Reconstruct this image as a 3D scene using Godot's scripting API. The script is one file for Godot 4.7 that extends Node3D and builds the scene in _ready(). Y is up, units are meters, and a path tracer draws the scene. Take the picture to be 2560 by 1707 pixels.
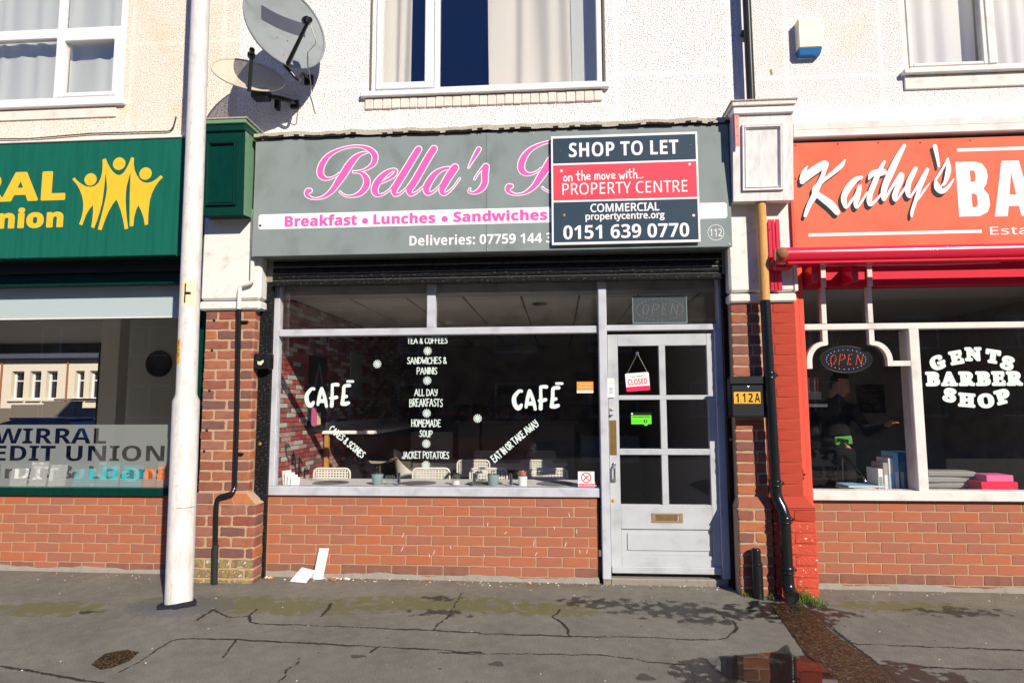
extends Node3D
# A terrace of three shops in spring sun: a credit union, a cafe to let and a barber.
# x runs along the shop fronts, y up, z out towards the street; z = 0 is the face of the low brick walls.

var M := {}
var tex := {}
var boxes_seen := {}
var taken := {}
var rng := RandomNumberGenerator.new()
var sans: Font
var sans_bold: Font
var serif_bold: Font

# traced lettering, cracks and stains, in metres
const BELLA = [[-2.173,3.391,0.015,-2.196,3.386,0.022,-2.205,3.361,0.017,-2.183,3.334,0.011,-2.137,3.317,0.005,-2.075,3.322,0.007,-2.022,3.347,0.014,-1.97,3.393,0.021,-1.918,3.469,0.028,-1.873,3.537,0.031,-1.829,3.609,0.031,-1.784,3.666,0.025,-1.739,3.703,0.015,-1.693,3.719,0.008,-1.659,3.722,0.002],
[-1.919,3.539,0.005,-1.942,3.518,0.005,-1.995,3.496,0.007,-2.041,3.497,0.014,-2.079,3.526,0.024,-2.087,3.575,0.027,-2.068,3.636,0.025,-2.023,3.697,0.019,-1.963,3.738,0.013,-1.886,3.767,0.008,-1.802,3.782,0.007,-1.725,3.779,0.008,-1.656,3.755,0.016,-1.609,3.715,0.022,-1.595,3.675,0.024,-1.604,3.629,0.021,-1.637,3.592,0.014,-1.69,3.564,0.007,-1.751,3.553,0.003,-1.789,3.554,0.003],
[-1.789,3.546,0.003,-1.736,3.544,0.006,-1.697,3.524,0.015,-1.67,3.485,0.024,-1.665,3.438,0.027,-1.687,3.389,0.025,-1.732,3.348,0.018,-1.792,3.33,0.008,-1.846,3.333,0.005,-1.884,3.352,0.004,-1.904,3.372,0.004],
[-1.547,3.439,0.005,-1.491,3.464,0.008,-1.431,3.5,0.013,-1.405,3.534,0.011,-1.409,3.554,0.008,-1.439,3.556,0.011,-1.499,3.526,0.02,-1.559,3.466,0.027,-1.592,3.398,0.028,-1.584,3.352,0.024,-1.557,3.332,0.011,-1.512,3.342,0.006,-1.459,3.379,0.005,-1.43,3.416,0.005],
[-1.208,3.734,0.027,-1.251,3.664,0.028,-1.318,3.551,0.029,-1.385,3.442,0.029,-1.418,3.377,0.026,-1.413,3.339,0.017,-1.391,3.331,0.01,-1.353,3.349,0.006,-1.308,3.39,0.005],
[-1.071,3.734,0.028,-1.116,3.664,0.029,-1.182,3.547,0.029,-1.245,3.437,0.029,-1.282,3.381,0.028,-1.278,3.339,0.017,-1.255,3.331,0.01,-1.218,3.349,0.006,-1.166,3.393,0.005],
[-0.942,3.558,0.011,-0.994,3.548,0.013,-1.054,3.512,0.022,-1.106,3.445,0.028,-1.134,3.385,0.028,-1.124,3.342,0.02,-1.094,3.338,0.01,-1.053,3.363,0.006,-1.008,3.411,0.004],
[-0.884,3.559,0.031,-0.934,3.485,0.031,-0.978,3.41,0.029,-0.997,3.358,0.023,-0.982,3.327,0.013,-0.948,3.337,0.007,-0.896,3.385,0.004,-0.841,3.46,0.004],
[-0.674,3.718,0.018,-0.703,3.669,0.016,-0.741,3.602,0.008,-0.764,3.555,0.003],
[-0.71,3.452,0.005,-0.681,3.501,0.004,-0.64,3.551,0.009],
[-0.613,3.558,0.027,-0.62,3.491,0.027,-0.62,3.43,0.025,-0.64,3.378,0.024,-0.681,3.341,0.016,-0.725,3.329,0.007,-0.758,3.34,0.007,-0.751,3.367,0.004]]
const KATHY = [[2.072,3.368,0.02,2.128,3.429,0.034,2.225,3.497,0.034,2.27,3.521,0.028,2.268,3.493,0.02,2.245,3.425,0.017,2.212,3.352,0.021,2.18,3.3,0.029,2.171,3.254,0.026,2.121,3.169,0.02,2.083,3.074,0.014],
[2.123,3.505,0.003,2.091,3.455,0.018,2.074,3.393,0.023],
[2.433,3.549,0.006,2.394,3.495,0.019,2.315,3.429,0.017,2.248,3.375,0.014,2.205,3.333,0.014],
[2.179,3.266,0.023,2.24,3.215,0.029,2.301,3.161,0.032,2.344,3.098,0.024],
[2.558,3.394,0.013,2.509,3.374,0.023,2.448,3.308,0.027,2.406,3.229,0.024,2.409,3.167,0.02,2.421,3.133,0.008,2.459,3.184,0.012,2.502,3.244,0.01,2.541,3.323,0.015,2.516,3.226,0.021,2.498,3.165,0.018,2.508,3.134,0.01,2.552,3.194,0.01,2.596,3.26,0.009],
[2.75,3.522,0.012,2.717,3.466,0.017,2.664,3.351,0.022,2.624,3.259,0.022,2.609,3.192,0.022,2.618,3.155,0.015,2.661,3.191,0.011,2.716,3.251,0.009],
[2.617,3.377,0.009,2.645,3.419,0.025,2.703,3.43,0.032,2.738,3.435,0.026],
[2.92,3.659,0.014,2.86,3.555,0.024,2.795,3.427,0.028,2.742,3.311,0.025,2.726,3.232,0.022,2.73,3.192,0.009,2.78,3.273,0.011,2.837,3.358,0.014,2.882,3.412,0.018,2.871,3.357,0.023,2.832,3.272,0.022,2.814,3.217,0.021,2.822,3.183,0.008,2.87,3.246,0.01,2.914,3.306,0.01],
[2.998,3.456,0.017,2.965,3.397,0.022,2.933,3.33,0.022,2.922,3.257,0.021,2.937,3.214,0.011,2.987,3.28,0.011,3.044,3.37,0.015,3.095,3.454,0.011,3.068,3.388,0.016,3.022,3.291,0.016,2.981,3.182,0.015,2.948,3.092,0.014,2.941,3.05,0.01],
[3.004,3.194,0.007,3.054,3.266,0.009,3.102,3.327,0.003],
[3.164,3.643,0.018,3.176,3.557,0.015,3.184,3.47,0.01],
[3.261,3.532,0.01,3.208,3.439,0.01,3.151,3.353,0.011],
[3.26,3.523,0.01,3.258,3.431,0.022,3.226,3.334,0.014,3.199,3.304,0.01],
[3.15,3.336,0.014,3.164,3.287,0.028,3.195,3.254,0.022,3.243,3.285,0.014,3.296,3.357,0.005]]
const CAFE_STROKES = [[-2.225,1.652,0.014,-2.245,1.654,0.014,-2.267,1.632,0.017,-2.288,1.602,0.019,-2.292,1.571,0.02,-2.286,1.538,0.02,-2.271,1.511,0.02,-2.253,1.502,0.02,-2.237,1.515,0.019,-2.227,1.53,0.014],
[-2.153,1.654,0.016,-2.167,1.606,0.017,-2.178,1.55,0.016,-2.185,1.512,0.014],
[-2.153,1.654,0.016,-2.133,1.606,0.016,-2.116,1.55,0.016,-2.104,1.494,0.014],
[-2.167,1.543,0.018,-2.123,1.543,0.018],
[-2.054,1.689,0.014,-2.054,1.626,0.014,-2.054,1.55,0.017,-2.056,1.499,0.018],
[-2.054,1.689,0.014,-2.025,1.691,0.016,-2.004,1.689,0.017],
[-2.069,1.568,0.013,-2.04,1.57,0.017,-2.012,1.576,0.016],
[-1.895,1.681,0.016,-1.931,1.679,0.016,-1.946,1.666,0.016,-1.948,1.613,0.016,-1.953,1.562,0.017,-1.959,1.519,0.017],
[-1.944,1.577,0.015,-1.921,1.583,0.015],
[-1.959,1.517,0.018,-1.93,1.516,0.019,-1.902,1.524,0.016],
[-1.914,1.718,0.012,-1.864,1.718,0.012]]
const LOGO = [[-4.421,3.568,-4.401,3.583,-4.368,3.549,-4.324,3.517,-4.282,3.496,-4.245,3.49,-4.205,3.496,-4.17,3.523,-4.148,3.567,-4.136,3.627,-4.136,3.688,-4.141,3.746,-4.11,3.753,-4.107,3.626,-4.106,3.561,-4.109,3.486,-4.114,3.401,-4.122,3.326,-4.138,3.252,-4.159,3.173,-4.182,3.104,-4.209,3.115,-4.203,3.189,-4.2,3.259,-4.206,3.321,-4.237,3.284,-4.265,3.235,-4.286,3.171,-4.297,3.134,-4.327,3.145,-4.309,3.202,-4.298,3.271,-4.298,3.336,-4.314,3.402,-4.342,3.468,-4.379,3.524],
[-4.11,3.753,-4.09,3.707,-4.061,3.66,-4.028,3.622,-3.996,3.598,-3.975,3.593,-3.95,3.599,-3.926,3.621,-3.898,3.67,-3.878,3.72,-3.867,3.757,-3.864,3.624,-3.881,3.554,-3.895,3.49,-3.899,3.425,-3.897,3.355,-3.89,3.28,-3.875,3.181,-3.858,3.094,-3.89,3.087,-3.91,3.177,-3.935,3.257,-3.964,3.327,-3.986,3.367,-4.02,3.319,-4.056,3.25,-4.087,3.166,-4.11,3.085,-4.145,3.093,-4.124,3.192,-4.105,3.291,-4.088,3.385,-4.081,3.46,-4.084,3.51,-4.094,3.571,-4.107,3.626],
[-3.867,3.757,-3.84,3.752,-3.84,3.694,-3.83,3.643,-3.807,3.592,-3.774,3.546,-3.737,3.52,-3.701,3.513,-3.665,3.518,-3.626,3.537,-3.592,3.566,-3.575,3.58,-3.555,3.56,-3.59,3.526,-3.623,3.477,-3.65,3.418,-3.667,3.354,-3.673,3.279,-3.675,3.205,-3.672,3.126,-3.702,3.122,-3.716,3.187,-3.742,3.252,-3.773,3.307,-3.793,3.263,-3.807,3.199,-3.811,3.115,-3.844,3.113,-3.853,3.255,-3.86,3.404,-3.862,3.529,-3.864,3.624]]
const LOGO_HEADS = [-4.245,3.561,0.058,-3.979,3.701,0.059,-3.722,3.6,0.058]
const WINDOW_LINES = [["TEA & COFFEES",-1.368,2.057,-1.002,2.109],
["SANDWICHES &",-1.366,1.874,-1.009,1.93],
["PANINIS",-1.277,1.779,-1.095,1.836],
["ALL DAY",-1.295,1.587,-1.09,1.645],
["BREAKFASTS",-1.341,1.49,-1.042,1.555],
["HOMEMADE",-1.321,1.31,-1.058,1.371],
["SOUP",-1.245,1.221,-1.132,1.275],
["JACKET POTATOES",-1.401,1.031,-0.982,1.089]]
const WINDOW_FLOWERS = [[-1.18,1.988],[-1.181,1.721],[-1.183,1.429],[-1.184,1.16],[-1.186,0.972],[-1.642,1.874],[-0.724,1.382]]
const CAKES_LINE = [-2.08,1.28,-1.771,1.032]
const EAT_LINE = [-0.573,0.997,-0.179,1.324]
const CRACKS = [[-2.566,1.164,-2.574,0.927,-2.361,1.086,-2.24,1.045,-2.179,1.156,-2.103,1.199,-1.852,1.198,-1.539,1.194,-1.147,1.222,-0.861,1.228,-0.546,1.252],
[-2.246,1.045,-2.258,0.89],
[-1.727,1.013,-1.727,0.893,-1.752,0.711],
[-0.862,1.222,-0.858,1.105,-0.806,0.939,-0.819,0.801,-0.803,0.614,-0.804,0.371],
[-2.518,2.022,-2.509,1.833,-2.518,1.544,-2.473,1.501,-2.313,1.49,-2.106,1.491,-1.855,1.503,-1.607,1.514,-1.241,1.535,-0.943,1.55,-0.699,1.56,-0.599,1.586,-0.506,1.573],
[-2.104,1.505,-2.065,1.684,-2.041,1.791],
[-1.152,1.537,-1.18,1.64],
[-1.585,1.75,-1.565,1.83,-1.586,1.931,-1.56,1.992,-1.567,2.084],
[-0.546,1.261,-0.199,1.259,0.252,1.258,0.56,1.239,0.778,1.258,1.01,1.25,1.079,1.206,1.191,1.026,1.212,0.876,1.159,0.84,1.144,0.637],
[-0.014,0.72,-0.062,0.896,0.016,1.037,0.058,1.264],
[-0.763,1.603,0.233,1.563,0.394,1.592,0.515,1.648,0.745,1.661,0.742,1.828,0.742,1.969],
[1.89,1.259,2.079,1.257,2.403,1.267,2.879,1.283],
[1.848,1.604,2.113,1.6,2.671,1.59],
[1.847,1.039,1.845,1.207,1.89,1.259],
[1.828,0.441,1.836,0.698,1.841,0.968,1.844,1.287,1.857,1.563,1.836,1.829,1.81,2.052],
[1.834,0.454,1.852,0.956,1.855,1.274,1.867,1.554,1.819,2.047],
[-3.273,1.996,-2.87,2.091,-2.646,2.146,-2.45,2.173]]
const MOSS = [[-2.264,0.809,1.087,0.216],[-0.924,0.674,0.861,0.223],[-0.062,0.726,0.388,0.178],[2.596,0.458,0.619,0.15],[-3.774,1.005,0.488,0.185]]
const WET = [[0.368,0.562,0.431,0.169],[0.873,0.669,0.643,0.256],[1.309,0.692,0.381,0.215],[0.139,0.476,0.203,0.111],[-0.951,0.531,0.205,0.089],[-0.886,0.877,0.381,0.096],[2.923,0.543,0.446,0.144],[2.102,0.644,0.19,0.101],[1.011,0.903,0.305,0.092],[-3.462,1.056,0.128,0.056]]
const GUM = [[-2.664,1.31,0.024,0.033],[-1.614,1.839,0.036,0.031],[-1.353,2.224,0.032,0.03],[-1.408,1.357,0.029,0.024],[-0.629,2.252,0.031,0.029],[-0.907,1.243,0.026,0.025],[0.132,0.714,0.023,0.031],[0.329,1.072,0.036,0.044],[-0.386,1.741,0.056,0.044],[-1.241,1.696,0.058,0.033],[0.462,1.86,0.063,0.058],[-3.176,1.427,0.029,0.031],[-2.55,1.765,0.027,0.026],[-2.196,1.447,0.04,0.031],[-2.206,1.194,0.024,0.026],[-1.568,1.242,0.03,0.025],[-1.229,1.263,0.026,0.025],[-0.147,1.153,0.024,0.025],[0.688,1.381,0.022,0.023],[1.047,1.01,0.024,0.027],[2.714,0.798,0.024,0.028],[2.601,1.223,0.025,0.024],[2.125,1.469,0.021,0.021],[2.377,1.707,0.022,0.019],[-2.914,0.385,0.029,0.037],[-2.163,0.315,0.033,0.037],[-1.594,0.242,0.029,0.038],[-2.356,0.301,0.029,0.037],[-4.164,0.396,0.033,0.037]]
const PUDDLE = [0.869,1.57,0.996,1.534,1.181,1.485,1.326,1.435,1.434,1.313,1.413,1.435,1.427,1.604,1.512,1.598,1.521,1.778,1.509,1.942,1.399,1.982,1.172,1.964,1.047,1.903,0.938,1.839,0.888,1.717]
const DRAIN = [1.594,0.5,1.811,0.487,1.821,0.987,1.84,1.577,1.796,2.052,1.499,2.072,1.521,1.677,1.491,1.431,1.539,1.04]
const COVER_HOLE = [-2.756,1.944,-2.791,1.781,-2.695,1.719,-2.596,1.748,-2.563,1.867,-2.596,1.965,-2.65,2.005]

func _ready() -> void:
	rng.seed = 7
	# ---- camera, sky, sun, exposure
	var cam := Camera3D.new()
	cam.transform = Transform3D(Basis(Vector3(0.99731834, -0.00362082, -0.07309592), Vector3(0.0107415, 0.99520111, 0.09725929), Vector3(0.07239298, -0.09778364, 0.99257122)).orthonormalized(), Vector3(0, 1.5058, 5.6707))
	cam.fov = 56.15
	cam.near = 0.05
	cam.far = 400.0
	add_child(cam)
	cam.current = true
	var env := Environment.new()
	env.background_mode = Environment.BG_SKY
	var sky_mat := ProceduralSkyMaterial.new()
	sky_mat.sky_top_color = Color(0.16, 0.34, 0.68)
	sky_mat.sky_horizon_color = Color(0.62, 0.76, 0.90)
	sky_mat.sky_curve = 0.12
	sky_mat.ground_bottom_color = Color(0.2, 0.19, 0.18)
	sky_mat.ground_horizon_color = Color(0.5, 0.52, 0.52)
	sky_mat.sky_energy_multiplier = 1.0
	var sky := Sky.new()
	sky.sky_material = sky_mat
	env.sky = sky
	env.background_energy_multiplier = 0.9
	env.tonemap_mode = Environment.TONE_MAPPER_LINEAR
	env.tonemap_exposure = 1.3
	env.sdfgi_enabled = true
	env.ssao_enabled = true
	env.ssil_enabled = true
	var we := WorldEnvironment.new()
	we.environment = env
	add_child(we)
	var sun := DirectionalLight3D.new()
	sun.light_energy = 1.55
	sun.light_color = Color(1.0, 0.955, 0.89)
	sun.light_angular_distance = 0.5
	sun.shadow_enabled = true
	add_child(sun)
	sun.look_at_from_position(Vector3(0.68, 0.70, 1.0) * 10.0, Vector3.ZERO)

	make_fonts()
	make_materials()
	build_ground()
	build_credit_union()
	build_cafe()
	build_barber()
	build_pilasters()
	build_corbels()
	build_cafe_fascia()
	build_to_let_board()
	build_shutter()
	build_credit_union_sign()
	build_barber_sign()
	build_awning()
	build_satellite_dishes()
	build_pipes()
	build_wall_boxes()
	build_lamp_column()
	build_cafe_room()
	build_window_things()
	build_barber_room()
	build_credit_union_room()
	build_litter()
	build_far_side()

# ---------------------------------------------------------------- things, parts, meshes
func numbered(called: String) -> String:
	var k: int = taken.get(called, 0)
	taken[called] = k + 1
	return called if k == 0 else "%s_%03d" % [called, k]

func thing(called: String, label: String, category: String, at := Vector3.ZERO, group := "") -> Node3D:
	var o := Node3D.new()
	o.name = numbered(called)
	add_child(o)
	o.position = at
	tag(o, label, category, group)
	return o

func tag(o: Node, label: String, category: String, group := "") -> void:
	o.set_meta("label", label)
	o.set_meta("category", category)
	if group != "":
		o.set_meta("group", group)

func structure(called: String, mesh: Mesh, material: Material) -> MeshInstance3D:
	var o := put(self, numbered(called), mesh, material)
	o.set_meta("kind", "structure")
	return o

# a part: the mesh stands at the point AT of the world (parents are never turned while parts are added in world places)
func put(parent: Node, called: String, mesh: Mesh, material: Material, at := Vector3.ZERO) -> MeshInstance3D:
	var o := MeshInstance3D.new()
	o.name = called
	o.mesh = mesh
	o.material_override = material
	parent.add_child(o, true)
	o.position = at if parent == self else (parent as Node3D).to_local(at)
	o.cast_shadow = GeometryInstance3D.SHADOW_CASTING_SETTING_ON
	return o

func one(called: String, mesh: Mesh, material: Material, label: String, category: String, at := Vector3.ZERO, group := "") -> MeshInstance3D:
	var o := put(self, numbered(called), mesh, material, at)
	tag(o, label, category, group)
	return o

class Builder:
	var v := PackedVector3Array()
	var n := PackedVector3Array()
	var c := PackedColorArray()
	var uv := PackedVector2Array()
	var colored := false
	var mapped := false
	var tint := Color.WHITE

	func tri(a: Vector3, b: Vector3, d: Vector3, out: Vector3) -> void:
		var f := (b - a).cross(d - a)
		if f.length_squared() < 1e-16:
			return
		var flip := f.dot(out) > 0.0
		var nn := f.normalized() * (1.0 if flip else -1.0)
		v.append(a); v.append(d if flip else b); v.append(b if flip else d)
		for i in 3:
			n.append(nn)
			if colored:
				c.append(tint)

	func quad(a: Vector3, b: Vector3, d: Vector3, e: Vector3, out: Vector3) -> void:
		tri(a, b, d, out); tri(a, d, e, out)

	func tri_n(p: Array, q: Array) -> void:
		var f: Vector3 = (p[1] - p[0]).cross(p[2] - p[0])
		if f.length_squared() < 1e-18:
			return
		var flip: bool = f.dot(q[0] + q[1] + q[2]) > 0.0
		for i in ([0, 2, 1] if flip else [0, 1, 2]):
			v.append(p[i]); n.append(q[i])
			if colored:
				c.append(tint)

	func box(x0: float, y0: float, z0: float, x1: float, y1: float, z1: float, bev := 0.0) -> void:
		var lo := Vector3(x0, y0, z0)
		var hi := Vector3(x1, y1, z1)
		var mid := (lo + hi) * 0.5
		var h := (hi - lo).abs() * 0.5
		var b: float = minf(bev, minf(h.x, minf(h.y, h.z)) * 0.45)
		for ax in 3:
			for s in [-1.0, 1.0]:
				var a1 := (ax + 1) % 3
				var a2 := (ax + 2) % 3
				var q := []
				for k in [[-1, -1], [1, -1], [1, 1], [-1, 1]]:
					var p := Vector3.ZERO
					p[ax] = s * h[ax]; p[a1] = k[0] * (h[a1] - b); p[a2] = k[1] * (h[a2] - b)
					q.append(mid + p)
				var o := Vector3.ZERO
				o[ax] = s
				quad(q[0], q[1], q[2], q[3], o)
		if b <= 0.0:
			return
		for ax in 3:
			var a1 := (ax + 1) % 3
			var a2 := (ax + 2) % 3
			for s in [-1.0, 1.0]:
				for t in [-1.0, 1.0]:
					var q := []
					for k in [[-1.0, 0], [1.0, 0], [1.0, 1], [-1.0, 1]]:
						var p := Vector3.ZERO
						p[ax] = k[0] * (h[ax] - b)
						p[a1] = s * (h[a1] - (b if k[1] == 1 else 0.0))
						p[a2] = t * (h[a2] - (0.0 if k[1] == 1 else b))
						q.append(mid + p)
					var o := Vector3.ZERO
					o[a1] = s; o[a2] = t
					quad(q[0], q[1], q[2], q[3], o)
		for sx in [-1.0, 1.0]:
			for sy in [-1.0, 1.0]:
				for sz in [-1.0, 1.0]:
					var s := Vector3(sx, sy, sz)
					tri(mid + s * Vector3(h.x, h.y - b, h.z - b), mid + s * Vector3(h.x - b, h.y, h.z - b), mid + s * Vector3(h.x - b, h.y - b, h.z), s)

	# rows of points with their normals; closed joins the last column to the first
	func sheet(p: Array, q: Array, closed := false) -> void:
		for i in p.size() - 1:
			var w: int = p[i].size()
			for j in (w if closed else w - 1):
				var k: int = (j + 1) % w
				tri_n([p[i][j], p[i][k], p[i + 1][k]], [q[i][j], q[i][k], q[i + 1][k]])
				tri_n([p[i][j], p[i + 1][k], p[i + 1][j]], [q[i][j], q[i + 1][k], q[i + 1][j]])

	func tube(path: Array, r, seg := 12, caps := true) -> void:
		var P := []
		var N := []
		var side := Vector3.ZERO
		for i in path.size():
			var a: Vector3 = path[maxi(i - 1, 0)]
			var b: Vector3 = path[mini(i + 1, path.size() - 1)]
			var t := (b - a).normalized()
			if i == 0:
				side = t.cross(Vector3.UP if absf(t.y) < 0.9 else Vector3.RIGHT).normalized()
			side = (side - t * side.dot(t)).normalized()
			var up := t.cross(side)
			var rad: float = r[i] if r is Array else r
			var rp := []
			var rn := []
			for k in seg:
				var w := TAU * k / seg
				var d := side * cos(w) + up * sin(w)
				rp.append(path[i] + d * rad); rn.append(d)
			P.append(rp); N.append(rn)
		sheet(P, N, true)
		if caps:
			for e in [0, path.size() - 1]:
				var o: Vector3 = (path[e] - path[1 if e == 0 else e - 1])
				for k in seg:
					tri(path[e], P[e][k], P[e][(k + 1) % seg], o)

	# profile of (radius, height) pairs round the y axis through AT
	func lathe(profile: Array, at := Vector3.ZERO, seg := 24, basis := Basis.IDENTITY) -> void:
		var P := []
		var N := []
		for i in profile.size():
			var a: Vector2 = profile[maxi(i - 1, 0)]
			var b: Vector2 = profile[mini(i + 1, profile.size() - 1)]
			var t := (b - a)
			var nn := Vector2(t.y, -t.x).normalized()
			var rp := []
			var rn := []
			for k in seg:
				var w := TAU * k / seg
				rp.append(at + basis * Vector3(profile[i].x * cos(w), profile[i].y, profile[i].x * sin(w)))
				rn.append((basis * Vector3(nn.x * cos(w), nn.y, nn.x * sin(w))).normalized())
			P.append(rp); N.append(rn)
		sheet(P, N, true)

	# a flat outline in x, y between z0 and z1
	func extrude(poly: PackedVector2Array, z0: float, z1: float, sides := true) -> void:
		var ids := Geometry2D.triangulate_polygon(poly)
		for i in range(0, ids.size(), 3):
			var a := poly[ids[i]]
			var b := poly[ids[i + 1]]
			var d := poly[ids[i + 2]]
			tri(Vector3(a.x, a.y, z1), Vector3(b.x, b.y, z1), Vector3(d.x, d.y, z1), Vector3(0, 0, 1))
			if sides:
				tri(Vector3(a.x, a.y, z0), Vector3(b.x, b.y, z0), Vector3(d.x, d.y, z0), Vector3(0, 0, -1))
		if sides:
			var cw := Geometry2D.is_polygon_clockwise(poly)
			for i in poly.size():
				var a := poly[i]
				var b := poly[(i + 1) % poly.size()]
				var e := b - a
				var o := Vector3(-e.y, e.x, 0) if cw else Vector3(e.y, -e.x, 0)
				quad(Vector3(a.x, a.y, z0), Vector3(b.x, b.y, z0), Vector3(b.x, b.y, z1), Vector3(a.x, a.y, z1), o)

	# a cut stroke of vinyl or paint in x, y: points with half widths, round ends, lying at z and facing +z
	func stroke(pts: Array, z: float, extra := 0.0, smooth := true) -> void:
		var q := []
		if smooth and pts.size() > 2:
			for i in pts.size() - 1:
				var a: Vector3 = pts[maxi(i - 1, 0)]
				var b: Vector3 = pts[i]
				var d: Vector3 = pts[i + 1]
				var e: Vector3 = pts[mini(i + 2, pts.size() - 1)]
				for k in 5:
					q.append(b.cubic_interpolate(d, a, e, k / 5.0))
			q.append(pts[-1])
		else:
			q = pts
		var L := []
		var R := []
		for i in q.size():
			var t2 := Vector2(q[mini(i + 1, q.size() - 1)].x - q[maxi(i - 1, 0)].x, q[mini(i + 1, q.size() - 1)].y - q[maxi(i - 1, 0)].y).normalized()
			var o := Vector2(-t2.y, t2.x) * (maxf(q[i].z, 0.0004) + extra)
			var zz := z + i * 4e-6
			L.append(Vector3(q[i].x + o.x, q[i].y + o.y, zz)); R.append(Vector3(q[i].x - o.x, q[i].y - o.y, zz))
		var f := Vector3(0, 0, 1)
		for i in q.size() - 1:
			quad(L[i], L[i + 1], R[i + 1], R[i], f)
		for e in [0, q.size() - 1]:
			var mid: Vector3 = (L[e] + R[e]) * 0.5
			var arm: Vector3 = L[e] - mid
			var turn := 1.0 if e == 0 else -1.0
			var prev: Vector3 = L[e]
			for k in range(1, 9):
				var p: Vector3 = mid + arm.rotated(f, turn * PI * k / 8.0)
				tri(mid, prev, p, f)
				prev = p

	func mesh() -> ArrayMesh:
		var a := []
		a.resize(Mesh.ARRAY_MAX)
		a[Mesh.ARRAY_VERTEX] = v
		a[Mesh.ARRAY_NORMAL] = n
		if colored:
			a[Mesh.ARRAY_COLOR] = c
		if mapped:
			a[Mesh.ARRAY_TEX_UV] = uv
		var m := ArrayMesh.new()
		m.add_surface_from_arrays(Mesh.PRIMITIVE_TRIANGLES, a)
		return m

func box_mesh(w: float, h: float, d: float, bev := 0.003) -> ArrayMesh:
	var key := "%.4f %.4f %.4f %.4f" % [w, h, d, bev]
	if not boxes_seen.has(key):
		var b := Builder.new()
		b.box(-w / 2, -h / 2, -d / 2, w / 2, h / 2, d / 2, bev)
		boxes_seen[key] = b.mesh()
	return boxes_seen[key]

# one box as a part, given by its two corners in the world
func bx(parent: Node, called: String, x0: float, y0: float, z0: float, x1: float, y1: float, z1: float, material: Material, bev := 0.003) -> MeshInstance3D:
	return put(parent, called, box_mesh(absf(x1 - x0), absf(y1 - y0), absf(z1 - z0), bev), material, Vector3(x0 + x1, y0 + y1, z0 + z1) * 0.5)

# several boxes joined into one part
func bxs(parent: Node, called: String, list: Array, material: Material, bev := 0.003) -> MeshInstance3D:
	var b := Builder.new()
	var o: Vector3 = Vector3(list[0][0], list[0][1], list[0][2])
	for e in list:
		b.box(e[0] - o.x, e[1] - o.y, e[2] - o.z, e[3] - o.x, e[4] - o.y, e[5] - o.z, bev)
	return put(parent, called, b.mesh(), material, o)

func tube_part(parent: Node, called: String, path: Array, r, material: Material, seg := 14) -> MeshInstance3D:
	var b := Builder.new()
	var o: Vector3 = path[0]
	var local := path.map(func(p): return p - o)
	b.tube(local, r, seg)
	return put(parent, called, b.mesh(), material, o)

func lathe_part(parent: Node, called: String, profile: Array, at: Vector3, material: Material, seg := 24, basis := Basis.IDENTITY) -> MeshInstance3D:
	var b := Builder.new()
	b.lathe(profile, Vector3.ZERO, seg, basis)
	return put(parent, called, b.mesh(), material, at)

# a bend of points: straight runs joined with short curves
func bend(points: Array, r := 0.04) -> Array:
	var out := [points[0]]
	for i in range(1, points.size() - 1):
		var a: Vector3 = points[i - 1]
		var b: Vector3 = points[i]
		var c: Vector3 = points[i + 1]
		var ra := minf(r, (b - a).length() * 0.48)
		var rc := minf(r, (c - b).length() * 0.48)
		var p := b + (a - b).normalized() * ra
		var q := b + (c - b).normalized() * rc
		for k in 6:
			var t := k / 5.0
			out.append(p.lerp(b, t).lerp(b.lerp(q, t), t))
	out.append(points[-1])
	return out

# ---------------------------------------------------------------- lettering
func make_fonts() -> void:
	var f := SystemFont.new()
	f.font_names = PackedStringArray(["Droid Sans"])
	sans = f
	f = SystemFont.new()
	f.font_names = PackedStringArray(["Droid Sans"])
	f.font_weight = 700
	sans_bold = f
	f = SystemFont.new()
	f.font_names = PackedStringArray(["Droid Serif"])
	f.font_weight = 700
	serif_bold = f

# the ink of the words fills the rectangle x0..x1, y0..y1 on the plane z
func words(parent: Node, s: String, font: Font, x0: float, x1: float, y0: float, y1: float, z: float, material: Material, called := "lettering", slant := 0.0) -> MeshInstance3D:
	var t := TextMesh.new()
	t.text = s
	t.font = font
	t.font_size = 96
	t.pixel_size = 0.01
	t.depth = 0.01
	t.curve_step = 1.5
	var bb := t.get_aabb()
	var o := MeshInstance3D.new()
	o.name = called
	o.mesh = t
	o.material_override = material
	parent.add_child(o, true)
	var sx := (x1 - x0) / bb.size.x
	var sy := (y1 - y0) / bb.size.y
	var c := bb.get_center()
	var bs := Basis(Vector3(sx, 0, 0), Vector3(slant * sy, sy, 0), Vector3(0, 0, 0.08))
	var at := Vector3((x0 + x1) / 2, (y0 + y1) / 2, z) - bs * c
	if parent != self:
		at = (parent as Node3D).to_local(at)
	o.transform = Transform3D(bs, at)
	return o

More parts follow.
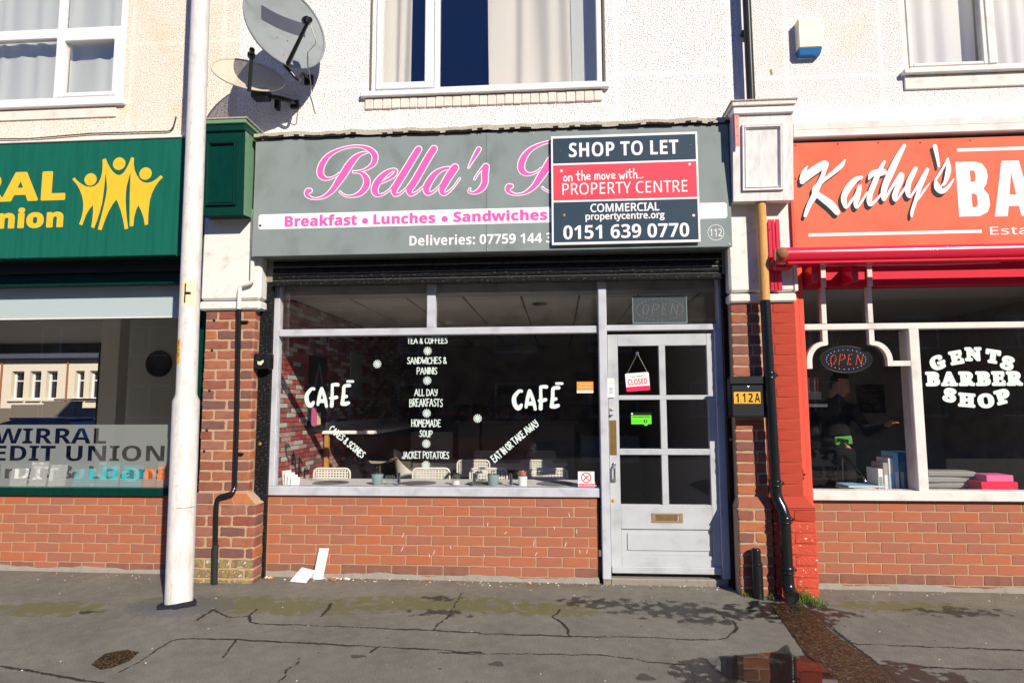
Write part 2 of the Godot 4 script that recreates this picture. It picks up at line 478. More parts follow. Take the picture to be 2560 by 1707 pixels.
# the same, with the letters thickened round their outlines by FAT on every side
func fat_words(parent: Node, s: String, font: Font, x0: float, x1: float, y0: float, y1: float, z: float, material: Material, fat: float) -> MeshInstance3D:
	var t := TextMesh.new()
	t.text = s
	t.font = font
	t.font_size = 96
	t.pixel_size = 0.01
	t.depth = 0.0
	t.curve_step = 3.0
	var bb := t.get_aabb()
	var arr := t.surface_get_arrays(0)
	var v: PackedVector3Array = arr[Mesh.ARRAY_VERTEX]
	var ids = arr[Mesh.ARRAY_INDEX]
	var q := []
	for p in v:
		q.append(Vector3(lerpf(x0 + fat, x1 - fat, (p.x - bb.position.x) / bb.size.x), lerpf(y0 + fat, y1 - fat, (p.y - bb.position.y) / bb.size.y), z))
	var b := Builder.new()
	var edges := {}
	var n: int = ids.size() if ids != null else q.size()
	for i in range(0, n, 3):
		var k := []
		for j in 3:
			k.append(q[ids[i + j] if ids != null else i + j])
		b.tri(k[0], k[1], k[2], Vector3(0, 0, 1))
		for j in 3:
			var a: Vector3 = k[j]
			var c: Vector3 = k[(j + 1) % 3]
			var ka := "%.4f %.4f" % [a.x, a.y]
			var kc := "%.4f %.4f" % [c.x, c.y]
			var key := ka + "|" + kc if ka < kc else kc + "|" + ka
			if edges.has(key):
				edges[key][2] += 1
			else:
				edges[key] = [a, c, 1]
	var i2 := 0
	for key in edges:
		var e: Array = edges[key]
		if e[2] == 1:
			i2 += 1
			b.stroke([Vector3(e[0].x, e[0].y, fat), Vector3(e[1].x, e[1].y, fat)], z + 0.0001 + (i2 % 60) * 5e-6, 0.0, false)
	return put(parent, "lettering", b.mesh(), material)

func strokes_of(flat: Array, shift := Vector2.ZERO) -> Array:
	var p := []
	for i in range(0, flat.size(), 3):
		p.append(Vector3(flat[i] + shift.x, flat[i + 1] + shift.y, flat[i + 2]))
	return p

func cut_letters(parent: Node, list: Array, z: float, material: Material, extra := 0.0, shift := Vector2.ZERO, called := "lettering") -> MeshInstance3D:
	var b := Builder.new()
	var k := 0
	for s in list:
		b.stroke(strokes_of(s, shift), z + k * 0.00008, extra)
		k += 1
	return put(parent, called, b.mesh(), material)

# hand-drawn capitals as strokes in a box one high; straight strokes have two points, curves more
const HAND := {
	"A": [[0.0, 0.0, 0.32, 1.0], [0.32, 1.0, 0.64, 0.0], [0.12, 0.34, 0.52, 0.34]],
	"B": [[0.05, 0.0, 0.05, 1.0], [0.05, 1.0, 0.42, 0.95, 0.46, 0.72, 0.1, 0.54], [0.1, 0.54, 0.5, 0.46, 0.54, 0.12, 0.05, 0.0]],
	"C": [[0.52, 0.86, 0.36, 1.0, 0.12, 0.82, 0.04, 0.48, 0.14, 0.12, 0.36, 0.0, 0.54, 0.16]],
	"D": [[0.05, 0.0, 0.05, 1.0], [0.05, 1.0, 0.42, 0.86, 0.56, 0.5, 0.42, 0.12, 0.05, 0.0]],
	"E": [[0.05, 0.0, 0.07, 1.0], [0.07, 1.0, 0.46, 0.98], [0.06, 0.52, 0.38, 0.54], [0.05, 0.0, 0.48, 0.03]],
	"F": [[0.05, 0.0, 0.07, 1.0], [0.07, 1.0, 0.46, 0.98], [0.0, 0.5, 0.4, 0.54]],
	"H": [[0.05, 0.0, 0.05, 1.0], [0.5, 0.0, 0.52, 1.0], [0.05, 0.5, 0.5, 0.52]],
	"I": [[0.05, 0.0, 0.05, 1.0]],
	"J": [[0.36, 1.0, 0.36, 0.4, 0.28, 0.06, 0.1, 0.04, 0.0, 0.24]],
	"K": [[0.05, 0.0, 0.05, 1.0], [0.48, 0.98, 0.07, 0.44], [0.16, 0.55, 0.52, 0.0]],
	"L": [[0.05, 1.0, 0.05, 0.0], [0.05, 0.0, 0.42, 0.02]],
	"M": [[0.0, 0.0, 0.1, 1.0], [0.1, 1.0, 0.34, 0.4], [0.34, 0.4, 0.58, 1.0], [0.58, 1.0, 0.66, 0.0]],
	"N": [[0.05, 0.0, 0.06, 1.0], [0.06, 1.0, 0.5, 0.0], [0.5, 0.0, 0.52, 1.0]],
	"O": [[0.28, 1.0, 0.1, 0.82, 0.05, 0.45, 0.2, 0.04, 0.4, 0.06, 0.54, 0.5, 0.44, 0.88, 0.28, 1.0]],
	"P": [[0.05, 0.0, 0.05, 1.0], [0.05, 1.0, 0.4, 0.98, 0.5, 0.74, 0.36, 0.5, 0.05, 0.44]],
	"R": [[0.05, 0.0, 0.05, 1.0], [0.05, 1.0, 0.4, 0.98, 0.48, 0.74, 0.34, 0.52, 0.05, 0.48], [0.2, 0.48, 0.5, 0.0]],
	"S": [[0.44, 0.9, 0.28, 1.0, 0.08, 0.82, 0.2, 0.58, 0.4, 0.4, 0.42, 0.14, 0.22, 0.0, 0.02, 0.12]],
	"T": [[0.27, 0.0, 0.27, 1.0], [0.0, 0.98, 0.54, 1.0]],
	"U": [[0.04, 1.0, 0.06, 0.3, 0.2, 0.02, 0.42, 0.06, 0.5, 0.4, 0.52, 1.0]],
	"W": [[0.0, 1.0, 0.16, 0.0], [0.16, 0.0, 0.36, 0.62], [0.36, 0.62, 0.54, 0.0], [0.54, 0.0, 0.7, 1.0]],
	"Y": [[0.02, 1.0, 0.12, 0.6, 0.34, 0.52, 0.46, 0.7], [0.48, 1.0, 0.44, 0.4, 0.28, 0.04, 0.06, 0.06]],
	"&": [[0.5, 0.3, 0.3, 0.02, 0.06, 0.14, 0.12, 0.42, 0.36, 0.66, 0.36, 0.92, 0.2, 0.98, 0.14, 0.76, 0.54, 0.0]],
	"o": [[0.2, 0.55, 0.05, 0.35, 0.1, 0.06, 0.3, 0.04, 0.38, 0.3, 0.2, 0.55]],
	"n": [[0.04, 0.0, 0.06, 0.55], [0.06, 0.4, 0.24, 0.56, 0.34, 0.4, 0.36, 0.0]],
	"t": [[0.18, 1.0, 0.16, 0.2, 0.3, 0.02], [0.0, 0.66, 0.36, 0.68]],
	"h": [[0.05, 0.0, 0.07, 1.05], [0.06, 0.4, 0.24, 0.56, 0.34, 0.4, 0.36, 0.0]],
	"e": [[0.06, 0.28, 0.34, 0.34, 0.26, 0.55, 0.08, 0.44, 0.08, 0.1, 0.36, 0.06]],
	"m": [[0.04, 0.0, 0.06, 0.55], [0.06, 0.4, 0.2, 0.56, 0.28, 0.4, 0.28, 0.0], [0.28, 0.4, 0.42, 0.56, 0.5, 0.4, 0.52, 0.0]],
	"v": [[0.0, 0.55, 0.16, 0.0], [0.16, 0.0, 0.34, 0.56]],
	"w": [[0.0, 0.55, 0.12, 0.0], [0.12, 0.0, 0.26, 0.4], [0.26, 0.4, 0.38, 0.0], [0.38, 0.0, 0.52, 0.56]],
	"i": [[0.06, 0.0, 0.06, 0.5], [0.06, 0.72, 0.065, 0.74]],
	".": [[0.05, 0.02, 0.055, 0.03]],
}

func hand_width(s: String, gap := 0.13) -> float:
	var x := 0.0
	for ch in s:
		if ch == " ":
			x += 0.3
			continue
		var w := 0.0
		for st in HAND[ch]:
			for i in range(0, st.size(), 2):
				w = maxf(w, st[i])
		x += w + gap
	return x - gap

# hand-drawn words from the point A along the direction DIR, HEIGHT high, stretched to LENGTH
func hand_words(b: Builder, s: String, a: Vector2, dir: Vector2, height: float, length: float, z: float, half: float) -> void:
	var full := hand_width(s)
	var kx := length / full
	var up := Vector2(-dir.y, dir.x)
	var x := 0.0
	var k := 0
	for ch in s:
		if ch == " ":
			x += 0.3
			continue
		var w := 0.0
		var wob := rng.randf_range(-0.05, 0.05)
		for st in HAND[ch]:
			var p := []
			for i in range(0, st.size(), 2):
				w = maxf(w, st[i])
				var q: Vector2 = a + dir * ((x + st[i]) * kx) + up * ((st[i + 1] + wob) * height)
				p.append(Vector3(q.x, q.y, half))
			b.stroke(p, z + (k % 12) * 0.00006)
			k += 1
		x += w + 0.13

# ---------------------------------------------------------------- materials
func noise_tex(key: String, kind: int, freq: float, ramp: Array, size := 512, octaves := 3, cell := -1) -> NoiseTexture2D:
	var f := FastNoiseLite.new()
	f.seed = hash(key) % 1000
	f.noise_type = kind
	f.frequency = freq
	f.fractal_octaves = octaves
	if cell >= 0:
		f.cellular_return_type = cell
		f.fractal_type = FastNoiseLite.FRACTAL_NONE
	var t := NoiseTexture2D.new()
	t.width = size
	t.height = size
	t.seamless = true
	t.noise = f
	if ramp.size():
		var g := Gradient.new()
		g.offsets = PackedFloat32Array(ramp.map(func(e): return e[0]))
		g.colors = PackedColorArray(ramp.map(func(e): return e[1] if e[1] is Color else Color(e[1], e[1], e[1])))
		t.color_ramp = g
	tex[key] = t
	return t

# colours are linear, as measured off the things
func mat(key: String, col: Color, rough := 0.6, o := {}) -> StandardMaterial3D:
	var m := StandardMaterial3D.new()
	m.resource_name = key
	var s := col.linear_to_srgb()
	s.a = o.get("alpha", 1.0)
	m.albedo_color = s
	m.roughness = rough
	m.metallic = o.get("metal", 0.0)
	m.metallic_specular = o.get("spec", 0.5 if rough < 0.3 or o.has("metal") else 0.24)
	if o.has("alpha"):
		m.transparency = BaseMaterial3D.TRANSPARENCY_ALPHA
	if o.has("tex") or o.has("bump"):
		m.uv1_triplanar = true
		m.uv1_world_triplanar = o.get("world", true)
		var k = o.get("scale", 1.0)
		m.uv1_scale = k if k is Vector3 else Vector3(k, k, k)
		m.uv1_triplanar_sharpness = 6.0
	if o.has("tex"):
		m.albedo_texture = tex[o.tex]
	if o.has("bump"):
		m.heightmap_enabled = true
		m.heightmap_texture = tex[o.bump]
		m.heightmap_scale = o.get("deep", 0.1)
	if o.has("detail"):
		m.detail_enabled = true
		m.detail_albedo = tex[o.detail]
		m.detail_blend_mode = BaseMaterial3D.BLEND_MODE_MUL
		m.detail_uv_layer = BaseMaterial3D.DETAIL_UV_2
		m.uv2_triplanar = true
		m.uv2_world_triplanar = true
		var k2 = o.get("dscale", 0.3)
		m.uv2_scale = k2 if k2 is Vector3 else Vector3(k2, k2, k2)
	if o.has("coat"):
		m.clearcoat_enabled = true
		m.clearcoat = o.coat
		m.clearcoat_roughness = o.get("coat_rough", 0.08)
	if o.has("emit"):
		m.emission_enabled = true
		m.emission = o.emit
		m.emission_energy_multiplier = o.get("energy", 1.0)
	if o.has("back"):
		m.backlight_enabled = true
		m.backlight = o.back
	M[key] = m
	return m

# dust and smears on glass: a pale film that is mostly clear
func dust(key: String, most: float) -> void:
	var n := 512
	var a := noise_bytes(31, 0.012, 5, n, n)
	var b := noise_bytes(32, 0.25, 2, n, n)
	var data := PackedByteArray()
	data.resize(n * n * 4)
	for i in n * n:
		var t := a[i] / 255.0
		var s := maxf(0.0, b[i] / 255.0 - 0.62) * 1.6
		data[i * 4] = 190; data[i * 4 + 1] = 186; data[i * 4 + 2] = 174
		data[i * 4 + 3] = int(255.0 * most * clampf(0.25 + t * t * 0.9 + s, 0.0, 1.0))
	var m := StandardMaterial3D.new()
	m.resource_name = key
	m.albedo_texture = ImageTexture.create_from_image(Image.create_from_data(n, n, false, Image.FORMAT_RGBA8, data))
	m.transparency = BaseMaterial3D.TRANSPARENCY_ALPHA
	m.roughness = 0.95
	m.metallic_specular = 0.1
	m.uv1_triplanar = true
	m.uv1_world_triplanar = true
	m.uv1_scale = Vector3(0.9, 0.9, 0.9)
	M[key] = m

func dust_sheet(parent: Node3D, x0: float, x1: float, y0: float, y1: float, z: float, key: String) -> void:
	var b := Builder.new()
	b.quad(Vector3(x0, y0, 0), Vector3(x1, y0, 0), Vector3(x1, y1, 0), Vector3(x0, y1, 0), Vector3(0, 0, 1))
	put(parent, "dust_film", b.mesh(), M[key], Vector3(0, 0, z))

func make_materials() -> void:
	var S := FastNoiseLite.TYPE_SIMPLEX_SMOOTH
	noise_tex("fine", S, 0.09, [[0.0, 0.93], [1.0, 1.0]], 512, 3)
	noise_tex("grain", S, 0.16, [[0.0, 0.70], [0.45, 0.93], [1.0, 1.0]], 512, 4)
	noise_tex("cloudy", S, 0.009, [[0.0, 0.88], [0.4, 0.965], [1.0, 1.0]], 512, 5)
	noise_tex("grime", S, 0.012, [[0.0, Color(0.80, 0.77, 0.72)], [0.22, Color(0.95, 0.94, 0.92)], [0.4, Color(1, 1, 1)], [1.0, Color(1, 1, 1)]], 1024, 5)
	noise_tex("warm_stain", S, 0.006, [[0.0, Color(1, 0.965, 0.90)], [0.25, Color(1, 0.985, 0.965)], [0.45, Color(1, 1, 1)], [1.0, Color(1, 1, 1)]], 1024, 5)
	noise_tex("grit", S, 0.13, [[0.0, 0.35], [0.3, 0.74], [0.55, 0.94], [0.8, 1.0], [1.0, 1.0]], 1024, 5)
	noise_tex("bumpy", S, 0.05, [], 512, 4)
	noise_tex("dash", FastNoiseLite.TYPE_CELLULAR, 0.085, [[0.0, 1.0], [0.55, 0.62], [0.8, 0.2], [1.0, 0.0]], 1024, 1, FastNoiseLite.RETURN_DISTANCE)
	noise_tex("pits", S, 0.075, [[0.0, Color(0.36, 0.34, 0.32)], [0.26, Color(0.66, 0.63, 0.61)], [0.36, Color(0.96, 0.96, 0.96)], [1.0, Color(1, 1, 1)]], 1024, 2)
	noise_tex("streaks", S, 0.02, [[0.0, 0.87], [0.5, 0.97], [1.0, 1.0]], 512, 4)
	noise_tex("chips", S, 0.014, [[0.0, Color(0.48, 0.066, 0.037)], [0.85, Color(0.53, 0.085, 0.05)], [0.87, Color(0.8, 0.72, 0.62)], [1.0, Color(0.8, 0.76, 0.7)]].map(func(e): return [e[0], e[1].linear_to_srgb()]), 1024, 3)
	noise_tex("lichen", S, 0.02, [[0.0, Color(0.22, 0.20, 0.07)], [0.40, Color(0.27, 0.23, 0.09)], [0.5, Color(0.20, 0.14, 0.085)], [0.68, Color(0.24, 0.15, 0.09)], [0.78, Color(0.5, 0.47, 0.4)], [1.0, Color(0.5, 0.47, 0.4)]].map(func(e): return [e[0], e[1].linear_to_srgb()]), 1024, 5)
	noise_tex("rust", S, 0.02, [[0.0, Color(0.22, 0.08, 0.02)], [0.35, Color(0.42, 0.2, 0.05)], [0.55, Color(0.5, 0.28, 0.08)], [1.0, Color(0.56, 0.33, 0.12)]].map(func(e): return [e[0], e[1].linear_to_srgb()]), 512, 5)
	noise_tex("flaked", S, 0.03, [[0.0, Color(1, 1, 1)], [0.80, Color(0.94, 0.94, 0.94)], [0.84, Color(0.5, 0.44, 0.38)], [1.0, Color(0.5, 0.44, 0.38)]], 1024, 4)
	noise_tex("scuffed", S, 0.03, [[0.0, Color(0.006, 0.007, 0.008)], [0.72, Color(0.016, 0.017, 0.018)], [0.80, Color(0.06, 0.06, 0.06)], [1.0, Color(0.2, 0.2, 0.2)]].map(func(e): return [e[0], e[1].linear_to_srgb()]), 1024, 5)
	noise_tex("aggregate", FastNoiseLite.TYPE_CELLULAR, 0.06, [[0.0, Color(0.02, 0.014, 0.008)], [0.3, Color(0.05, 0.03, 0.014)], [0.6, Color(0.11, 0.065, 0.025)], [0.85, Color(0.17, 0.11, 0.05)], [1.0, Color(0.26, 0.2, 0.13)]].map(func(e): return [e[0], e[1].linear_to_srgb()]), 512, 1, FastNoiseLite.RETURN_CELL_VALUE)

	# masonry
	for i in 8:
		var t := i / 7.0
		var c := Color(0.445, 0.158, 0.085).lerp(Color(0.365, 0.148, 0.098), t)
		if i == 7:
			c = Color(0.455, 0.15, 0.075)
		mat("brick%d" % i, c, 0.85, {"tex": "grain", "scale": 5.0, "bump": "bumpy", "deep": 0.08})
		var d := [Color(0.40, 0.15, 0.095), Color(0.34, 0.125, 0.085), Color(0.43, 0.17, 0.10), Color(0.28, 0.125, 0.10), Color(0.50, 0.185, 0.085), Color(0.24, 0.115, 0.095), Color(0.38, 0.165, 0.115), Color(0.33, 0.11, 0.08)][i] as Color
		mat("old_brick%d" % i, d, 0.9, {"tex": "grain", "scale": 4.0, "bump": "bumpy", "deep": 0.25, "detail": "cloudy", "dscale": 2.2})
		var r := [Color(0.42, 0.11, 0.105), Color(0.34, 0.08, 0.085), Color(0.46, 0.16, 0.14), Color(0.58, 0.56, 0.50), Color(0.43, 0.10, 0.10), Color(0.24, 0.13, 0.12), Color(0.64, 0.61, 0.55), Color(0.50, 0.34, 0.30)][i] as Color
		mat("print_brick%d" % i, r, 0.8, {"tex": "grain", "scale": 3.0, "detail": "cloudy", "dscale": 3.0})
	mat("brick_sooty", Color(0.29, 0.135, 0.095), 0.9, {"tex": "grain", "scale": 4.0, "bump": "bumpy", "deep": 0.12, "detail": "cloudy", "dscale": 2.0})
	mat("mortar", Color(0.47, 0.315, 0.195), 0.95, {"tex": "grain", "scale": 6.0})
	mat("mortar_old", Color(0.54, 0.37, 0.235), 0.95, {"tex": "grain", "scale": 5.0, "bump": "bumpy", "deep": 0.2})
	mat("mortar_print", Color(0.16, 0.10, 0.085), 0.9)
	mat("cement", Color(0.34, 0.31, 0.26), 0.95, {"tex": "grain", "scale": 4.0, "bump": "bumpy", "deep": 0.5, "detail": "grime", "dscale": 0.9})
	mat("red_masonry", Color(0.49, 0.072, 0.042), 0.75, {"tex": "grain", "scale": 4.0, "bump": "bumpy", "deep": 0.35})
	mat("red_chipped", Color(1, 1, 1), 0.75, {"tex": "chips", "scale": 1.6, "bump": "bumpy", "deep": 0.35})
	mat("mossy_brick", Color(1, 1, 1), 0.95, {"tex": "lichen", "scale": 0.8, "bump": "bumpy", "deep": 0.4})
	mat("dash_cream", Color(0.87, 0.78, 0.665), 0.95, {"tex": "pits", "scale": 1.1, "bump": "dash", "deep": 0.55, "detail": "warm_stain", "dscale": 0.35})
	mat("dash_white", Color(0.89, 0.88, 0.86), 0.95, {"tex": "pits", "scale": 1.0, "bump": "dash", "deep": 0.7})
	mat("dash_grey", Color(0.88, 0.85, 0.82), 0.95, {"tex": "pits", "scale": 1.25, "bump": "dash", "deep": 0.6, "detail": "warm_stain", "dscale": 0.22})
	mat("render_white", Color(0.80, 0.77, 0.72), 0.9, {"tex": "fine", "scale": 2.0, "bump": "dash", "deep": 0.22, "detail": "grime", "dscale": 0.5})
	mat("smooth_white", Color(0.79, 0.73, 0.66), 0.85, {"tex": "cloudy", "scale": 1.5, "bump": "bumpy", "deep": 0.08})
	mat("soldier", Color(0.78, 0.68, 0.60), 0.85, {"tex": "cloudy", "scale": 1.3, "bump": "bumpy", "deep": 0.1})
	# paint, metal, plastic
	mat("frame_lilac", Color(0.505, 0.525, 0.57), 0.42, {"tex": "cloudy", "scale": 1.1})
	mat("door_paint", Color(0.475, 0.50, 0.52), 0.4, {"tex": "cloudy", "scale": 0.8})
	mat("upvc", Color(0.78, 0.78, 0.79), 0.3, {"tex": "fine", "scale": 0.6})
	mat("white_paint", Color(0.78, 0.755, 0.70), 0.5, {"tex": "fine", "scale": 1.4, "detail": "cloudy", "dscale": 0.8})
	mat("worn_white", Color(0.72, 0.69, 0.65), 0.6, {"tex": "flaked", "scale": Vector3(1.2, 0.7, 1.2), "detail": "grime", "dscale": 0.7})
	mat("corbel_white", Color(0.76, 0.735, 0.72), 0.5, {"tex": "streaks", "scale": Vector3(2.0, 0.5, 2.0)})
	mat("black_paint", Color(1, 1, 1), 0.32, {"tex": "scuffed", "scale": Vector3(0.9, 1.6, 0.9)})
	mat("black_gloss", Color(0.012, 0.012, 0.013), 0.25, {"tex": "fine", "scale": 2.0, "bump": "bumpy", "deep": 0.04})
	mat("black_matt", Color(0.012, 0.012, 0.012), 0.75)
	mat("charcoal", Color(0.022, 0.024, 0.028), 0.45)
	mat("sign_grey", Color(0.232, 0.278, 0.275), 0.62, {"tex": "cloudy", "scale": Vector3(0.7, 0.5, 0.7)})
	mat("vinyl_white", Color(0.80, 0.79, 0.80), 0.55)
	mat("vinyl_pink", Color(0.84, 0.115, 0.40), 0.55)
	mat("mint_vinyl", Color(0.62, 0.72, 0.68), 0.5)
	mat("board_navy", Color(0.032, 0.06, 0.09), 0.5, {"tex": "fine", "scale": 1.0})
	mat("board_red", Color(0.80, 0.068, 0.10), 0.55)
	mat("board_white", Color(0.79, 0.78, 0.78), 0.35)
	mat("screw", Color(0.45, 0.4, 0.34), 0.4, {"metal": 0.6})
	mat("lead", Color(0.42, 0.38, 0.31), 0.7, {"tex": "grime", "scale": 2.0, "bump": "bumpy", "deep": 0.5})
	mat("moss_black", Color(0.03, 0.026, 0.018), 0.95, {"tex": "grain", "scale": 3.0, "bump": "bumpy", "deep": 0.8})
	mat("green_sign", Color(0.010, 0.125, 0.085), 0.3, {"tex": "streaks", "scale": Vector3(1.6, 0.12, 1.6)})
	mat("green_dark", Color(0.002, 0.038, 0.028), 0.3, {"tex": "streaks", "scale": Vector3(1.6, 0.4, 1.6)})
	mat("green_pale", Color(0.15, 0.28, 0.17), 0.6, {"tex": "grime", "scale": 1.5})
	mat("green_worn", Color(0.003, 0.040, 0.030), 0.35, {"tex": "flaked", "scale": Vector3(1.4, 0.9, 1.4)})
	mat("yellow_vinyl", Color(0.80, 0.47, 0.035), 0.4)
	mat("barber_red", Color(0.82, 0.155, 0.085), 0.6, {"tex": "cloudy", "scale": 0.5})
	mat("post_red", Color(0.76, 0.10, 0.065), 0.4, {"tex": "fine", "scale": 1.2})
	mat("crimson", Color(0.60, 0.018, 0.05), 0.22, {"coat": 0.5})
	mat("crimson_board", Color(0.56, 0.022, 0.05), 0.4)
	mat("brown_plug", Color(0.28, 0.12, 0.05), 0.5)
	mat("pipe_ochre", Color(0.62, 0.34, 0.12), 0.55, {"tex": "streaks", "scale": Vector3(3.0, 0.5, 3.0), "detail": "grime", "dscale": 1.6})
	mat("pipe_black", Color(0.009, 0.011, 0.011), 0.22, {"tex": "fine", "scale": 2.0, "bump": "bumpy", "deep": 0.09})
	mat("pipe_grey", Color(0.030, 0.034, 0.036), 0.3, {"tex": "fine", "scale": 1.0})
	mat("column_white", Color(0.70, 0.69, 0.66), 0.42, {"tex": "streaks", "scale": Vector3(2.5, 0.35, 2.5), "detail": "grime", "dscale": 0.8})
	mat("label_cream", Color(0.80, 0.66, 0.42), 0.5)
	mat("label_yellow", Color(0.80, 0.44, 0.045), 0.45, {"tex": "cloudy", "scale": 2.0})
	mat("ink", Color(0.012, 0.011, 0.011), 0.5)
	mat("tar", Color(0.035, 0.036, 0.045), 0.8, {"tex": "grain", "scale": 4.0, "bump": "bumpy", "deep": 1.2})
	mat("dish_grey", Color(0.25, 0.28, 0.285), 0.38, {"tex": "cloudy", "scale": 1.2})
	mat("dish_old", Color(0.50, 0.46, 0.37), 0.6, {"tex": "warm_stain", "scale": 1.6})
	mat("dish_label", Color(0.07, 0.075, 0.09), 0.22)
	mat("cable", Color(0.72, 0.69, 0.64), 0.5)
	mat("rust_metal", Color(1, 1, 1), 0.8, {"tex": "rust", "scale": 3.0})
	mat("chrome", Color(0.62, 0.62, 0.63), 0.15, {"metal": 1.0})
	mat("brass", Color(0.48, 0.32, 0.13), 0.35, {"metal": 0.85, "tex": "cloudy", "scale": 3.0})
	mat("bronze", Color(0.42, 0.30, 0.20), 0.42, {"metal": 0.55})
	mat("alarm_cream", Color(0.76, 0.74, 0.58), 0.45)
	mat("alarm_blue", Color(0.035, 0.17, 0.42), 0.3)
	mat("pane", Color(0.02, 0.03, 0.03), 0.0, {"alpha": 0.015})
	mat("pane_grey", Color(0.35, 0.40, 0.42), 0.0, {"alpha": 0.28})
	dust("dust_light", 0.010)
	dust("dust_heavy", 0.055)
	mat("net", Color(0.62, 0.66, 0.62), 0.9, {"back": Color(0.5, 0.5, 0.5)})
	mat("net_clear", Color(0.80, 0.80, 0.80), 0.9, {"back": Color(0.6, 0.6, 0.6)})
	mat("curtain", Color(0.80, 0.775, 0.68), 0.9, {"tex": "fine", "scale": 1.5, "back": Color(0.45, 0.43, 0.36)})
	mat("blind", Color(0.50, 0.60, 0.62), 0.8, {"back": Color(0.3, 0.3, 0.3)})
	# rooms
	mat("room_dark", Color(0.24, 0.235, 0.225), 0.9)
	mat("room_grey", Color(0.38, 0.375, 0.35), 0.9, {"tex": "cloudy", "scale": 0.7})
	mat("room_sky_reflection", Color(0.20, 0.24, 0.30), 0.9)  # the blue puts the sky reflection of the panes into the wall colour
	mat("room_pale", Color(0.66, 0.65, 0.61), 0.9)
	mat("ceiling_board", Color(0.74, 0.72, 0.65), 0.9, {"tex": "grain", "scale": 1.6})
	mat("ceiling_grid", Color(0.10, 0.10, 0.095), 0.6)
	mat("floor_dark", Color(0.27, 0.25, 0.22), 0.45)
	mat("table_white", Color(0.82, 0.82, 0.79), 0.3)
	mat("chair_white", Color(0.76, 0.75, 0.68), 0.35)
	mat("stool_cream", Color(0.70, 0.64, 0.48), 0.45)
	mat("timber", Color(0.52, 0.25, 0.08), 0.55, {"tex": "streaks", "scale": Vector3(3, 0.6, 3)})
	mat("mat_grey", Color(0.24, 0.24, 0.22), 0.8, {"tex": "grain", "scale": 3.0})
	mat("pot_teal", Color(0.24, 0.33, 0.34), 0.4)
	mat("pot_white", Color(0.74, 0.74, 0.73), 0.35)
	mat("flower_pink", Color(0.72, 0.30, 0.22), 0.7)
	mat("jar", Color(0.3, 0.34, 0.34), 0.0, {"alpha": 0.12})
	mat("salt", Color(0.75, 0.74, 0.70), 0.8)
	mat("road_reflection_grey", Color(0.42, 0.42, 0.41), 0.95, {"tex": "grit", "scale": 3.0, "bump": "bumpy", "deep": 0.5})  # speckled grey of the road as the glass mirrors it, painted on
	mat("cloth_black", Color(0.010, 0.010, 0.012), 0.85)
	mat("counter_grey", Color(0.34, 0.335, 0.33), 0.5)
	mat("counter_dark", Color(0.09, 0.09, 0.095), 0.4)
	mat("fridge_blue", Color(0.30, 0.42, 0.52), 0.3)
	mat("shop_red", Color(0.42, 0.03, 0.03), 0.5)
	mat("shop_green", Color(0.10, 0.30, 0.08), 0.7)
	mat("sky_blue", Color(0.22, 0.55, 0.70), 0.5)
	mat("deep_blue", Color(0.03, 0.13, 0.24), 0.5)
	mat("book_white", Color(0.72, 0.72, 0.70), 0.5)
	mat("pink_print", Color(0.70, 0.16, 0.34), 0.5)
	mat("teal_leaflet", Color(0.03, 0.45, 0.52), 0.5)
	mat("orange_leaflet", Color(0.80, 0.18, 0.025), 0.5)
	mat("poster_dark", Color(0.02, 0.02, 0.022), 0.5)
	mat("poster_text", Color(0.28, 0.27, 0.25), 0.6)
	mat("skin", Color(0.46, 0.25, 0.17), 0.55)
	mat("hair", Color(0.025, 0.018, 0.013), 0.7)
	mat("led_off", Color(0.42, 0.46, 0.48), 0.3)
	mat("led_red", Color(0.8, 0.2, 0.12), 0.4, {"emit": Color(1.0, 0.25, 0.15), "energy": 0.8})
	mat("led_blue", Color(0.35, 0.45, 0.8), 0.4, {"emit": Color(0.5, 0.65, 1.0), "energy": 0.8})
	mat("acrylic", Color(0.07, 0.085, 0.092), 0.2)
	mat("hygiene", Color(0.13, 0.72, 0.035), 0.4)
	mat("orange_print", Color(0.62, 0.29, 0.06), 0.4)
	mat("card_red", Color(0.75, 0.03, 0.09), 0.45)
	mat("card_white", Color(0.78, 0.77, 0.76), 0.45)
	mat("paper", Color(0.78, 0.76, 0.80), 0.85, {"bump": "bumpy", "scale": 1.0, "deep": 0.1, "back": Color(0.3, 0.3, 0.3)})
	mat("grass", Color(0.09, 0.17, 0.025), 0.7, {"back": Color(0.3, 0.35, 0.1)})
	mat("litter", Color(1, 1, 1), 0.85)
	M.litter.vertex_color_use_as_albedo = true
	mat("silt", Color(0.6, 0.6, 0.6), 0.7, {"tex": "aggregate", "scale": 4.0, "bump": "bumpy", "deep": 0.6})
	mat("drain_stone", Color(0.42, 0.47, 0.45), 0.25, {"tex": "aggregate", "scale": 2.4, "bump": "bumpy", "deep": 1.0, "detail": "grime", "dscale": 0.8})
	mat("road_black", Color(0.11, 0.105, 0.10), 0.9, {"tex": "grain", "scale": 2.0})
	mat("kerb_stone", Color(0.25, 0.24, 0.22), 0.9, {"tex": "grain", "scale": 2.0})
	mat("water", Color(0.02, 0.016, 0.012), 0.02, {"alpha": 0.45})
	mat("far_cream", Color(0.66, 0.60, 0.47), 0.9)
	mat("far_brick", Color(0.26, 0.10, 0.07), 0.9, {"tex": "grain", "scale": 1.0})
	mat("slate", Color(0.075, 0.08, 0.095), 0.8, {"tex": "streaks", "scale": Vector3(0.5, 3.0, 0.5)})
	mat("car_blue", Color(0.012, 0.028, 0.09), 0.25, {"coat": 1.0})
	mat("car_red", Color(0.32, 0.01, 0.012), 0.25, {"coat": 1.0})
	mat("car_black", Color(0.012, 0.012, 0.014), 0.25, {"coat": 1.0})
	mat("car_glass", Color(0.012, 0.014, 0.016), 0.05)
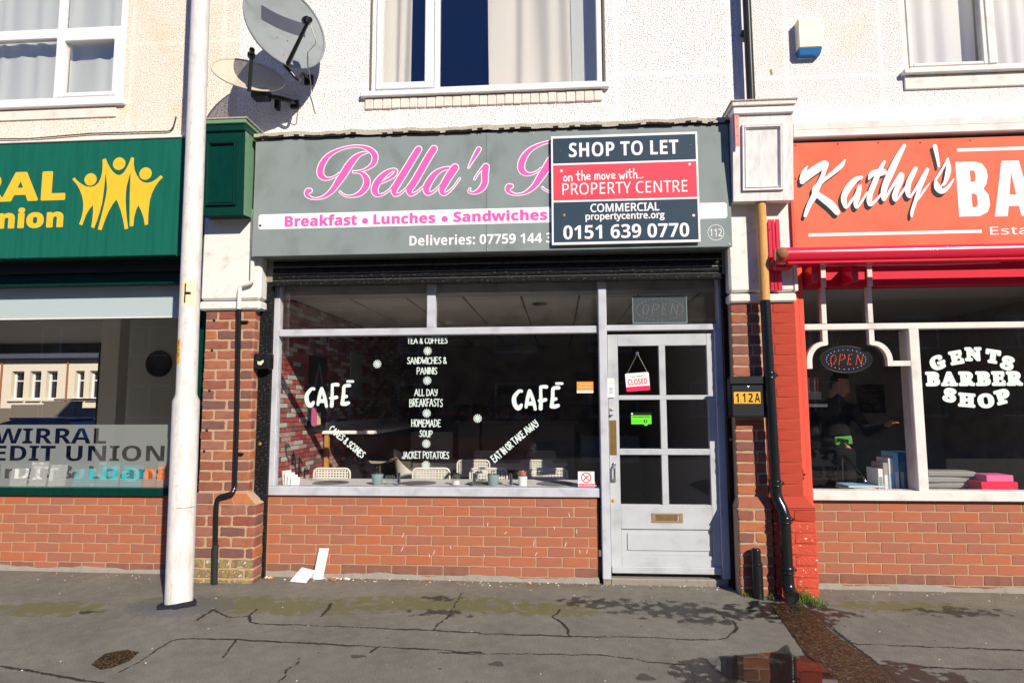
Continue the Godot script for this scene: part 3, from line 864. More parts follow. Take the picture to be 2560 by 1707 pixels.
	mat("tyre", Color(0.012, 0.012, 0.012), 0.9)
	mat("stone_wall", Color(0.20, 0.17, 0.13), 0.9, {"tex": "grain", "scale": 1.0})

# ---------------------------------------------------------------- ground
const PX := 2048
const PZ := 1024
const GX0 := -4.6
const GZ0 := -0.2
const GW := 8.8
const GD := 4.4

func ground_y(x: float, z := 0.0) -> float:
	return -0.006 * clampf(x, -8.0, 8.0) - 0.010 - 0.006 * z

func noise_bytes(s: int, freq: float, oct: int, w := PX, h := PZ) -> PackedByteArray:
	var f := FastNoiseLite.new()
	f.seed = s
	f.noise_type = FastNoiseLite.TYPE_SIMPLEX_SMOOTH
	f.frequency = freq
	f.fractal_octaves = oct
	return f.get_image(w, h, false, false, true).get_data()

func gpx(x: float) -> float:
	return (x - GX0) / GW * PX

func gpz(z: float) -> float:
	return (z - GZ0) / GD * PZ

func build_ground() -> void:
	var fine := noise_bytes(11, 0.35, 2)
	var mid := noise_bytes(12, 0.035, 4)
	var big := noise_bytes(13, 0.006, 4)
	var ragged := noise_bytes(14, 0.11, 4)
	var patchy := noise_bytes(15, 0.035, 5)
	var rgb := PackedByteArray()
	rgb.resize(PX * PZ * 3)
	var rough := PackedByteArray()
	rough.resize(PX * PZ)
	var high := PackedByteArray()
	high.resize(PX * PZ)
	for i in PX * PZ:
		var k: float = 0.70 + fine[i] * 0.0012 + mid[i] * 0.0006 + big[i] * 0.0006
		rgb[i * 3] = int(127.0 * k)
		rgb[i * 3 + 1] = int(124.0 * k)
		rgb[i * 3 + 2] = int(110.0 * k)
		rough[i] = 225
		high[i] = 120 + fine[i] / 3
	# moss, wet marks and chewing gum lie where the photograph shows them
	for e in MOSS:
		stain(rgb, rough, patchy, e, 0.5, Color(0.44, 0.43, 0.24), 0.72, 230)
	for e in WET:
		stain(rgb, rough, patchy, e, 0.66, Color(0.17, 0.175, 0.15), 0.72, 170)
	stain(rgb, rough, ragged, [-2.86, 0.86, 0.42, 0.28], 0.45, Color(0.40, 0.41, 0.43), 0.8, 200)
	stain(rgb, rough, patchy, [1.45, 1.78, 0.85, 0.34], 0.40, Color(0.13, 0.12, 0.105), 0.9, 60)
	stain(rgb, rough, patchy, [1.70, 0.62, 0.34, 0.34], 0.5, Color(0.10, 0.10, 0.085), 0.85, 80)
	for e in GUM:
		var pale: bool = e[2] < 0.045
		spot(rgb, e, Color(0.55, 0.53, 0.50) if pale else Color(0.20, 0.195, 0.185), 0.6)
	for k in 260:
		var r := rng.randf_range(0.004, 0.013)
		spot(rgb, [rng.randf_range(-4.5, 4.1), rng.randf_range(0.02, 4.0), r, r], Color(0.62, 0.60, 0.55) if rng.randf() < 0.55 else Color(0.16, 0.15, 0.13), 0.75)
	for c in CRACKS:
		crack(rgb, high, c)
	var tex_a := ImageTexture.create_from_image(Image.create_from_data(PX, PZ, false, Image.FORMAT_RGB8, rgb))
	var tex_r := ImageTexture.create_from_image(Image.create_from_data(PX, PZ, false, Image.FORMAT_L8, rough))
	var tex_h := ImageTexture.create_from_image(Image.create_from_data(PX, PZ, false, Image.FORMAT_L8, high))
	var m := StandardMaterial3D.new()
	m.resource_name = "tarmac"
	m.albedo_texture = tex_a
	m.roughness = 1.0
	m.roughness_texture = tex_r
	m.heightmap_enabled = true
	m.heightmap_texture = tex_h
	m.heightmap_scale = 0.45
	m.detail_enabled = true
	m.detail_albedo = tex["grit"]
	m.detail_blend_mode = BaseMaterial3D.BLEND_MODE_MUL
	m.detail_uv_layer = BaseMaterial3D.DETAIL_UV_2
	m.uv2_triplanar = true
	m.uv2_world_triplanar = true
	m.uv2_scale = Vector3(1.3, 1.3, 1.3)
	M["tarmac"] = m
	var b := Builder.new()
	b.mapped = true
	for i in 12:
		var xa := -24.0 + i * 4.0
		var xb := xa + 4.0
		var za := -0.35
		var zb := 4.2
		var p := [Vector3(xa, ground_y(xa, za), za), Vector3(xb, ground_y(xb, za), za), Vector3(xb, ground_y(xb, zb), zb), Vector3(xa, ground_y(xa, zb), zb)]
		var uvs := []
		for q in p:
			uvs.append(Vector2((q.x - GX0) / GW, (q.z - GZ0) / GD))
		for t in [[0, 1, 2], [0, 2, 3]]:
			for k in t:
				b.v.append(p[k]); b.n.append(Vector3.UP); b.uv.append(uvs[k])
	structure("pavement", b.mesh(), m)
	var r := Builder.new()
	r.quad(Vector3(-200, -0.16, -200), Vector3(200, -0.16, -200), Vector3(200, -0.16, 200), Vector3(-200, -0.16, 200), Vector3.UP)
	structure("road", r.mesh(), M.road_black)
	var kb := Builder.new()
	for i in 26:
		kb.box(-24.0 + i * 0.915 * 2, -0.3, 4.204, -24.0 + i * 0.915 * 2 + 1.82, -0.035, 4.35, 0.012)
	structure("kerb", kb.mesh(), M.kerb_stone)
	# the drain strip that runs from the foot of the soil pipe to the kerb, and the puddle on it
	var d := Builder.new()
	flat_patch(d, DRAIN, 0.004)
	structure("drain_channel", d.mesh(), M.drain_stone)
	d = Builder.new()
	flat_patch(d, PUDDLE, 0.008)
	structure("puddle", d.mesh(), M.water)
	d = Builder.new()
	flat_patch(d, COVER_HOLE, 0.004)
	var o := structure("sunken_patch", d.mesh(), M.silt)
	o.set_meta("label", "brown sunken hole in the tarmac filled with silt")

func flat_patch(b: Builder, flat: Array, up: float) -> void:
	var p := PackedVector2Array()
	var n := flat.size() / 2
	for i in n:
		var a := Vector2(flat[i * 2], flat[i * 2 + 1])
		var c := Vector2(flat[(i * 2 + 2) % flat.size()], flat[(i * 2 + 3) % flat.size()])
		var steps := maxi(1, int(a.distance_to(c) / 0.05))
		for k in steps:
			p.append(a.lerp(c, float(k) / steps) + Vector2(rng.randf_range(-1, 1), rng.randf_range(-1, 1)) * 0.006)
	var ids := Geometry2D.triangulate_polygon(p)
	for i in range(0, ids.size(), 3):
		var t := []
		for k in 3:
			var q := p[ids[i + k]]
			t.append(Vector3(q.x, ground_y(q.x, q.y) + up, q.y))
		b.tri(t[0], t[1], t[2], Vector3.UP)

func stain(rgb: PackedByteArray, rough: PackedByteArray, ragged: PackedByteArray, e: Array, cut: float, col: Color, strength: float, gloss: int) -> void:
	var cx := gpx(e[0])
	var cz := gpz(e[1])
	var rx: float = e[2] / GW * PX
	var rz: float = e[3] / GD * PZ
	var c := [col.r * 255.0, col.g * 255.0, col.b * 255.0]
	for z in range(maxi(0, int(cz - rz)), mini(PZ, int(cz + rz) + 1)):
		for x in range(maxi(0, int(cx - rx)), mini(PX, int(cx + rx) + 1)):
			var d := Vector2((x - cx) / rx, (z - cz) / rz).length()
			if d > 1.0:
				continue
			var i := z * PX + x
			var a: float = clampf((ragged[i] / 255.0 + (1.0 - d) * 0.55 - cut) * 6.0, 0.0, 1.0) * strength
			if a <= 0.0:
				continue
			for k in 3:
				rgb[i * 3 + k] = int(lerpf(rgb[i * 3 + k], c[k], a))
			rough[i] = int(lerpf(rough[i], gloss, a))

func spot(rgb: PackedByteArray, e: Array, col: Color, strength: float) -> void:
	var cx := gpx(e[0])
	var cz := gpz(e[1])
	var rx: float = maxf(1.0, e[2] / GW * PX * 0.8)
	var rz: float = maxf(1.0, e[3] / GD * PZ * 0.8)
	var wob := rng.randf_range(0.0, TAU)
	for z in range(maxi(0, int(cz - rz * 1.3)), mini(PZ, int(cz + rz * 1.3) + 1)):
		for x in range(maxi(0, int(cx - rx * 1.3)), mini(PX, int(cx + rx * 1.3) + 1)):
			var v := Vector2((x - cx) / rx, (z - cz) / rz)
			if v.length() > 1.0 + 0.2 * sin(v.angle() * 3.0 + wob):
				continue
			var i := (z * PX + x) * 3
			rgb[i] = int(lerpf(rgb[i], col.r * 255.0, strength))
			rgb[i + 1] = int(lerpf(rgb[i + 1], col.g * 255.0, strength))
			rgb[i + 2] = int(lerpf(rgb[i + 2], col.b * 255.0, strength))

func crack(rgb: PackedByteArray, high: PackedByteArray, c: Array) -> void:
	var w := rng.randf_range(1.2, 1.9)
	var drift := Vector2.ZERO
	for s in c.size() / 2 - 1:
		var a := Vector2(gpx(c[s * 2]), gpz(c[s * 2 + 1]))
		var b := Vector2(gpx(c[s * 2 + 2]), gpz(c[s * 2 + 3]))
		var n := int(a.distance_to(b) * 1.5) + 1
		for k in n:
			if k % 3 == 0:
				drift = drift * 0.85 + Vector2(rng.randf_range(-1, 1), rng.randf_range(-1, 1)) * 0.9
				w = clampf(w + rng.randf_range(-0.3, 0.3), 0.9, 2.5)
			var p := a.lerp(b, float(k) / n) + drift
			for dz in range(-2, 3):
				for dx in range(-2, 3):
					if Vector2(dx, dz).length() > w:
						continue
					var x := int(p.x) + dx
					var z := int(p.y) + dz
					if x < 0 or z < 0 or x >= PX or z >= PZ:
						continue
					var i := z * PX + x
					high[i] = 10
					rgb[i * 3] = mini(rgb[i * 3], 42)
					rgb[i * 3 + 1] = mini(rgb[i * 3 + 1], 39)
					rgb[i * 3 + 2] = mini(rgb[i * 3 + 2], 31)

# ---------------------------------------------------------------- walls
func brick_mesh(variant: int, w: float, h: float, d: float, wear: float) -> ArrayMesh:
	var key := "brick %d %.3f %.3f %.3f" % [variant, w, h, wear]
	if boxes_seen.has(key):
		return boxes_seen[key]
	var r := RandomNumberGenerator.new()
	r.seed = hash(key)
	var j := func(): return r.randf_range(-wear, wear)
	# a front face with worn arrises: the outline is drawn with a slightly uneven edge
	var n := 5
	var rim := []
	var inner := []
	var hw := w / 2
	var hh := h / 2
	for side in 4:
		for k in n:
			var t := -1.0 + 2.0 * k / n
			var p := [Vector2(t * hw, -hh), Vector2(hw, t * hh), Vector2(-t * hw, hh), Vector2(-hw, -t * hh)][side] as Vector2
			if k == 0:
				p *= 1.0 - wear * 2.0 / maxf(w, h)
			p += Vector2(j.call(), j.call())
			rim.append(Vector3(p.x, p.y, -0.002 - wear * 0.7))
			var q := Vector2(p.x - signf(p.x) * minf(0.004 + wear, absf(p.x)), p.y - signf(p.y) * minf(0.004 + wear, absf(p.y)))
			inner.append(Vector3(q.x, q.y, j.call() * 0.25))
	var b := Builder.new()
	var m := rim.size()
	for i in m:
		var k := (i + 1) % m
		b.tri_n([rim[i], rim[k], inner[k]], [(rim[i] * Vector3(1, 1, 0)).normalized() + Vector3(0, 0, 1), (rim[k] * Vector3(1, 1, 0)).normalized() + Vector3(0, 0, 1), Vector3(0, 0, 1)])
		b.tri_n([rim[i], inner[k], inner[i]], [(rim[i] * Vector3(1, 1, 0)).normalized() + Vector3(0, 0, 1), Vector3(0, 0, 1), Vector3(0, 0, 1)])
		b.tri(Vector3(0, 0, 0.0005), inner[i], inner[k], Vector3(0, 0, 1))
		b.quad(rim[i], rim[k], rim[k] + Vector3(0, 0, -d), rim[i] + Vector3(0, 0, -d), rim[i] * Vector3(1, 1, 0))
	boxes_seen[key] = b.mesh()
	return boxes_seen[key]

# one brick whose face lies at z between x0..x1 and y0..y1
func brick(parent: Node, x0: float, x1: float, y0: float, y1: float, z: float, d: float, material: Material, wear := 0.001) -> void:
	if x1 - x0 < 0.012:
		return
	var full := absf((x1 - x0) - 0.219) < 0.002
	var o := put(parent, "brick", brick_mesh(rng.randi() % 4, 0.219 if full else snappedf(x1 - x0, 0.005), snappedf(y1 - y0, 0.002), d, wear), material, Vector3((x0 + x1) / 2, (y0 + y1) / 2, z + rng.randf_range(-0.001, 0.001)))
	o.rotation.z = rng.randf_range(-1, 1) * wear * 2.0

func stall_riser(building: Node3D, x0: float, x1: float, top_joint: float, phase1: float, phase2: float, shift_tone := 0) -> void:
	var riser := put(building, "stall_riser", box_mesh(x1 - x0, 0.98, 0.2, 0.0), M.mortar, Vector3((x0 + x1) / 2, 0.71 - 0.49, -0.104))
	for row in 9:
		var y1 := top_joint + 0.0847 * (1 - row) - 0.0045
		var y0 := y1 - 0.0757
		if row == 0:
			y1 = minf(y1, 0.694)
		var ph := phase1 if row % 2 == 0 else phase2
		var k0 := int(floor((x0 - ph) / 0.228)) - 1
		for k in range(k0, k0 + 40):
			var a := ph + k * 0.228 + 0.0045
			var b := a + 0.219
			a = maxf(a + rng.randf_range(-0.001, 0.001), x0)
			b = minf(b + rng.randf_range(-0.001, 0.001), x1)
			if b - a < 0.01:
				continue
			var tone := rng.randi() % 8
			if row >= 7 and rng.randf() < 0.6:
				tone = 4 + rng.randi() % 3
			var m: Material = M["brick%d" % tone]
			if row == 8 or (row == 7 and rng.randf() < 0.55):
				m = M.brick_sooty
			brick(riser, a, b, y0, y1, 0.0, 0.04, m, 0.0018)
	# cement fillet where the wall meets the tarmac
	var c := Builder.new()
	var n := 40
	for i in n:
		var xa := lerpf(x0, x1, float(i) / n)
		var xb := lerpf(x0, x1, float(i + 1) / n)
		var ya := ground_y(xa)
		var yb := ground_y(xb)
		var ta := 0.035 + 0.010 * sin(xa * 7.0) + 0.006 * sin(xa * 23.0)
		var tb := 0.035 + 0.010 * sin(xb * 7.0) + 0.006 * sin(xb * 23.0)
		c.quad(Vector3(xa, ya + ta, 0.003), Vector3(xb, yb + tb, 0.003), Vector3(xb, yb - 0.02, 0.05), Vector3(xa, ya - 0.02, 0.05), Vector3(0, 1, 1))
	put(building, "cement_fillet", c.mesh(), M.cement)

# a wall sheet with thickness and rectangular openings
func holed(x0: float, x1: float, y0: float, y1: float, z0: float, z1: float, holes: Array) -> ArrayMesh:
	var xs := [x0, x1]
	var ys := [y0, y1]
	for h in holes:
		xs.append_array([h[0], h[1]])
		ys.append_array([h[2], h[3]])
	xs.sort()
	ys.sort()
	var b := Builder.new()
	for i in xs.size() - 1:
		for j in ys.size() - 1:
			if xs[i + 1] - xs[i] < 1e-4 or ys[j + 1] - ys[j] < 1e-4:
				continue
			var cx: float = (xs[i] + xs[i + 1]) / 2
			var cy: float = (ys[j] + ys[j + 1]) / 2
			var open := false
			for h in holes:
				open = open or (cx > h[0] and cx < h[1] and cy > h[2] and cy < h[3])
			if open:
				continue
			for z in [z0, z1]:
				b.quad(Vector3(xs[i], ys[j], z), Vector3(xs[i + 1], ys[j], z), Vector3(xs[i + 1], ys[j + 1], z), Vector3(xs[i], ys[j + 1], z), Vector3(0, 0, 1 if z == z1 else -1))
	for h in holes:
		b.quad(Vector3(h[0], h[2], z0), Vector3(h[0], h[3], z0), Vector3(h[0], h[3], z1), Vector3(h[0], h[2], z1), Vector3(1, 0, 0))
		b.quad(Vector3(h[1], h[2], z0), Vector3(h[1], h[3], z0), Vector3(h[1], h[3], z1), Vector3(h[1], h[2], z1), Vector3(-1, 0, 0))
		b.quad(Vector3(h[0], h[2], z0), Vector3(h[1], h[2], z0), Vector3(h[1], h[2], z1), Vector3(h[0], h[2], z1), Vector3(0, 1, 0))
		b.quad(Vector3(h[0], h[3], z0), Vector3(h[1], h[3], z0), Vector3(h[1], h[3], z1), Vector3(h[0], h[3], z1), Vector3(0, -1, 0))
	b.quad(Vector3(x0, y0, z0), Vector3(x0, y1, z0), Vector3(x0, y1, z1), Vector3(x0, y0, z1), Vector3(-1, 0, 0))
	b.quad(Vector3(x1, y0, z0), Vector3(x1, y1, z0), Vector3(x1, y1, z1), Vector3(x1, y0, z1), Vector3(1, 0, 0))
	b.quad(Vector3(x0, y0, z0), Vector3(x1, y0, z0), Vector3(x1, y0, z1), Vector3(x0, y0, z1), Vector3(0, -1, 0))
	b.quad(Vector3(x0, y1, z0), Vector3(x1, y1, z0), Vector3(x1, y1, z1), Vector3(x0, y1, z1), Vector3(0, 1, 0))
	return b.mesh()

# a room's shell round an inner space, open to the front
func room(building: Node3D, x0: float, x1: float, y0: float, y1: float, zb: float, zf: float, m: Dictionary, t := 0.08, back_holes := []) -> void:
	bx(building, "side_wall", x0 - t, y0, zb, x0, y1, zf, m.left, 0)
	bx(building, "side_wall", x1, y0, zb, x1 + t, y1, zf, m.right, 0)
	if back_holes.size():
		put(building, "back_wall", holed(x0 - t, x1 + t, y0 - t, y1 + t, zb - t, zb, back_holes), m.back)
	else:
		bx(building, "back_wall", x0 - t, y0 - t, zb - t, x1 + t, y1 + t, zb, m.back, 0)
	bx(building, "room_floor", x0 - t, y0 - t, zb, x1 + t, y0, zf, m.floor, 0)
	bx(building, "room_ceiling", x0 - t, y1, zb, x1 + t, y1 + t, zf, m.ceil, 0)

# double glazed window in an opening: frame bars, panes, sill
func upvc_window(building: Node3D, zf: float, bars: Array, panes: Array, sill: Array, frame: Material) -> Node3D:
	var w := bxs(building, "window", bars, frame, 0.006)
	for p in panes:
		bx(w, "pane", p[0], p[2], zf - 0.006, p[1], p[3], zf - 0.002, M.pane, 0)
		bx(w, "pane", p[0], p[2], zf - 0.022, p[1], p[3], zf - 0.018, M.pane, 0)
	if sill.size():
		bx(w, "sill", sill[0], sill[2], sill[4], sill[1], sill[3], sill[5], frame, 0.006)
	return w

func build_credit_union() -> void:
	var b := thing("shop_building", "cream pebbledashed shop building with green fascia and frosted window band", "building", Vector3(-4.6, 0, 0))
	put(b, "wall", holed(-9.0, -2.98, 3.86, 6.6, -0.15, 0.12, [[-5.75, -4.115, 4.40, 5.9]]), M.dash_cream)
	# plain band under the window and the thin cable along the wall
	bx(b, "sill_band", -5.9, 4.235, 0.12, -4.17, 4.325, 0.135, M.soldier, 0.004)
	var w := upvc_window(b, 0.09, [
		[-5.745, 4.40, 0.05, -4.12, 4.45, 0.125], [-5.745, 5.06, 0.05, -4.83, 5.16, 0.112], [-4.775, 5.06, 0.05, -4.19, 5.16, 0.112], [-4.19, 4.45, 0.05, -4.12, 5.9, 0.11], [-4.83, 4.45, 0.05, -4.775, 5.9, 0.115],
		[-4.775, 4.45, 0.052, -4.735, 5.06, 0.128], [-4.232, 4.45, 0.052, -4.19, 5.06, 0.128], [-4.735, 4.45, 0.053, -4.232, 4.495, 0.128], [-4.735, 5.015, 0.053, -4.232, 5.06, 0.128], [-5.745, 4.45, 0.05, -5.70, 5.06, 0.11]],
		[[-5.70, -4.83, 4.45, 5.06], [-4.735, -4.232, 4.495, 5.015], [-5.70, -4.83, 5.16, 5.9], [-4.775, -4.19, 5.16, 5.9]],
		[-5.95, -4.075, 4.345, 4.398, 0.03, 0.165], M.upvc)
	w.set_meta("label", "white four-light window with net curtain")
	# the room behind it
	room(b, -6.2, -3.4, 4.0, 6.4, -3.0, -0.152, {"left": M.room_grey, "right": M.room_grey, "back": M.room_grey, "floor": M.room_dark, "ceil": M.room_pale})
	bx(b, "roof", -9.2, 6.6, -5.2, -2.98, 6.75, 0.4, M.slate)
	stall_riser(b, -7.4, -3.16, 0.604, -5.135, -5.024)
	# shop window: head, sill, jambs, one big pane
	var s := bxs(b, "shop_window", [[-7.4, 0.695, -0.09, -3.42, 0.762, 0.04], [-3.42, 0.695, -0.09, -3.30, 2.75, 0.02], [-7.4, 2.64, -0.09, -3.42, 2.75, 0.03]], M.green_dark, 0.005)
	bx(s, "pane", -7.4, 0.762, -0.024, -3.42, 2.64, -0.018, M.pane, 0)
	bx(b, "jamb", -3.30, 0.6, -0.12, -3.14, 2.75, 0.01, M.green_dark, 0)
	bx(b, "shutter_box", -7.4, 2.752, -0.1, -3.14, 3.86, 0.11, M.pipe_grey, 0)
	dust_sheet(s, -7.4, -3.42, 0.762, 2.64, -0.0255, "dust_light")
	frosted_film(s)
	bx(b, "corner_pier", -8.2, -0.2, -0.3, -7.4, 3.86, 0.2, M.dash_cream, 0)
	tube_part(b, "wall_cable", bend([Vector3(-6.0, 4.07, 0.135), Vector3(-5.0, 4.045, 0.135), Vector3(-4.4, 4.075, 0.135), Vector3(-3.62, 4.068, 0.135), Vector3(-3.59, 4.10, 0.135), Vector3(-3.565, 4.21, 0.135)], 0.03), 0.006, M.pipe_grey, 8)

# frosted vinyl with the words cut out of it
func frosted_film(parent: Node3D) -> void:
	var x0 := -6.2
	var x1 := -3.42
	var y0 := 0.764
	var y1 := 1.333
	var w := 1400
	var h := 288
	var data := PackedByteArray()
	data.resize(w * h * 4)
	for i in w * h:
		data[i * 4] = 142; data[i * 4 + 1] = 149; data[i * 4 + 2] = 144; data[i * 4 + 3] = 150
	for line in [["WIRRAL", -5.29, -4.183, 1.161, 1.301, sans_bold], ["CREDIT UNION", -5.66, -3.615, 0.999, 1.142, sans_bold], ["Savings & Loans", -5.72, -3.573, 0.80, 0.965, sans_bold]]:
		var t := TextMesh.new()
		t.text = line[0]
		t.font = line[5]
		t.font_size = 96
		t.pixel_size = 0.01
		t.depth = 0.0
		var bb := t.get_aabb()
		var v: PackedVector3Array = t.surface_get_arrays(0)[Mesh.ARRAY_VERTEX]
		var ids = t.surface_get_arrays(0)[Mesh.ARRAY_INDEX]
		var q := PackedVector2Array()
		for p in v:
			var X: float = line[1] + (p.x - bb.position.x) / bb.size.x * (line[2] - line[1])
			var Y: float = line[3] + (p.y - bb.position.y) / bb.size.y * (line[4] - line[3])
			q.append(Vector2((X - x0) / (x1 - x0) * w, (y1 - Y) / (y1 - y0) * h))
		var n: int = ids.size() if ids != null else q.size()
		for i in range(0, n, 3):
			var a: Vector2 = q[ids[i] if ids != null else i]
			var b: Vector2 = q[ids[i + 1] if ids != null else i + 1]
			var c: Vector2 = q[ids[i + 2] if ids != null else i + 2]
			var ya := maxi(0, int(minf(a.y, minf(b.y, c.y))))
			var yb := mini(h - 1, int(maxf(a.y, maxf(b.y, c.y))) + 1)
			for y in range(ya, yb + 1):
				var xs := []
				for e in [[a, b], [b, c], [c, a]]:
					var p0: Vector2 = e[0]
					var p1: Vector2 = e[1]
					if (p0.y <= y) != (p1.y <= y):
						xs.append(p0.x + (y - p0.y) / (p1.y - p0.y) * (p1.x - p0.x))
				if xs.size() == 2:
					for x in range(maxi(0, int(round(minf(xs[0], xs[1])))), mini(w, int(round(maxf(xs[0], xs[1]))))):
						data[(y * w + x) * 4 + 3] = 0
	var m := StandardMaterial3D.new()
	m.resource_name = "frosted_film"
	m.albedo_texture = ImageTexture.create_from_image(Image.create_from_data(w, h, false, Image.FORMAT_RGBA8, data))
	m.transparency = BaseMaterial3D.TRANSPARENCY_ALPHA
	m.roughness = 0.7
	m.texture_repeat = false
	var b := Builder.new()
	b.mapped = true
	var p := [Vector3(x0, y0, 0), Vector3(x1, y0, 0), Vector3(x1, y1, 0), Vector3(x0, y1, 0)]
	var uvs := [Vector2(0, 1), Vector2(1, 1), Vector2(1, 0), Vector2(0, 0)]
	for t in [[0, 2, 1], [0, 3, 2]]:
		for k in t:
			b.v.append(p[k] - p[0]); b.n.append(Vector3(0, 0, 1)); b.uv.append(uvs[k])
	var o := put(parent, "frosted_film", b.mesh(), m, Vector3(x0, y0, -0.0155))
	o.set_meta("label", "frosted band with words cut out of it")

func build_cafe() -> void:
	var b := thing("shop_building", "white pebbledashed shop building with grey cafe front and lilac door", "building", Vector3(-0.6, 0, 0))
	put(b, "wall", holed(-2.98, 1.66, 3.86, 6.6, -0.15, 0.12, [[-1.70, 0.428, 4.36, 5.9]]), M.dash_white)
	# row of bricks on end under the window
	var x := -1.755
	while x < 0.41:
		var wdt := 0.0815 + rng.randf_range(-0.004, 0.004)
		var o := put(b, "soldier_brick", box_mesh(snappedf(wdt - 0.003, 0.002), 0.098, 0.04, 0.006), M.soldier, Vector3(x + wdt / 2, 4.259 + rng.randf_range(-0.002, 0.002), 0.118 + rng.randf_range(-0.002, 0.003)))
		o.rotation.z = rng.randf_range(-0.012, 0.012)
		x += wdt
	upvc_window(b, 0.085, [
		[-1.70, 4.372, 0.04, -1.665, 5.9, 0.108], [-1.665, 4.372, 0.04, -1.118, 4.402, 0.108], [-1.118, 4.372, 0.04, -1.07, 5.9, 0.106], [-1.07, 4.372, 0.04, 0.372, 4.414, 0.108], [0.372, 4.372, 0.04, 0.426, 5.9, 0.108],
		[-1.662, 4.405, 0.042, -1.612, 5.9, 0.122], [-1.205, 4.405, 0.042, -1.122, 5.9, 0.122], [-1.612, 4.405, 0.043, -1.205, 4.468, 0.122]],
		[[-1.612, -1.205, 4.468, 5.9], [-1.07, 0.372, 4.414, 5.9]], [-1.79, 0.478, 4.318, 4.37, 0.02, 0.17], M.upvc)
	# weathered mastic at the reveals
	bx(b, "mastic", 0.4275, 4.36, 0.10, 0.452, 5.9, 0.1235, M.stone_wall, 0.004)
	bx(b, "mastic", -1.725, 4.36, 0.10, -1.7005, 5.9, 0.1235, M.stone_wall, 0.004)
	room(b, -2.4, 1.2, 4.0, 6.4, -3.2, -0.152, {"left": M.room_sky_reflection, "right": M.room_sky_reflection, "back": M.room_sky_reflection, "floor": M.room_dark, "ceil": M.room_sky_reflection})
	bx(b, "roof", -2.98, 6.6, -7.2, 1.66, 6.75, 0.4, M.slate)
	stall_riser(b, -2.63, 0.326, 0.619, -2.492, -2.389)
	# white paint flicks and scratches on the bricks
	for k in 16:
		var px := rng.randf_range(-1.4, 0.25)
		var py := rng.randf_range(0.12, 0.55)
		var f := Builder.new()
		var lean := rng.randf_range(-0.012, 0.02)
		f.stroke([Vector3(px, py, 0.0012), Vector3(px + lean * 0.4, py + rng.randf_range(0.006, 0.02), 0.0022), Vector3(px + lean, py + rng.randf_range(0.02, 0.045), 0.001)], 0.0035)
		put(b, "paint_flick", f.mesh(), M.board_white)
	bx(b, "paint_edge", -2.6295, 0.02, -0.1, -2.6175, 2.6, 0.060, M.post_red, 0.002)
	# shop window
	var s := bxs(b, "shop_window", [
		[-2.617, 0.706, -0.10, 0.352, 0.784, 0.030], [-2.617, 0.784, -0.06, -2.553, 2.62, 0.022], [-2.553, 2.13, -0.06, 0.352, 2.194, 0.028], [-1.183, 2.194, -0.06, -1.104, 2.62, 0.026]], M.frame_lilac, 0.005)
	bx(s, "post", 0.352, 0.03, -0.08, 0.424, 2.62, 0.060, M.frame_lilac, 0.006)
	bx(s, "transom", 0.424, 2.146, -0.06, 1.392, 2.197, 0.028, M.frame_lilac, 0.005)
	bx(s, "jamb", 1.352, 0.04, -0.08, 1.42, 2.146, 0.034, M.frame_lilac, 0.005)
	bx(s, "jamb", 1.392, 2.1465, -0.08, 1.42, 2.62, 0.034, M.frame_lilac, 0.005)
	bx(s, "post_foot", 0.356, -0.02, -0.05, 0.42, 0.0295, 0.05, M.cement, 0.006)
	bx(s, "pane", -2.553, 0.784, -0.026, 0.352, 2.13, -0.020, M.pane, 0)
	bx(s, "pane", -2.553, 2.194, -0.026, -1.183, 2.62, -0.020, M.pane, 0)
	bx(s, "pane", -1.104, 2.194, -0.026, 0.352, 2.62, -0.020, M.pane, 0)
	bx(s, "pane", 0.424, 2.197, -0.026, 1.392, 2.62, -0.020, M.pane, 0)
	dust_sheet(s, -2.553, 0.352, 0.784, 2.13, -0.0275, "dust_light")
	dust_sheet(s, -2.553, -1.183, 2.194, 2.62, -0.0275, "dust_heavy")
	dust_sheet(s, -1.104, 0.352, 2.194, 2.62, -0.0275, "dust_heavy")
	dust_sheet(s, 0.424, 1.392, 2.197, 2.62, -0.0275, "dust_heavy")
	window_words(s)
	cafe_door(b)
	bx(b, "doorstep", 0.42, -0.14, -0.1, 1.40, 0.040, 0.045, M.cement, 0.01)
	bx(b, "lintel", -2.8, 2.62, -0.1, 1.5, 3.86, 0.115, M.cement, 0)

func window_words(s: Node3D) -> void:
	var z := -0.0185
	for shift in [Vector2.ZERO, Vector2(1.893, -0.030)]:
		for part in [CAFE_STROKES.slice(0, 1), CAFE_STROKES.slice(1, 4), CAFE_STROKES.slice(4, 7), CAFE_STROKES.slice(7, 10), CAFE_STROKES.slice(10)]:
			cut_letters(s, part, z, M.mint_vinyl, 0.0, shift, "letter")
	for l in WINDOW_LINES:
		var b := Builder.new()
		hand_words(b, l[0], Vector2(l[1], l[2]), Vector2(1, 0), l[4] - l[2], l[3] - l[1], z, 0.0040)
		put(s, "lettering", b.mesh(), M.mint_vinyl)
	for e in [["CAKES & SCONES", CAKES_LINE, 0.056], ["EAT IN OR TAKE AWAY", EAT_LINE, 0.060]]:
		var b := Builder.new()
		var a := Vector2(e[1][0], e[1][1])
		var q := Vector2(e[1][2], e[1][3])
		var d := (q - a).normalized()
		hand_words(b, e[0], a, d, e[2], a.distance_to(q), z, 0.0050)
		put(s, "lettering", b.mesh(), M.mint_vinyl)
	for p in WINDOW_FLOWERS:
		var b := Builder.new()
		for k in 12:
			var d := Vector2.from_angle(TAU * k / 12.0)
			b.stroke([Vector3(p[0] + d.x * 0.006, p[1] + d.y * 0.006, 0.0022), Vector3(p[0] + d.x * 0.034, p[1] + d.y * 0.034, 0.0050)], z + k * 0.00005)
		put(s, "flower_decal", b.mesh(), M.mint_vinyl)

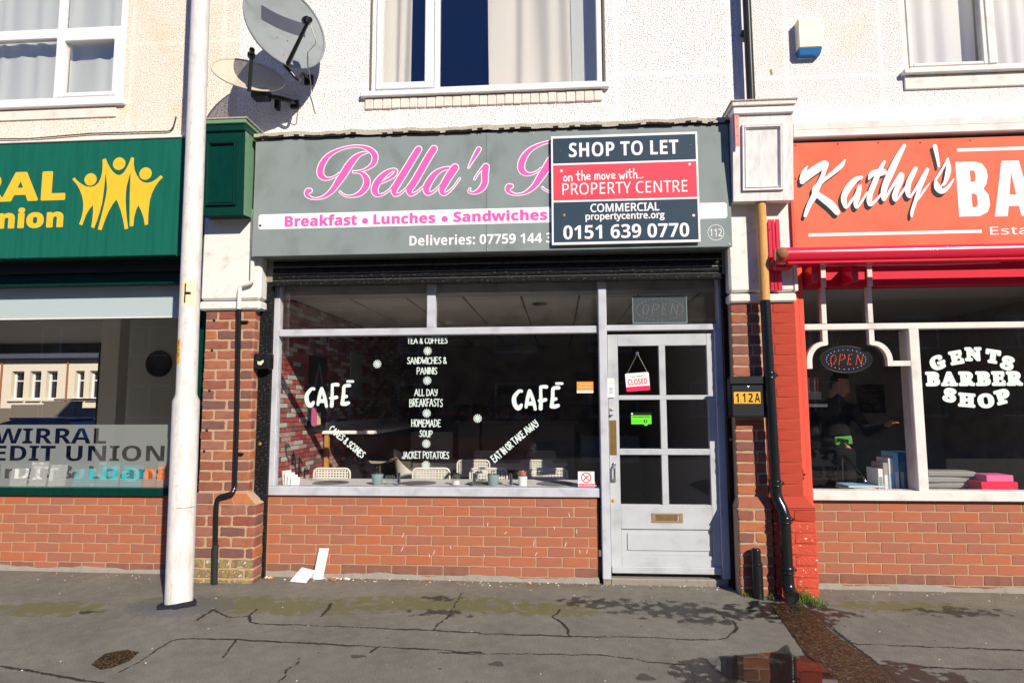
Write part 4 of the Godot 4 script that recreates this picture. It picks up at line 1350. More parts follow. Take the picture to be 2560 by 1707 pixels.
func cafe_door(b: Node3D) -> void:
	# an open grid of stiles, rails and bars with the six panes behind
	var xs := [0.520, 0.876, 0.931, 1.288]
	var ys := [2.013, 1.581, 1.541, 1.118, 1.067, 0.645]
	var bars := [
		[0.430, 0.075, -0.05, xs[0], 2.115, 0.004], [xs[3], 0.075, -0.05, 1.352, 2.115, 0.004],
		[xs[0], ys[0], -0.049, xs[3], 2.115, 0.003], [xs[0], ys[2], -0.049, xs[3], ys[1], 0.003], [xs[0], ys[4], -0.049, xs[3], ys[3], 0.003],
		[xs[0], 0.44, -0.049, xs[3], ys[5], 0.003], [xs[0], 0.075, -0.049, xs[3], 0.222, 0.003]]
	for k in 3:
		bars.append([xs[1], ys[k * 2 + 1], -0.048, xs[2], ys[k * 2], 0.002])
	var d := bxs(b, "door", bars, M.door_paint, 0.003)
	d.set_meta("label", "lilac white six-pane shop door with brass letter plate")
	bx(d, "panel", xs[0] + 0.002, 0.222, -0.045, xs[3] - 0.002, 0.44, -0.012, M.door_paint, 0.002)
	bx(d, "raised_panel", 0.572, 0.262, -0.012, 1.262, 0.402, -0.003, M.door_paint, 0.004)
	bx(d, "weatherboard", 0.432, 0.076, 0.0045, 1.35, 0.134, 0.030, M.door_paint, 0.008)
	for k in 3:
		for c in 2:
			bx(d, "pane", xs[c * 2] - 0.004, ys[k * 2 + 1] - 0.004, -0.028, xs[c * 2 + 1] + 0.004, ys[k * 2] + 0.004, -0.022, M.pane, 0)
	var lp := bxs(d, "letter_plate", [[0.781, 0.498, 0.0035, 1.043, 0.514, 0.010], [0.781, 0.560, 0.0035, 1.043, 0.576, 0.010], [0.781, 0.514, 0.0035, 0.812, 0.560, 0.0095], [1.012, 0.514, 0.0035, 1.043, 0.560, 0.0095]], M.bronze, 0.002)
	bx(lp, "flap", 0.813, 0.515, 0.0035, 1.0, 0.559, 0.007, M.brass, 0.002)
	bx(d, "push_plate", 0.436, 1.066, 0.0045, 0.495, 1.365, 0.0075, M.brass, 0.001)
	tube_part(d, "handle", bend([Vector3(0.468, 0.982, 0.006), Vector3(0.468, 0.972, 0.045), Vector3(0.468, 0.86, 0.045), Vector3(0.468, 0.85, 0.006)], 0.025), 0.009, M.chrome, 12)
	for y in [0.985, 0.847]:
		lathe_part(d, "handle_rose", [Vector2(0.0, 0.006), Vector2(0.016, 0.005), Vector2(0.018, 0.0)], Vector3(0.468, y, 0.0045), M.chrome, 16, Basis(Vector3.RIGHT, PI / 2))
	lathe_part(d, "keyhole", [Vector2(0.0, 0.003), Vector2(0.013, 0.003), Vector2(0.015, 0.0)], Vector3(0.455, 0.676, 0.0045), M.rust_metal, 16, Basis(Vector3.RIGHT, PI / 2))
	var lk := bx(d, "lock", 0.438, 1.41, 0.0045, 0.474, 1.475, 0.012, M.door_paint, 0.004)
	lathe_part(lk, "cylinder", [Vector2(0.0, 0.006), Vector2(0.011, 0.006), Vector2(0.013, 0.0)], Vector3(0.456, 1.457, 0.012), M.brass, 16, Basis(Vector3.RIGHT, PI / 2))
	bx(lk, "lever", 0.430, 1.402, 0.0125, 0.462, 1.412, 0.03, M.charcoal, 0.003)
	var ic := bx(d, "intercom", 0.424, 1.56, 0.0045, 0.482, 1.728, 0.018, M.board_white, 0.004)
	bx(ic, "call_button", 0.433, 1.688, 0.0185, 0.473, 1.705, 0.021, M.label_cream, 0.001)
	for k in 5:
		bx(ic, "grille_slot", 0.436, 1.600 + k * 0.011, 0.0181, 0.470, 1.604 + k * 0.011, 0.0188, M.pipe_grey, 0)

func build_barber() -> void:
	var b := thing("shop_building", "white pebbledashed shop building with orange red barber front", "building", Vector3(3.6, 0, 0))
	put(b, "wall", holed(1.66, 8.0, 3.86, 6.6, -0.15, 0.12, [[3.03, 4.85, 4.372, 5.9]]), M.dash_grey)
	bx(b, "downpipe_chase", 1.612, 4.0, 0.121, 1.70, 6.5, 0.128, M.corbel_white, 0.002)
	var w := upvc_window(b, 0.07, [
		[3.03, 4.372, 0.03, 3.085, 5.9, 0.10], [3.085, 4.372, 0.03, 4.83, 4.425, 0.10], [3.745, 4.425, 0.03, 3.82, 5.9, 0.112], [4.78, 4.425, 0.03, 4.83, 5.9, 0.10],
		[3.085, 4.425, 0.035, 3.12, 5.9, 0.106], [3.705, 4.425, 0.035, 3.744, 5.9, 0.106], [3.12, 4.425, 0.036, 3.705, 4.455, 0.106]],
		[[3.12, 3.705, 4.455, 5.9], [3.82, 4.78, 4.425, 5.9]], [3.0, 4.95, 4.33, 4.37, 0.02, 0.18], M.white_paint)
	w.set_meta("label", "white timber window with patterned net curtain")
	bx(b, "sill_band", 3.02, 4.205, 0.12, 4.95, 4.325, 0.14, M.smooth_white, 0.005)
	room(b, 2.4, 5.4, 4.0, 6.4, -3.0, -0.152, {"left": M.room_pale, "right": M.room_pale, "back": M.room_pale, "floor": M.room_dark, "ceil": M.room_pale})
	bx(b, "roof", 1.66, 6.6, -5.2, 8.2, 6.75, 0.4, M.slate)
	stall_riser(b, 2.05, 5.2, 0.605, 2.201, 2.314)
	# shop window with thin decorative bars
	var s := bxs(b, "shop_window", [[2.112, 0.698, -0.10, 5.2, 0.778, 0.05], [2.112, 2.132, -0.05, 5.2, 2.184, 0.03], [2.975, 0.778, -0.14, 3.058, 2.132, 0.030]], M.white_paint, 0.005)
	bx(s, "pane", 2.10, 0.778, -0.026, 2.975, 2.132, -0.020, M.pane, 0)
	bx(s, "pane", 3.058, 0.778, -0.026, 5.2, 2.132, -0.020, M.pane, 0)
	bx(s, "pane", 2.10, 2.184, -0.026, 5.2, 2.50, -0.020, M.pane, 0)
	for x in [2.263, 2.648]:
		bx(s, "glazing_bar", x, 2.185, -0.018, x + 0.042, 2.499, 0.034, M.white_paint, 0.003)
		bx(s, "glazing_bar", x, 2.5, 0.0405, x + 0.042, 2.74, 0.062, M.white_paint, 0.003)
	arch_bar(s, 2.284, -1.0)
	arch_bar(s, 2.669, 1.0)
	var red := bxs(b, "red_frame", [[1.990, 0.62, -0.1, 2.05, 2.76, 0.105], [2.0505, 0.60, -0.1, 2.098, 2.76, 0.09]], M.post_red, 0.006)
	var lug := bx(red, "bolt_lug", 2.012, 0.885, 0.106, 2.036, 0.965, 0.125, M.post_red, 0.006)
	lathe_part(lug, "bolt_hole", [Vector2(0.0, 0.002), Vector2(0.009, 0.002), Vector2(0.009, 0.0)], Vector3(2.024, 0.92, 0.125), M.black_matt, 12, Basis(Vector3.RIGHT, PI / 2))
	for y in [2.30, 1.72, 1.26, 0.80]:
		lathe_part(red, "screw_hole", [Vector2(0.0, 0.001), Vector2(0.005, 0.001), Vector2(0.005, 0.0)], Vector3(2.015, y, 0.1052), M.black_matt, 10, Basis(Vector3.RIGHT, PI / 2))
	bx(b, "head_board", 2.0985, 2.50, -0.08, 5.2, 2.80, 0.04, M.crimson_board, 0.006)
	bx(b, "lintel", 1.99, 2.80, -0.1, 5.3, 3.86, 0.11, M.cement, 0)
	dust_sheet(s, 2.10, 2.975, 0.778, 2.132, -0.0275, "dust_light")
	dust_sheet(s, 3.058, 5.2, 0.778, 2.132, -0.0275, "dust_light")
	words_round(s)
	bx(b, "corner_pier", 5.2, -0.2, -0.3, 5.9, 3.86, 0.2, M.render_white, 0)

func arch_bar(s: Node3D, x: float, side: float) -> void:
	var p := []
	var q := []
	# short upright, then a quarter arch sweeping outwards and a short flat foot
	var outer := [Vector2(-0.021 * side, 2.13), Vector2(-0.021 * side, 2.005)]
	var inner := [Vector2(0.021 * side, 2.13), Vector2(0.021 * side, 2.035)]
	for k in 9:
		var a := PI / 2 * k / 8.0
		outer.append(Vector2(side * (0.0 + 0.118 * sin(a)), 1.862 + 0.135 * cos(a)))
		inner.append(Vector2(side * (0.012 + 0.150 * sin(a)), 1.862 + 0.170 * cos(a)))
	var poly := PackedVector2Array()
	for e in inner:
		poly.append(Vector2(x + e.x, e.y))
	if side > 0:
		poly.append(Vector2(2.974, 1.862)); poly.append(Vector2(2.974, 1.818)); poly.append(Vector2(x + 0.118, 1.818))
	else:
		poly.append(Vector2(x - 0.162, 1.80)); poly.append(Vector2(x - 0.118, 1.80))
	outer.reverse()
	for e in outer:
		poly.append(Vector2(x + e.x, e.y))
	var b := Builder.new()
	b.extrude(poly, -0.018, 0.032)
	put(s, "arched_bar", b.mesh(), M.white_paint)

func words_round(s: Node3D) -> void:
	var z := -0.0185
	var place := func(ch: String, x: float, y: float, w: float, h: float, turn: float):
		var o := fat_words(s, ch, serif_bold, x - w / 2, x + w / 2, y - h / 2, y + h / 2, z, M.mint_vinyl, 0.011)
		var c := s.to_local(Vector3(x, y, z))
		o.transform = Transform3D(Basis(Vector3(0, 0, 1), turn), c) * Transform3D(Basis.IDENTITY, -c) * o.transform
	var gents := [["G", 3.22, 1.846, 0.13, 0.125, 0.35], ["E", 3.375, 1.888, 0.115, 0.12, 0.17], ["N", 3.515, 1.916, 0.14, 0.12, 0.0], ["T", 3.672, 1.895, 0.125, 0.12, -0.17], ["S", 3.785, 1.838, 0.11, 0.125, -0.35]]
	for g in gents:
		place.call(g[0], g[1], g[2], g[3], g[4], g[5])
	var x := 3.112
	for g in [["B", 0.118], ["A", 0.138], ["R", 0.132], ["B", 0.122], ["E", 0.112], ["R", 0.132]]:
		place.call(g[0], x + g[1] / 2, 1.708, g[1], 0.125, 0.0)
		x += g[1] + 0.006
	for g in [["S", 3.30, 1.570, 0.11, 0.125, -0.22], ["H", 3.435, 1.528, 0.14, 0.12, -0.09], ["O", 3.588, 1.522, 0.135, 0.125, 0.08], ["P", 3.725, 1.556, 0.125, 0.125, 0.26]]:
		place.call(g[0], g[1], g[2], g[3], g[4], g[5])

# ---------------------------------------------------------------- pilasters and corbels
func build_pilasters() -> void:
	var g := "brick pilasters between the shops"
	var p := thing("brick_pilaster", "brown brick pilaster with thin black waste pipe beside cafe window", "pilaster", Vector3(-2.92, 0, 0.1), g)
	bx(p, "mortar_core", -3.155, 0.70, -0.1, -2.702, 2.36, 0.194, M.mortar_old, 0.006)
	var y := 2.352
	for row in 18:
		var y1 := y - 0.008
		var y0 := y - 0.0885 + 0.008
		y -= 0.0885
		if y0 < 0.76:
			y0 = maxf(y0, 0.752)
		if y1 - y0 < 0.03:
			continue
		var cuts := [[-3.152, -3.048], [-3.030, -2.822], [-2.806, -2.704]] if row % 2 == 0 else [[-3.152, -2.938], [-2.918, -2.704]]
		for c in cuts:
			brick(p, c[0] + rng.randf_range(-0.004, 0.004), c[1] + rng.randf_range(-0.003, 0.0), y0, y1, 0.2, 0.03, M["old_brick%d" % (rng.randi() % 8)], 0.003)
		side_brick(p, -2.7005, y0, y1, 0.075 if row % 2 else 0.16, M["old_brick%d" % (rng.randi() % 8)])
	plinth(p, -3.165, -2.602, -2.702, [0.659, 0.566, 0.474, 0.386, 0.298, 0.206, 0.123, 0.04, -0.06], "left")
	# rendered block over it
	var lb := put(p, "rendered_block", block_mesh(-3.20, -2.645, 2.355, 3.30, 0.225), M.render_white)
	lb.set_meta("label", "white roughcast block over the brickwork")
	bx(p, "rendered_lip", -3.205, 2.353, -0.08, -2.640, 2.43, 0.231, M.render_white, 0.014)
	for e in [[-3.075, 2.262], [-3.083, 1.993], [-3.09, 1.635], [-3.10, 1.285], [-3.115, 1.105]]:
		lathe_part(p, "plug_hole", [Vector2(0.0, 0.0015), Vector2(0.011, 0.001), Vector2(0.013, 0.0)], Vector3(e[0], e[1], 0.1995), M.black_matt, 10, Basis(Vector3.RIGHT, PI / 2))

	p = thing("brick_pilaster", "pilaster half bare brown brick and half painted red beside barber window", "pilaster", Vector3(1.72, 0, 0.1), g)
	bx(p, "mortar_core", 1.455, 0.70, -0.1, 1.705, 2.36, 0.194, M.mortar_old, 0.006)
	bx(p, "painted_core", 1.7055, 0.70, -0.1, 1.985, 2.36, 0.1955, M.red_masonry, 0.006)
	y = 2.348
	for row in 18:
		var y1 := y - 0.008
		var y0 := y - 0.0885 + 0.008
		y -= 0.0885
		if y1 - y0 < 0.03 or y0 < 0.73:
			continue
		for c in ([[1.458, 1.618], [1.632, 1.703]] if row % 2 == 0 else [[1.458, 1.692]]):
			brick(p, c[0], c[1], y0, y1, 0.2, 0.03, M["old_brick%d" % (rng.randi() % 8)], 0.003)
		for c in ([[1.709, 1.795], [1.803, 1.983]] if row % 2 == 0 else [[1.709, 1.983]]):
			brick(p, c[0], c[1], y0 - 0.004, y1 + 0.004, 0.2, 0.03, M.red_masonry, 0.0025)
	plinth(p, 1.432, 1.712, 1.5, [0.651, 0.559, 0.471, 0.383, 0.296, 0.209, 0.122, 0.039, -0.06], "bare")
	plinth(p, 1.7125, 2.052, 1.98, [0.651, 0.559, 0.471, 0.383, 0.296, 0.209, 0.122, 0.039, -0.06], "painted")
	lb = put(p, "rendered_block", block_mesh(1.445, 1.985, 2.352, 3.30, 0.225), M.render_white)
	bx(p, "rendered_lip", 1.44, 2.350, -0.08, 1.99, 2.425, 0.231, M.render_white, 0.014)
	for c in [[1.93, 1.985, 2.44, 3.15]]:
		bx(p, "paint_strip", c[0] + 0.045, c[2], 0.02, c[1] + 0.02, c[3], 0.235, M.render_white, 0.004)

func block_mesh(x0: float, x1: float, y0: float, y1: float, z: float) -> ArrayMesh:
	var b := Builder.new()
	b.box(x0, y0 + 0.088, -0.08, x1, y1, z, 0.018)
	return b.mesh()

func side_brick(p: Node3D, x: float, y0: float, y1: float, run: float, material: Material) -> void:
	var o := put(p, "brick", brick_mesh(rng.randi() % 4, snappedf(run, 0.005), snappedf(y1 - y0, 0.002), 0.02, 0.003), material, Vector3(x + 0.002, (y0 + y1) / 2, 0.198 - run / 2))
	o.rotation.y = PI / 2

# the wider foot: a row of bevelled bricks, then courses down to the ground
func plinth(p: Node3D, x0: float, x1: float, corner: float, joints: Array, kind: String) -> void:
	var z := 0.262
	var core: Material = M.red_masonry if kind == "painted" else M.mortar_old
	bx(p, "plinth_core", x0 + 0.004, -0.12, -0.1, x1 - 0.006, 0.662, z - 0.006, core, 0.012)
	# bevelled top course
	var b := Builder.new()
	var top := 0.748
	var low := 0.655
	var xin0 := x0 + (0.03 if kind != "painted" else 0.0)
	var xin1 := x1 - (0.1 if kind == "left" else (0.06 if kind == "painted" else 0.0))
	if kind == "left":
		xin0 = x0
	b.quad(Vector3(x0, low, z), Vector3(x1, low, z), Vector3(xin1, top, 0.2), Vector3(xin0, top, 0.2), Vector3(0, 1, 1))
	b.quad(Vector3(x1, low, z), Vector3(x1, low, -0.1), Vector3(xin1, top, -0.1), Vector3(xin1, top, 0.2), Vector3(1, 1, 0))
	b.quad(Vector3(x0, low, z), Vector3(x0, low, -0.1), Vector3(xin0, top, -0.1), Vector3(xin0, top, 0.2), Vector3(-1, 1, 0))
	put(p, "plinth_splay", b.mesh(), core)
	# bricks of the splay
	var n := 3 if kind == "left" else 1
	for k in n:
		var a := lerpf(x0, x1, float(k) / n) + 0.007
		var c := lerpf(x0, x1, float(k + 1) / n) - 0.007
		var ai := lerpf(xin0, xin1, float(k) / n) + 0.006
		var ci := lerpf(xin0, xin1, float(k + 1) / n) - 0.006
		var s := Builder.new()
		var q := [Vector3(a, low + 0.01, z - 0.002), Vector3(c, low + 0.01, z - 0.002), Vector3(ci, top - 0.004, 0.2065), Vector3(ai, top - 0.004, 0.2065)]
		var up := Vector3(0, 0.003, 0.004)
		s.quad(q[0] + up, q[1] + up, q[2] + up, q[3] + up, Vector3(0, 1, 1))
		for i in 4:
			var j := (i + 1) % 4
			s.quad(q[i] + up, q[j] + up, q[j] - up, q[i] - up, ((q[i] + q[j]) / 2 - (q[0] + q[2]) / 2))
		put(p, "brick", s.mesh(), M.red_masonry if kind == "painted" else M["old_brick%d" % (rng.randi() % 8)])
	for row in joints.size() - 1:
		var y1: float = joints[row] - 0.007
		var y0: float = joints[row + 1] + 0.007
		var cuts := []
		if kind == "left":
			cuts = [[x0 + 0.006, x0 + 0.24], [x0 + 0.258, x0 + 0.475], [x0 + 0.49, x1 - 0.012]] if row % 2 == 0 else [[x0 + 0.006, x0 + 0.12], [x0 + 0.138, x0 + 0.35], [x0 + 0.367, x1 - 0.012]]
		elif kind == "bare":
			cuts = [[x0 + 0.006, x0 + 0.125], [x0 + 0.139, x1 - 0.004]] if row % 2 == 0 else [[x0 + 0.006, x1 - 0.004]]
		else:
			cuts = [[x0 + 0.002, x0 + 0.16], [x0 + 0.166, x1 - 0.006]] if row % 2 == 0 else [[x0 + 0.002, x1 - 0.006]]
		for c in cuts:
			var m: Material = M["old_brick%d" % (rng.randi() % 8)]
			if kind == "painted":
				m = M.red_chipped if row >= 1 else M.red_masonry
			elif kind == "left" and row >= 5:
				m = M.mossy_brick
			elif kind == "left" and row == 4:
				m = M.old_brick5
			brick(p, c[0], c[1], y0, y1, z, 0.03, m, 0.0035)
		if kind == "left":
			var o := put(p, "brick", brick_mesh(rng.randi() % 4, 0.15 if row % 2 else 0.21, snappedf(y1 - y0, 0.002), 0.02, 0.003), M["old_brick%d" % (rng.randi() % 8)], Vector3(x1 - 0.001, (y0 + y1) / 2, z - (0.080 if row % 2 else 0.112)))
			o.rotation.y = PI / 2

func build_corbels() -> void:
	var g := "corbels over the pilasters"
	# dark green one: panelled box that leans out, with a moulded cap
	var c := thing("corbel", "dark green panelled timber corbel with peeling edges behind lamp column", "corbel", Vector3(-2.93, 3.2, 0.25), g)
	corbel_body(c, -3.13, -2.735, 3.165, 3.985, 0.16, 0.40, 0.425, M.green_worn, M.green_dark, M.green_pale)
	c = thing("corbel", "white panelled timber corbel with flaking paint above yellow pipe", "corbel", Vector3(1.71, 3.2, 0.25), g)
	corbel_body(c, 1.468, 1.955, 3.18, 3.965, 0.16, 0.36, 0.44, M.corbel_white, M.corbel_white, M.worn_white)
	bx(c, "pink_strip", 1.478, 3.62, 0.4425, 1.515, 3.90, 0.446, mat("faded_pink", Color(0.72, 0.29, 0.27), 0.6), 0.001)
	for y in [3.64, 3.71, 3.79, 3.87]:
		lathe_part(c, "screw", [Vector2(0, 0.003), Vector2(0.006, 0.002), Vector2(0.007, 0)], Vector3(1.497, y, 0.446), M.rust_metal, 8, Basis(Vector3.RIGHT, PI / 2))

func corbel_body(c: Node3D, x0: float, x1: float, y0: float, y1: float, zb: float, zl: float, zt: float, body: Material, panel: Material, side: Material) -> void:
	var b := Builder.new()
	var f := [Vector3(x0, y0, zl), Vector3(x1, y0, zl), Vector3(x1, y1, zt), Vector3(x0, y1, zt)]
	b.quad(f[0], f[1], f[2], f[3], Vector3(0, 0, 1))
	b.quad(f[0], f[1], Vector3(x1, y0 + 0.02, zb), Vector3(x0, y0 + 0.02, zb), Vector3(0, -1, 0))
	b.quad(f[3], f[2], Vector3(x1, y1, zb), Vector3(x0, y1, zb), Vector3(0, 1, 0))
	put(c, "front_board", b.mesh(), body)
	var s := Builder.new()
	for x in [x0, x1]:
		s.quad(Vector3(x, y0, zl), Vector3(x, y1, zt), Vector3(x, y1, zb), Vector3(x, y0 + 0.02, zb), Vector3(1 if x == x1 else -1, 0, 0))
	put(c, "cheek", s.mesh(), side)
	# picture-frame moulding standing proud of the board
	var face := func(u: float, v: float, up: float) -> Vector3:
		var y := lerpf(y0, y1, v)
		return Vector3(lerpf(x0, x1, u), y, lerpf(zl, zt, v) + up)
	var m := Builder.new()
	var u0 := 0.14
	var u1 := 0.83
	var v0 := 0.10
	var v1 := 0.80
	var k := 0.09
	var kv := k * (x1 - x0) / (y1 - y0)
	var ring := []
	for t in [[0.0, 0.001], [0.12, 0.022], [0.45, 0.018], [0.6, 0.026], [0.8, 0.012], [1.0, -0.004]]:
		var a: float = t[0] * k
		var av: float = t[0] * kv
		ring.append([face.call(u0 + a, v0 + av, t[1]), face.call(u1 - a, v0 + av, t[1]), face.call(u1 - a, v1 - av, t[1]), face.call(u0 + a, v1 - av, t[1])])
	for i in ring.size() - 1:
		for q in 4:
			var w := (q + 1) % 4
			m.quad(ring[i][q], ring[i][w], ring[i + 1][w], ring[i + 1][q], Vector3(0, 0, 1))
	put(c, "panel_moulding", m.mesh(), body)
	var p := Builder.new()
	p.quad(face.call(u0 + k, v0 + kv, 0.001), face.call(u1 - k, v0 + kv, 0.001), face.call(u1 - k, v1 - kv, 0.001), face.call(u0 + k, v1 - kv, 0.001), Vector3(0, 0, 1))
	put(c, "panel", p.mesh(), panel)
	# stepped cap
	bx(c, "cap", x0 - 0.004, y1 - 0.075, zb, x1 + 0.004, y1 - 0.012, zt + 0.018, body, 0.008)
	bx(c, "cap", x0 - 0.014, y1 - 0.0115, zb - 0.02, x1 + 0.016, y1 + 0.026, zt + 0.034, side, 0.006)
	bx(c, "lead_cover", x0 - 0.02, y1 + 0.0265, 0.10, x1 + 0.03, y1 + 0.042, zt + 0.04, M.lead, 0.004)

# ---------------------------------------------------------------- signs
func build_cafe_fascia() -> void:
	var s := thing("fascia_sign", "grey shop sign with pink script lettering and white stripe", "sign", Vector3(-0.6, 2.81, 0.3))
	bx(s, "board", -2.690, 2.808, 0.296, -0.6125, 3.874, 0.320, M.sign_grey, 0.003)
	bx(s, "board", -0.6105, 2.808, 0.296, 1.458, 3.874, 0.320, M.sign_grey, 0.003)
	bx(s, "soffit", -2.690, 2.822, 0.118, 1.458, 2.836, 0.2955, M.sign_grey, 0)
	bx(s, "end_board", -2.689, 2.836, 0.118, -2.676, 3.87, 0.2955, M.worn_white, 0.002)
	bx(s, "end_board", 1.444, 2.836, 0.118, 1.457, 3.87, 0.2955, M.worn_white, 0.002)
	# white stripe with rounded ends and the words on it
	var b := Builder.new()
	b.extrude(rounded(-2.636, 1.424, 3.050, 3.186, 0.025), 0.3202, 0.3212)
	put(s, "stripe", b.mesh(), M.vinyl_white)
	fat_words(s, "Breakfast", sans_bold, -2.397, -1.745, 3.066, 3.170, 0.3222, M.vinyl_pink, 0.0028)
	fat_words(s, "Lunches", sans_bold, -1.600, -1.052, 3.069, 3.166, 0.3222, M.vinyl_pink, 0.0028)
	fat_words(s, "Sandwiches", sans_bold, -0.895, -0.083, 3.072, 3.170, 0.3222, M.vinyl_pink, 0.0028)
	for x in [-1.674, -0.971]:
		lathe_part(s, "dot", [Vector2(0, 0.001), Vector2(0.027, 0.001), Vector2(0.027, 0)], Vector3(x, 3.104, 0.3214), M.vinyl_pink, 24, Basis(Vector3.RIGHT, PI / 2))
	words(s, "Deliveries: 07759 144 3", sans_bold, -1.278, -0.04, 2.873, 2.966, 0.3208, M.vinyl_white)
	cut_letters(s, BELLA, 0.3206, M.vinyl_white, 0.0085)
	cut_letters(s, BELLA, 0.3222, M.vinyl_pink)
	cut_letters(s, BELLA.slice(0, 3), 0.3206, M.vinyl_white, 0.0085, Vector2(1.782, -0.012))
	cut_letters(s, BELLA.slice(0, 3), 0.3222, M.vinyl_pink, 0.0, Vector2(1.782, -0.012))
	# street number in a ring
	var r := Builder.new()
	var P := []
	var N := []
	for q in [0.064, 0.068]:
		var row := []
		var rn := []
		for k in 40:
			row.append(Vector3(1.325 + q * cos(TAU * k / 40), 2.930 + q * sin(TAU * k / 40), 0.3212))
			rn.append(Vector3(0, 0, 1))
		P.append(row); N.append(rn)
	r.sheet(P, N, true)
	put(s, "ring", r.mesh(), M.vinyl_white)
	words(s, "112", sans, 1.276, 1.375, 2.898, 2.962, 0.3208, M.vinyl_white)
	for e in [[-2.62, 3.085, 0.011], [-2.2, 3.86, 0.005], [-1.9, 3.855, 0.005], [-0.68, 3.85, 0.006], [-0.2, 3.845, 0.005], [1.40, 3.845, 0.006], [1.43, 2.83, 0.006], [-0.6, 2.83, 0.005], [-2.66, 2.83, 0.005]]:
		lathe_part(s, "screw", [Vector2(0, 0.002), Vector2(e[2], 0.0015), Vector2(e[2], 0)], Vector3(e[0], e[1], 0.3214), M.charcoal if e[2] > 0.01 else M.screw, 12, Basis(Vector3.RIGHT, PI / 2))
	# rough lead flashing over the top edge, mossy underneath
	var f := Builder.new()
	var dk := Builder.new()
	var n := 90
	var wob := FastNoiseLite.new()
	wob.seed = 5
	wob.frequency = 1.6
	wob.fractal_octaves = 3
	var lip := []
	for i in n + 1:
		var x := lerpf(-2.70, 1.52, float(i) / n)
		var d := wob.get_noise_1d(x * 2.0)
		lip.append([Vector3(x, 3.985 + d * 0.006, 0.121), Vector3(x, 3.935 + d * 0.012, 0.30 + d * 0.008), Vector3(x, 3.925 + d * 0.012, 0.338 + d * 0.012), Vector3(x, 3.878 + d * 0.014, 0.344 + d * 0.010), Vector3(x, 3.872 + d * 0.014, 0.3225)])
	for i in n:
		for k in 4:
			var low := k >= 3
			(dk if low else f).quad(lip[i][k], lip[i + 1][k], lip[i + 1][k + 1], lip[i][k + 1], [Vector3(0, 1, 1), Vector3(0, 1, 1), Vector3(0, 0, 1), Vector3(0, -1, 0)][k])
	put(s, "flashing", f.mesh(), M.lead)
	put(s, "flashing_edge", dk.mesh(), M.moss_black)
	var mossy := Builder.new()
	for i in n:
		if wob.get_noise_1d(i * 0.31 + 40.0) > -0.05:
			var h := 0.012 + 0.012 * absf(wob.get_noise_1d(i * 1.7))
			var a: Vector3 = lip[i][3]
			var c2: Vector3 = lip[i + 1][3]
			mossy.quad(a + Vector3(0, -0.006, 0.002), c2 + Vector3(0, -0.006, 0.002), c2 + Vector3(0, h, 0.003), a + Vector3(0, h, 0.003), Vector3(0, 0, 1))
	var mo := put(s, "moss", mossy.mesh(), M.moss_black)
	mo.set_meta("kind", "stuff")

func rounded(x0: float, x1: float, y0: float, y1: float, r: float) -> PackedVector2Array:
	var p := PackedVector2Array()
	for c in [[x1 - r, y1 - r, 0.0], [x0 + r, y1 - r, PI / 2], [x0 + r, y0 + r, PI], [x1 - r, y0 + r, PI * 1.5]]:
		for k in 6:
			var a: float = c[2] + PI / 2 * k / 5.0
			p.append(Vector2(c[0] + r * cos(a), c[1] + r * sin(a)))
	return p

func build_to_let_board() -> void:
	var s := thing("estate_board", "navy and red shop to let board screwed over grey shop sign", "sign", Vector3(0.57, 2.84, 0.35))
	bx(s, "backing", -0.047, 2.843, 0.340, 1.190, 3.797, 0.356, M.board_white, 0.003)
	bx(s, "panel", -0.029, 3.555, 0.3562, 1.174, 3.776, 0.3578, M.board_navy, 0.0004)
	bx(s, "panel", -0.029, 3.230, 0.3562, 1.174, 3.538, 0.3578, M.board_red, 0.0004)
	bx(s, "panel", -0.029, 2.866, 0.3562, 1.174, 3.213, 0.3578, M.board_navy, 0.0004)
	var z := 0.3585
	words(s, "SHOP TO LET", sans_bold, 0.107, 1.030, 3.605, 3.732, z, M.board_white)
	var b := Builder.new()
	hand_words(b, "on the move with...", Vector2(0.055, 3.398), Vector2(1, 0.012).normalized(), 0.080, 0.67, 0.3595, 0.0052)
	put(s, "lettering", b.mesh(), M.board_white)
	words(s, "PROPERTY CENTRE", sans, 0.048, 1.095, 3.275, 3.378, z, M.board_white)
	fat_words(s, "COMMERCIAL", sans, 0.282, 0.858, 3.118, 3.192, z, M.board_white, 0.002)
	fat_words(s, "propertycentre.org", sans, 0.240, 0.900, 3.035, 3.108, z, M.board_white, 0.002)
	words(s, "0151 639 0770", sans_bold, 0.052, 1.098, 2.890, 3.010, z, M.board_white)
	for e in [[0.04, 3.488, 0], [1.118, 3.512, 0], [0.06, 3.10, 1], [1.138, 3.07, 0], [0.03, 3.665, 2], [1.13, 3.68, 2], [0.55, 3.67, 2]]:
		var r := [0.012, 0.012, 0.004][e[2]] as float
		lathe_part(s, "screw_cap", [Vector2(0, 0.004), Vector2(r * 0.6, 0.004), Vector2(r, 0.0)], Vector3(e[0], e[1], 0.358), [M.board_white, M.rust_metal, M.screw][e[2]], 14, Basis(Vector3.RIGHT, PI / 2))

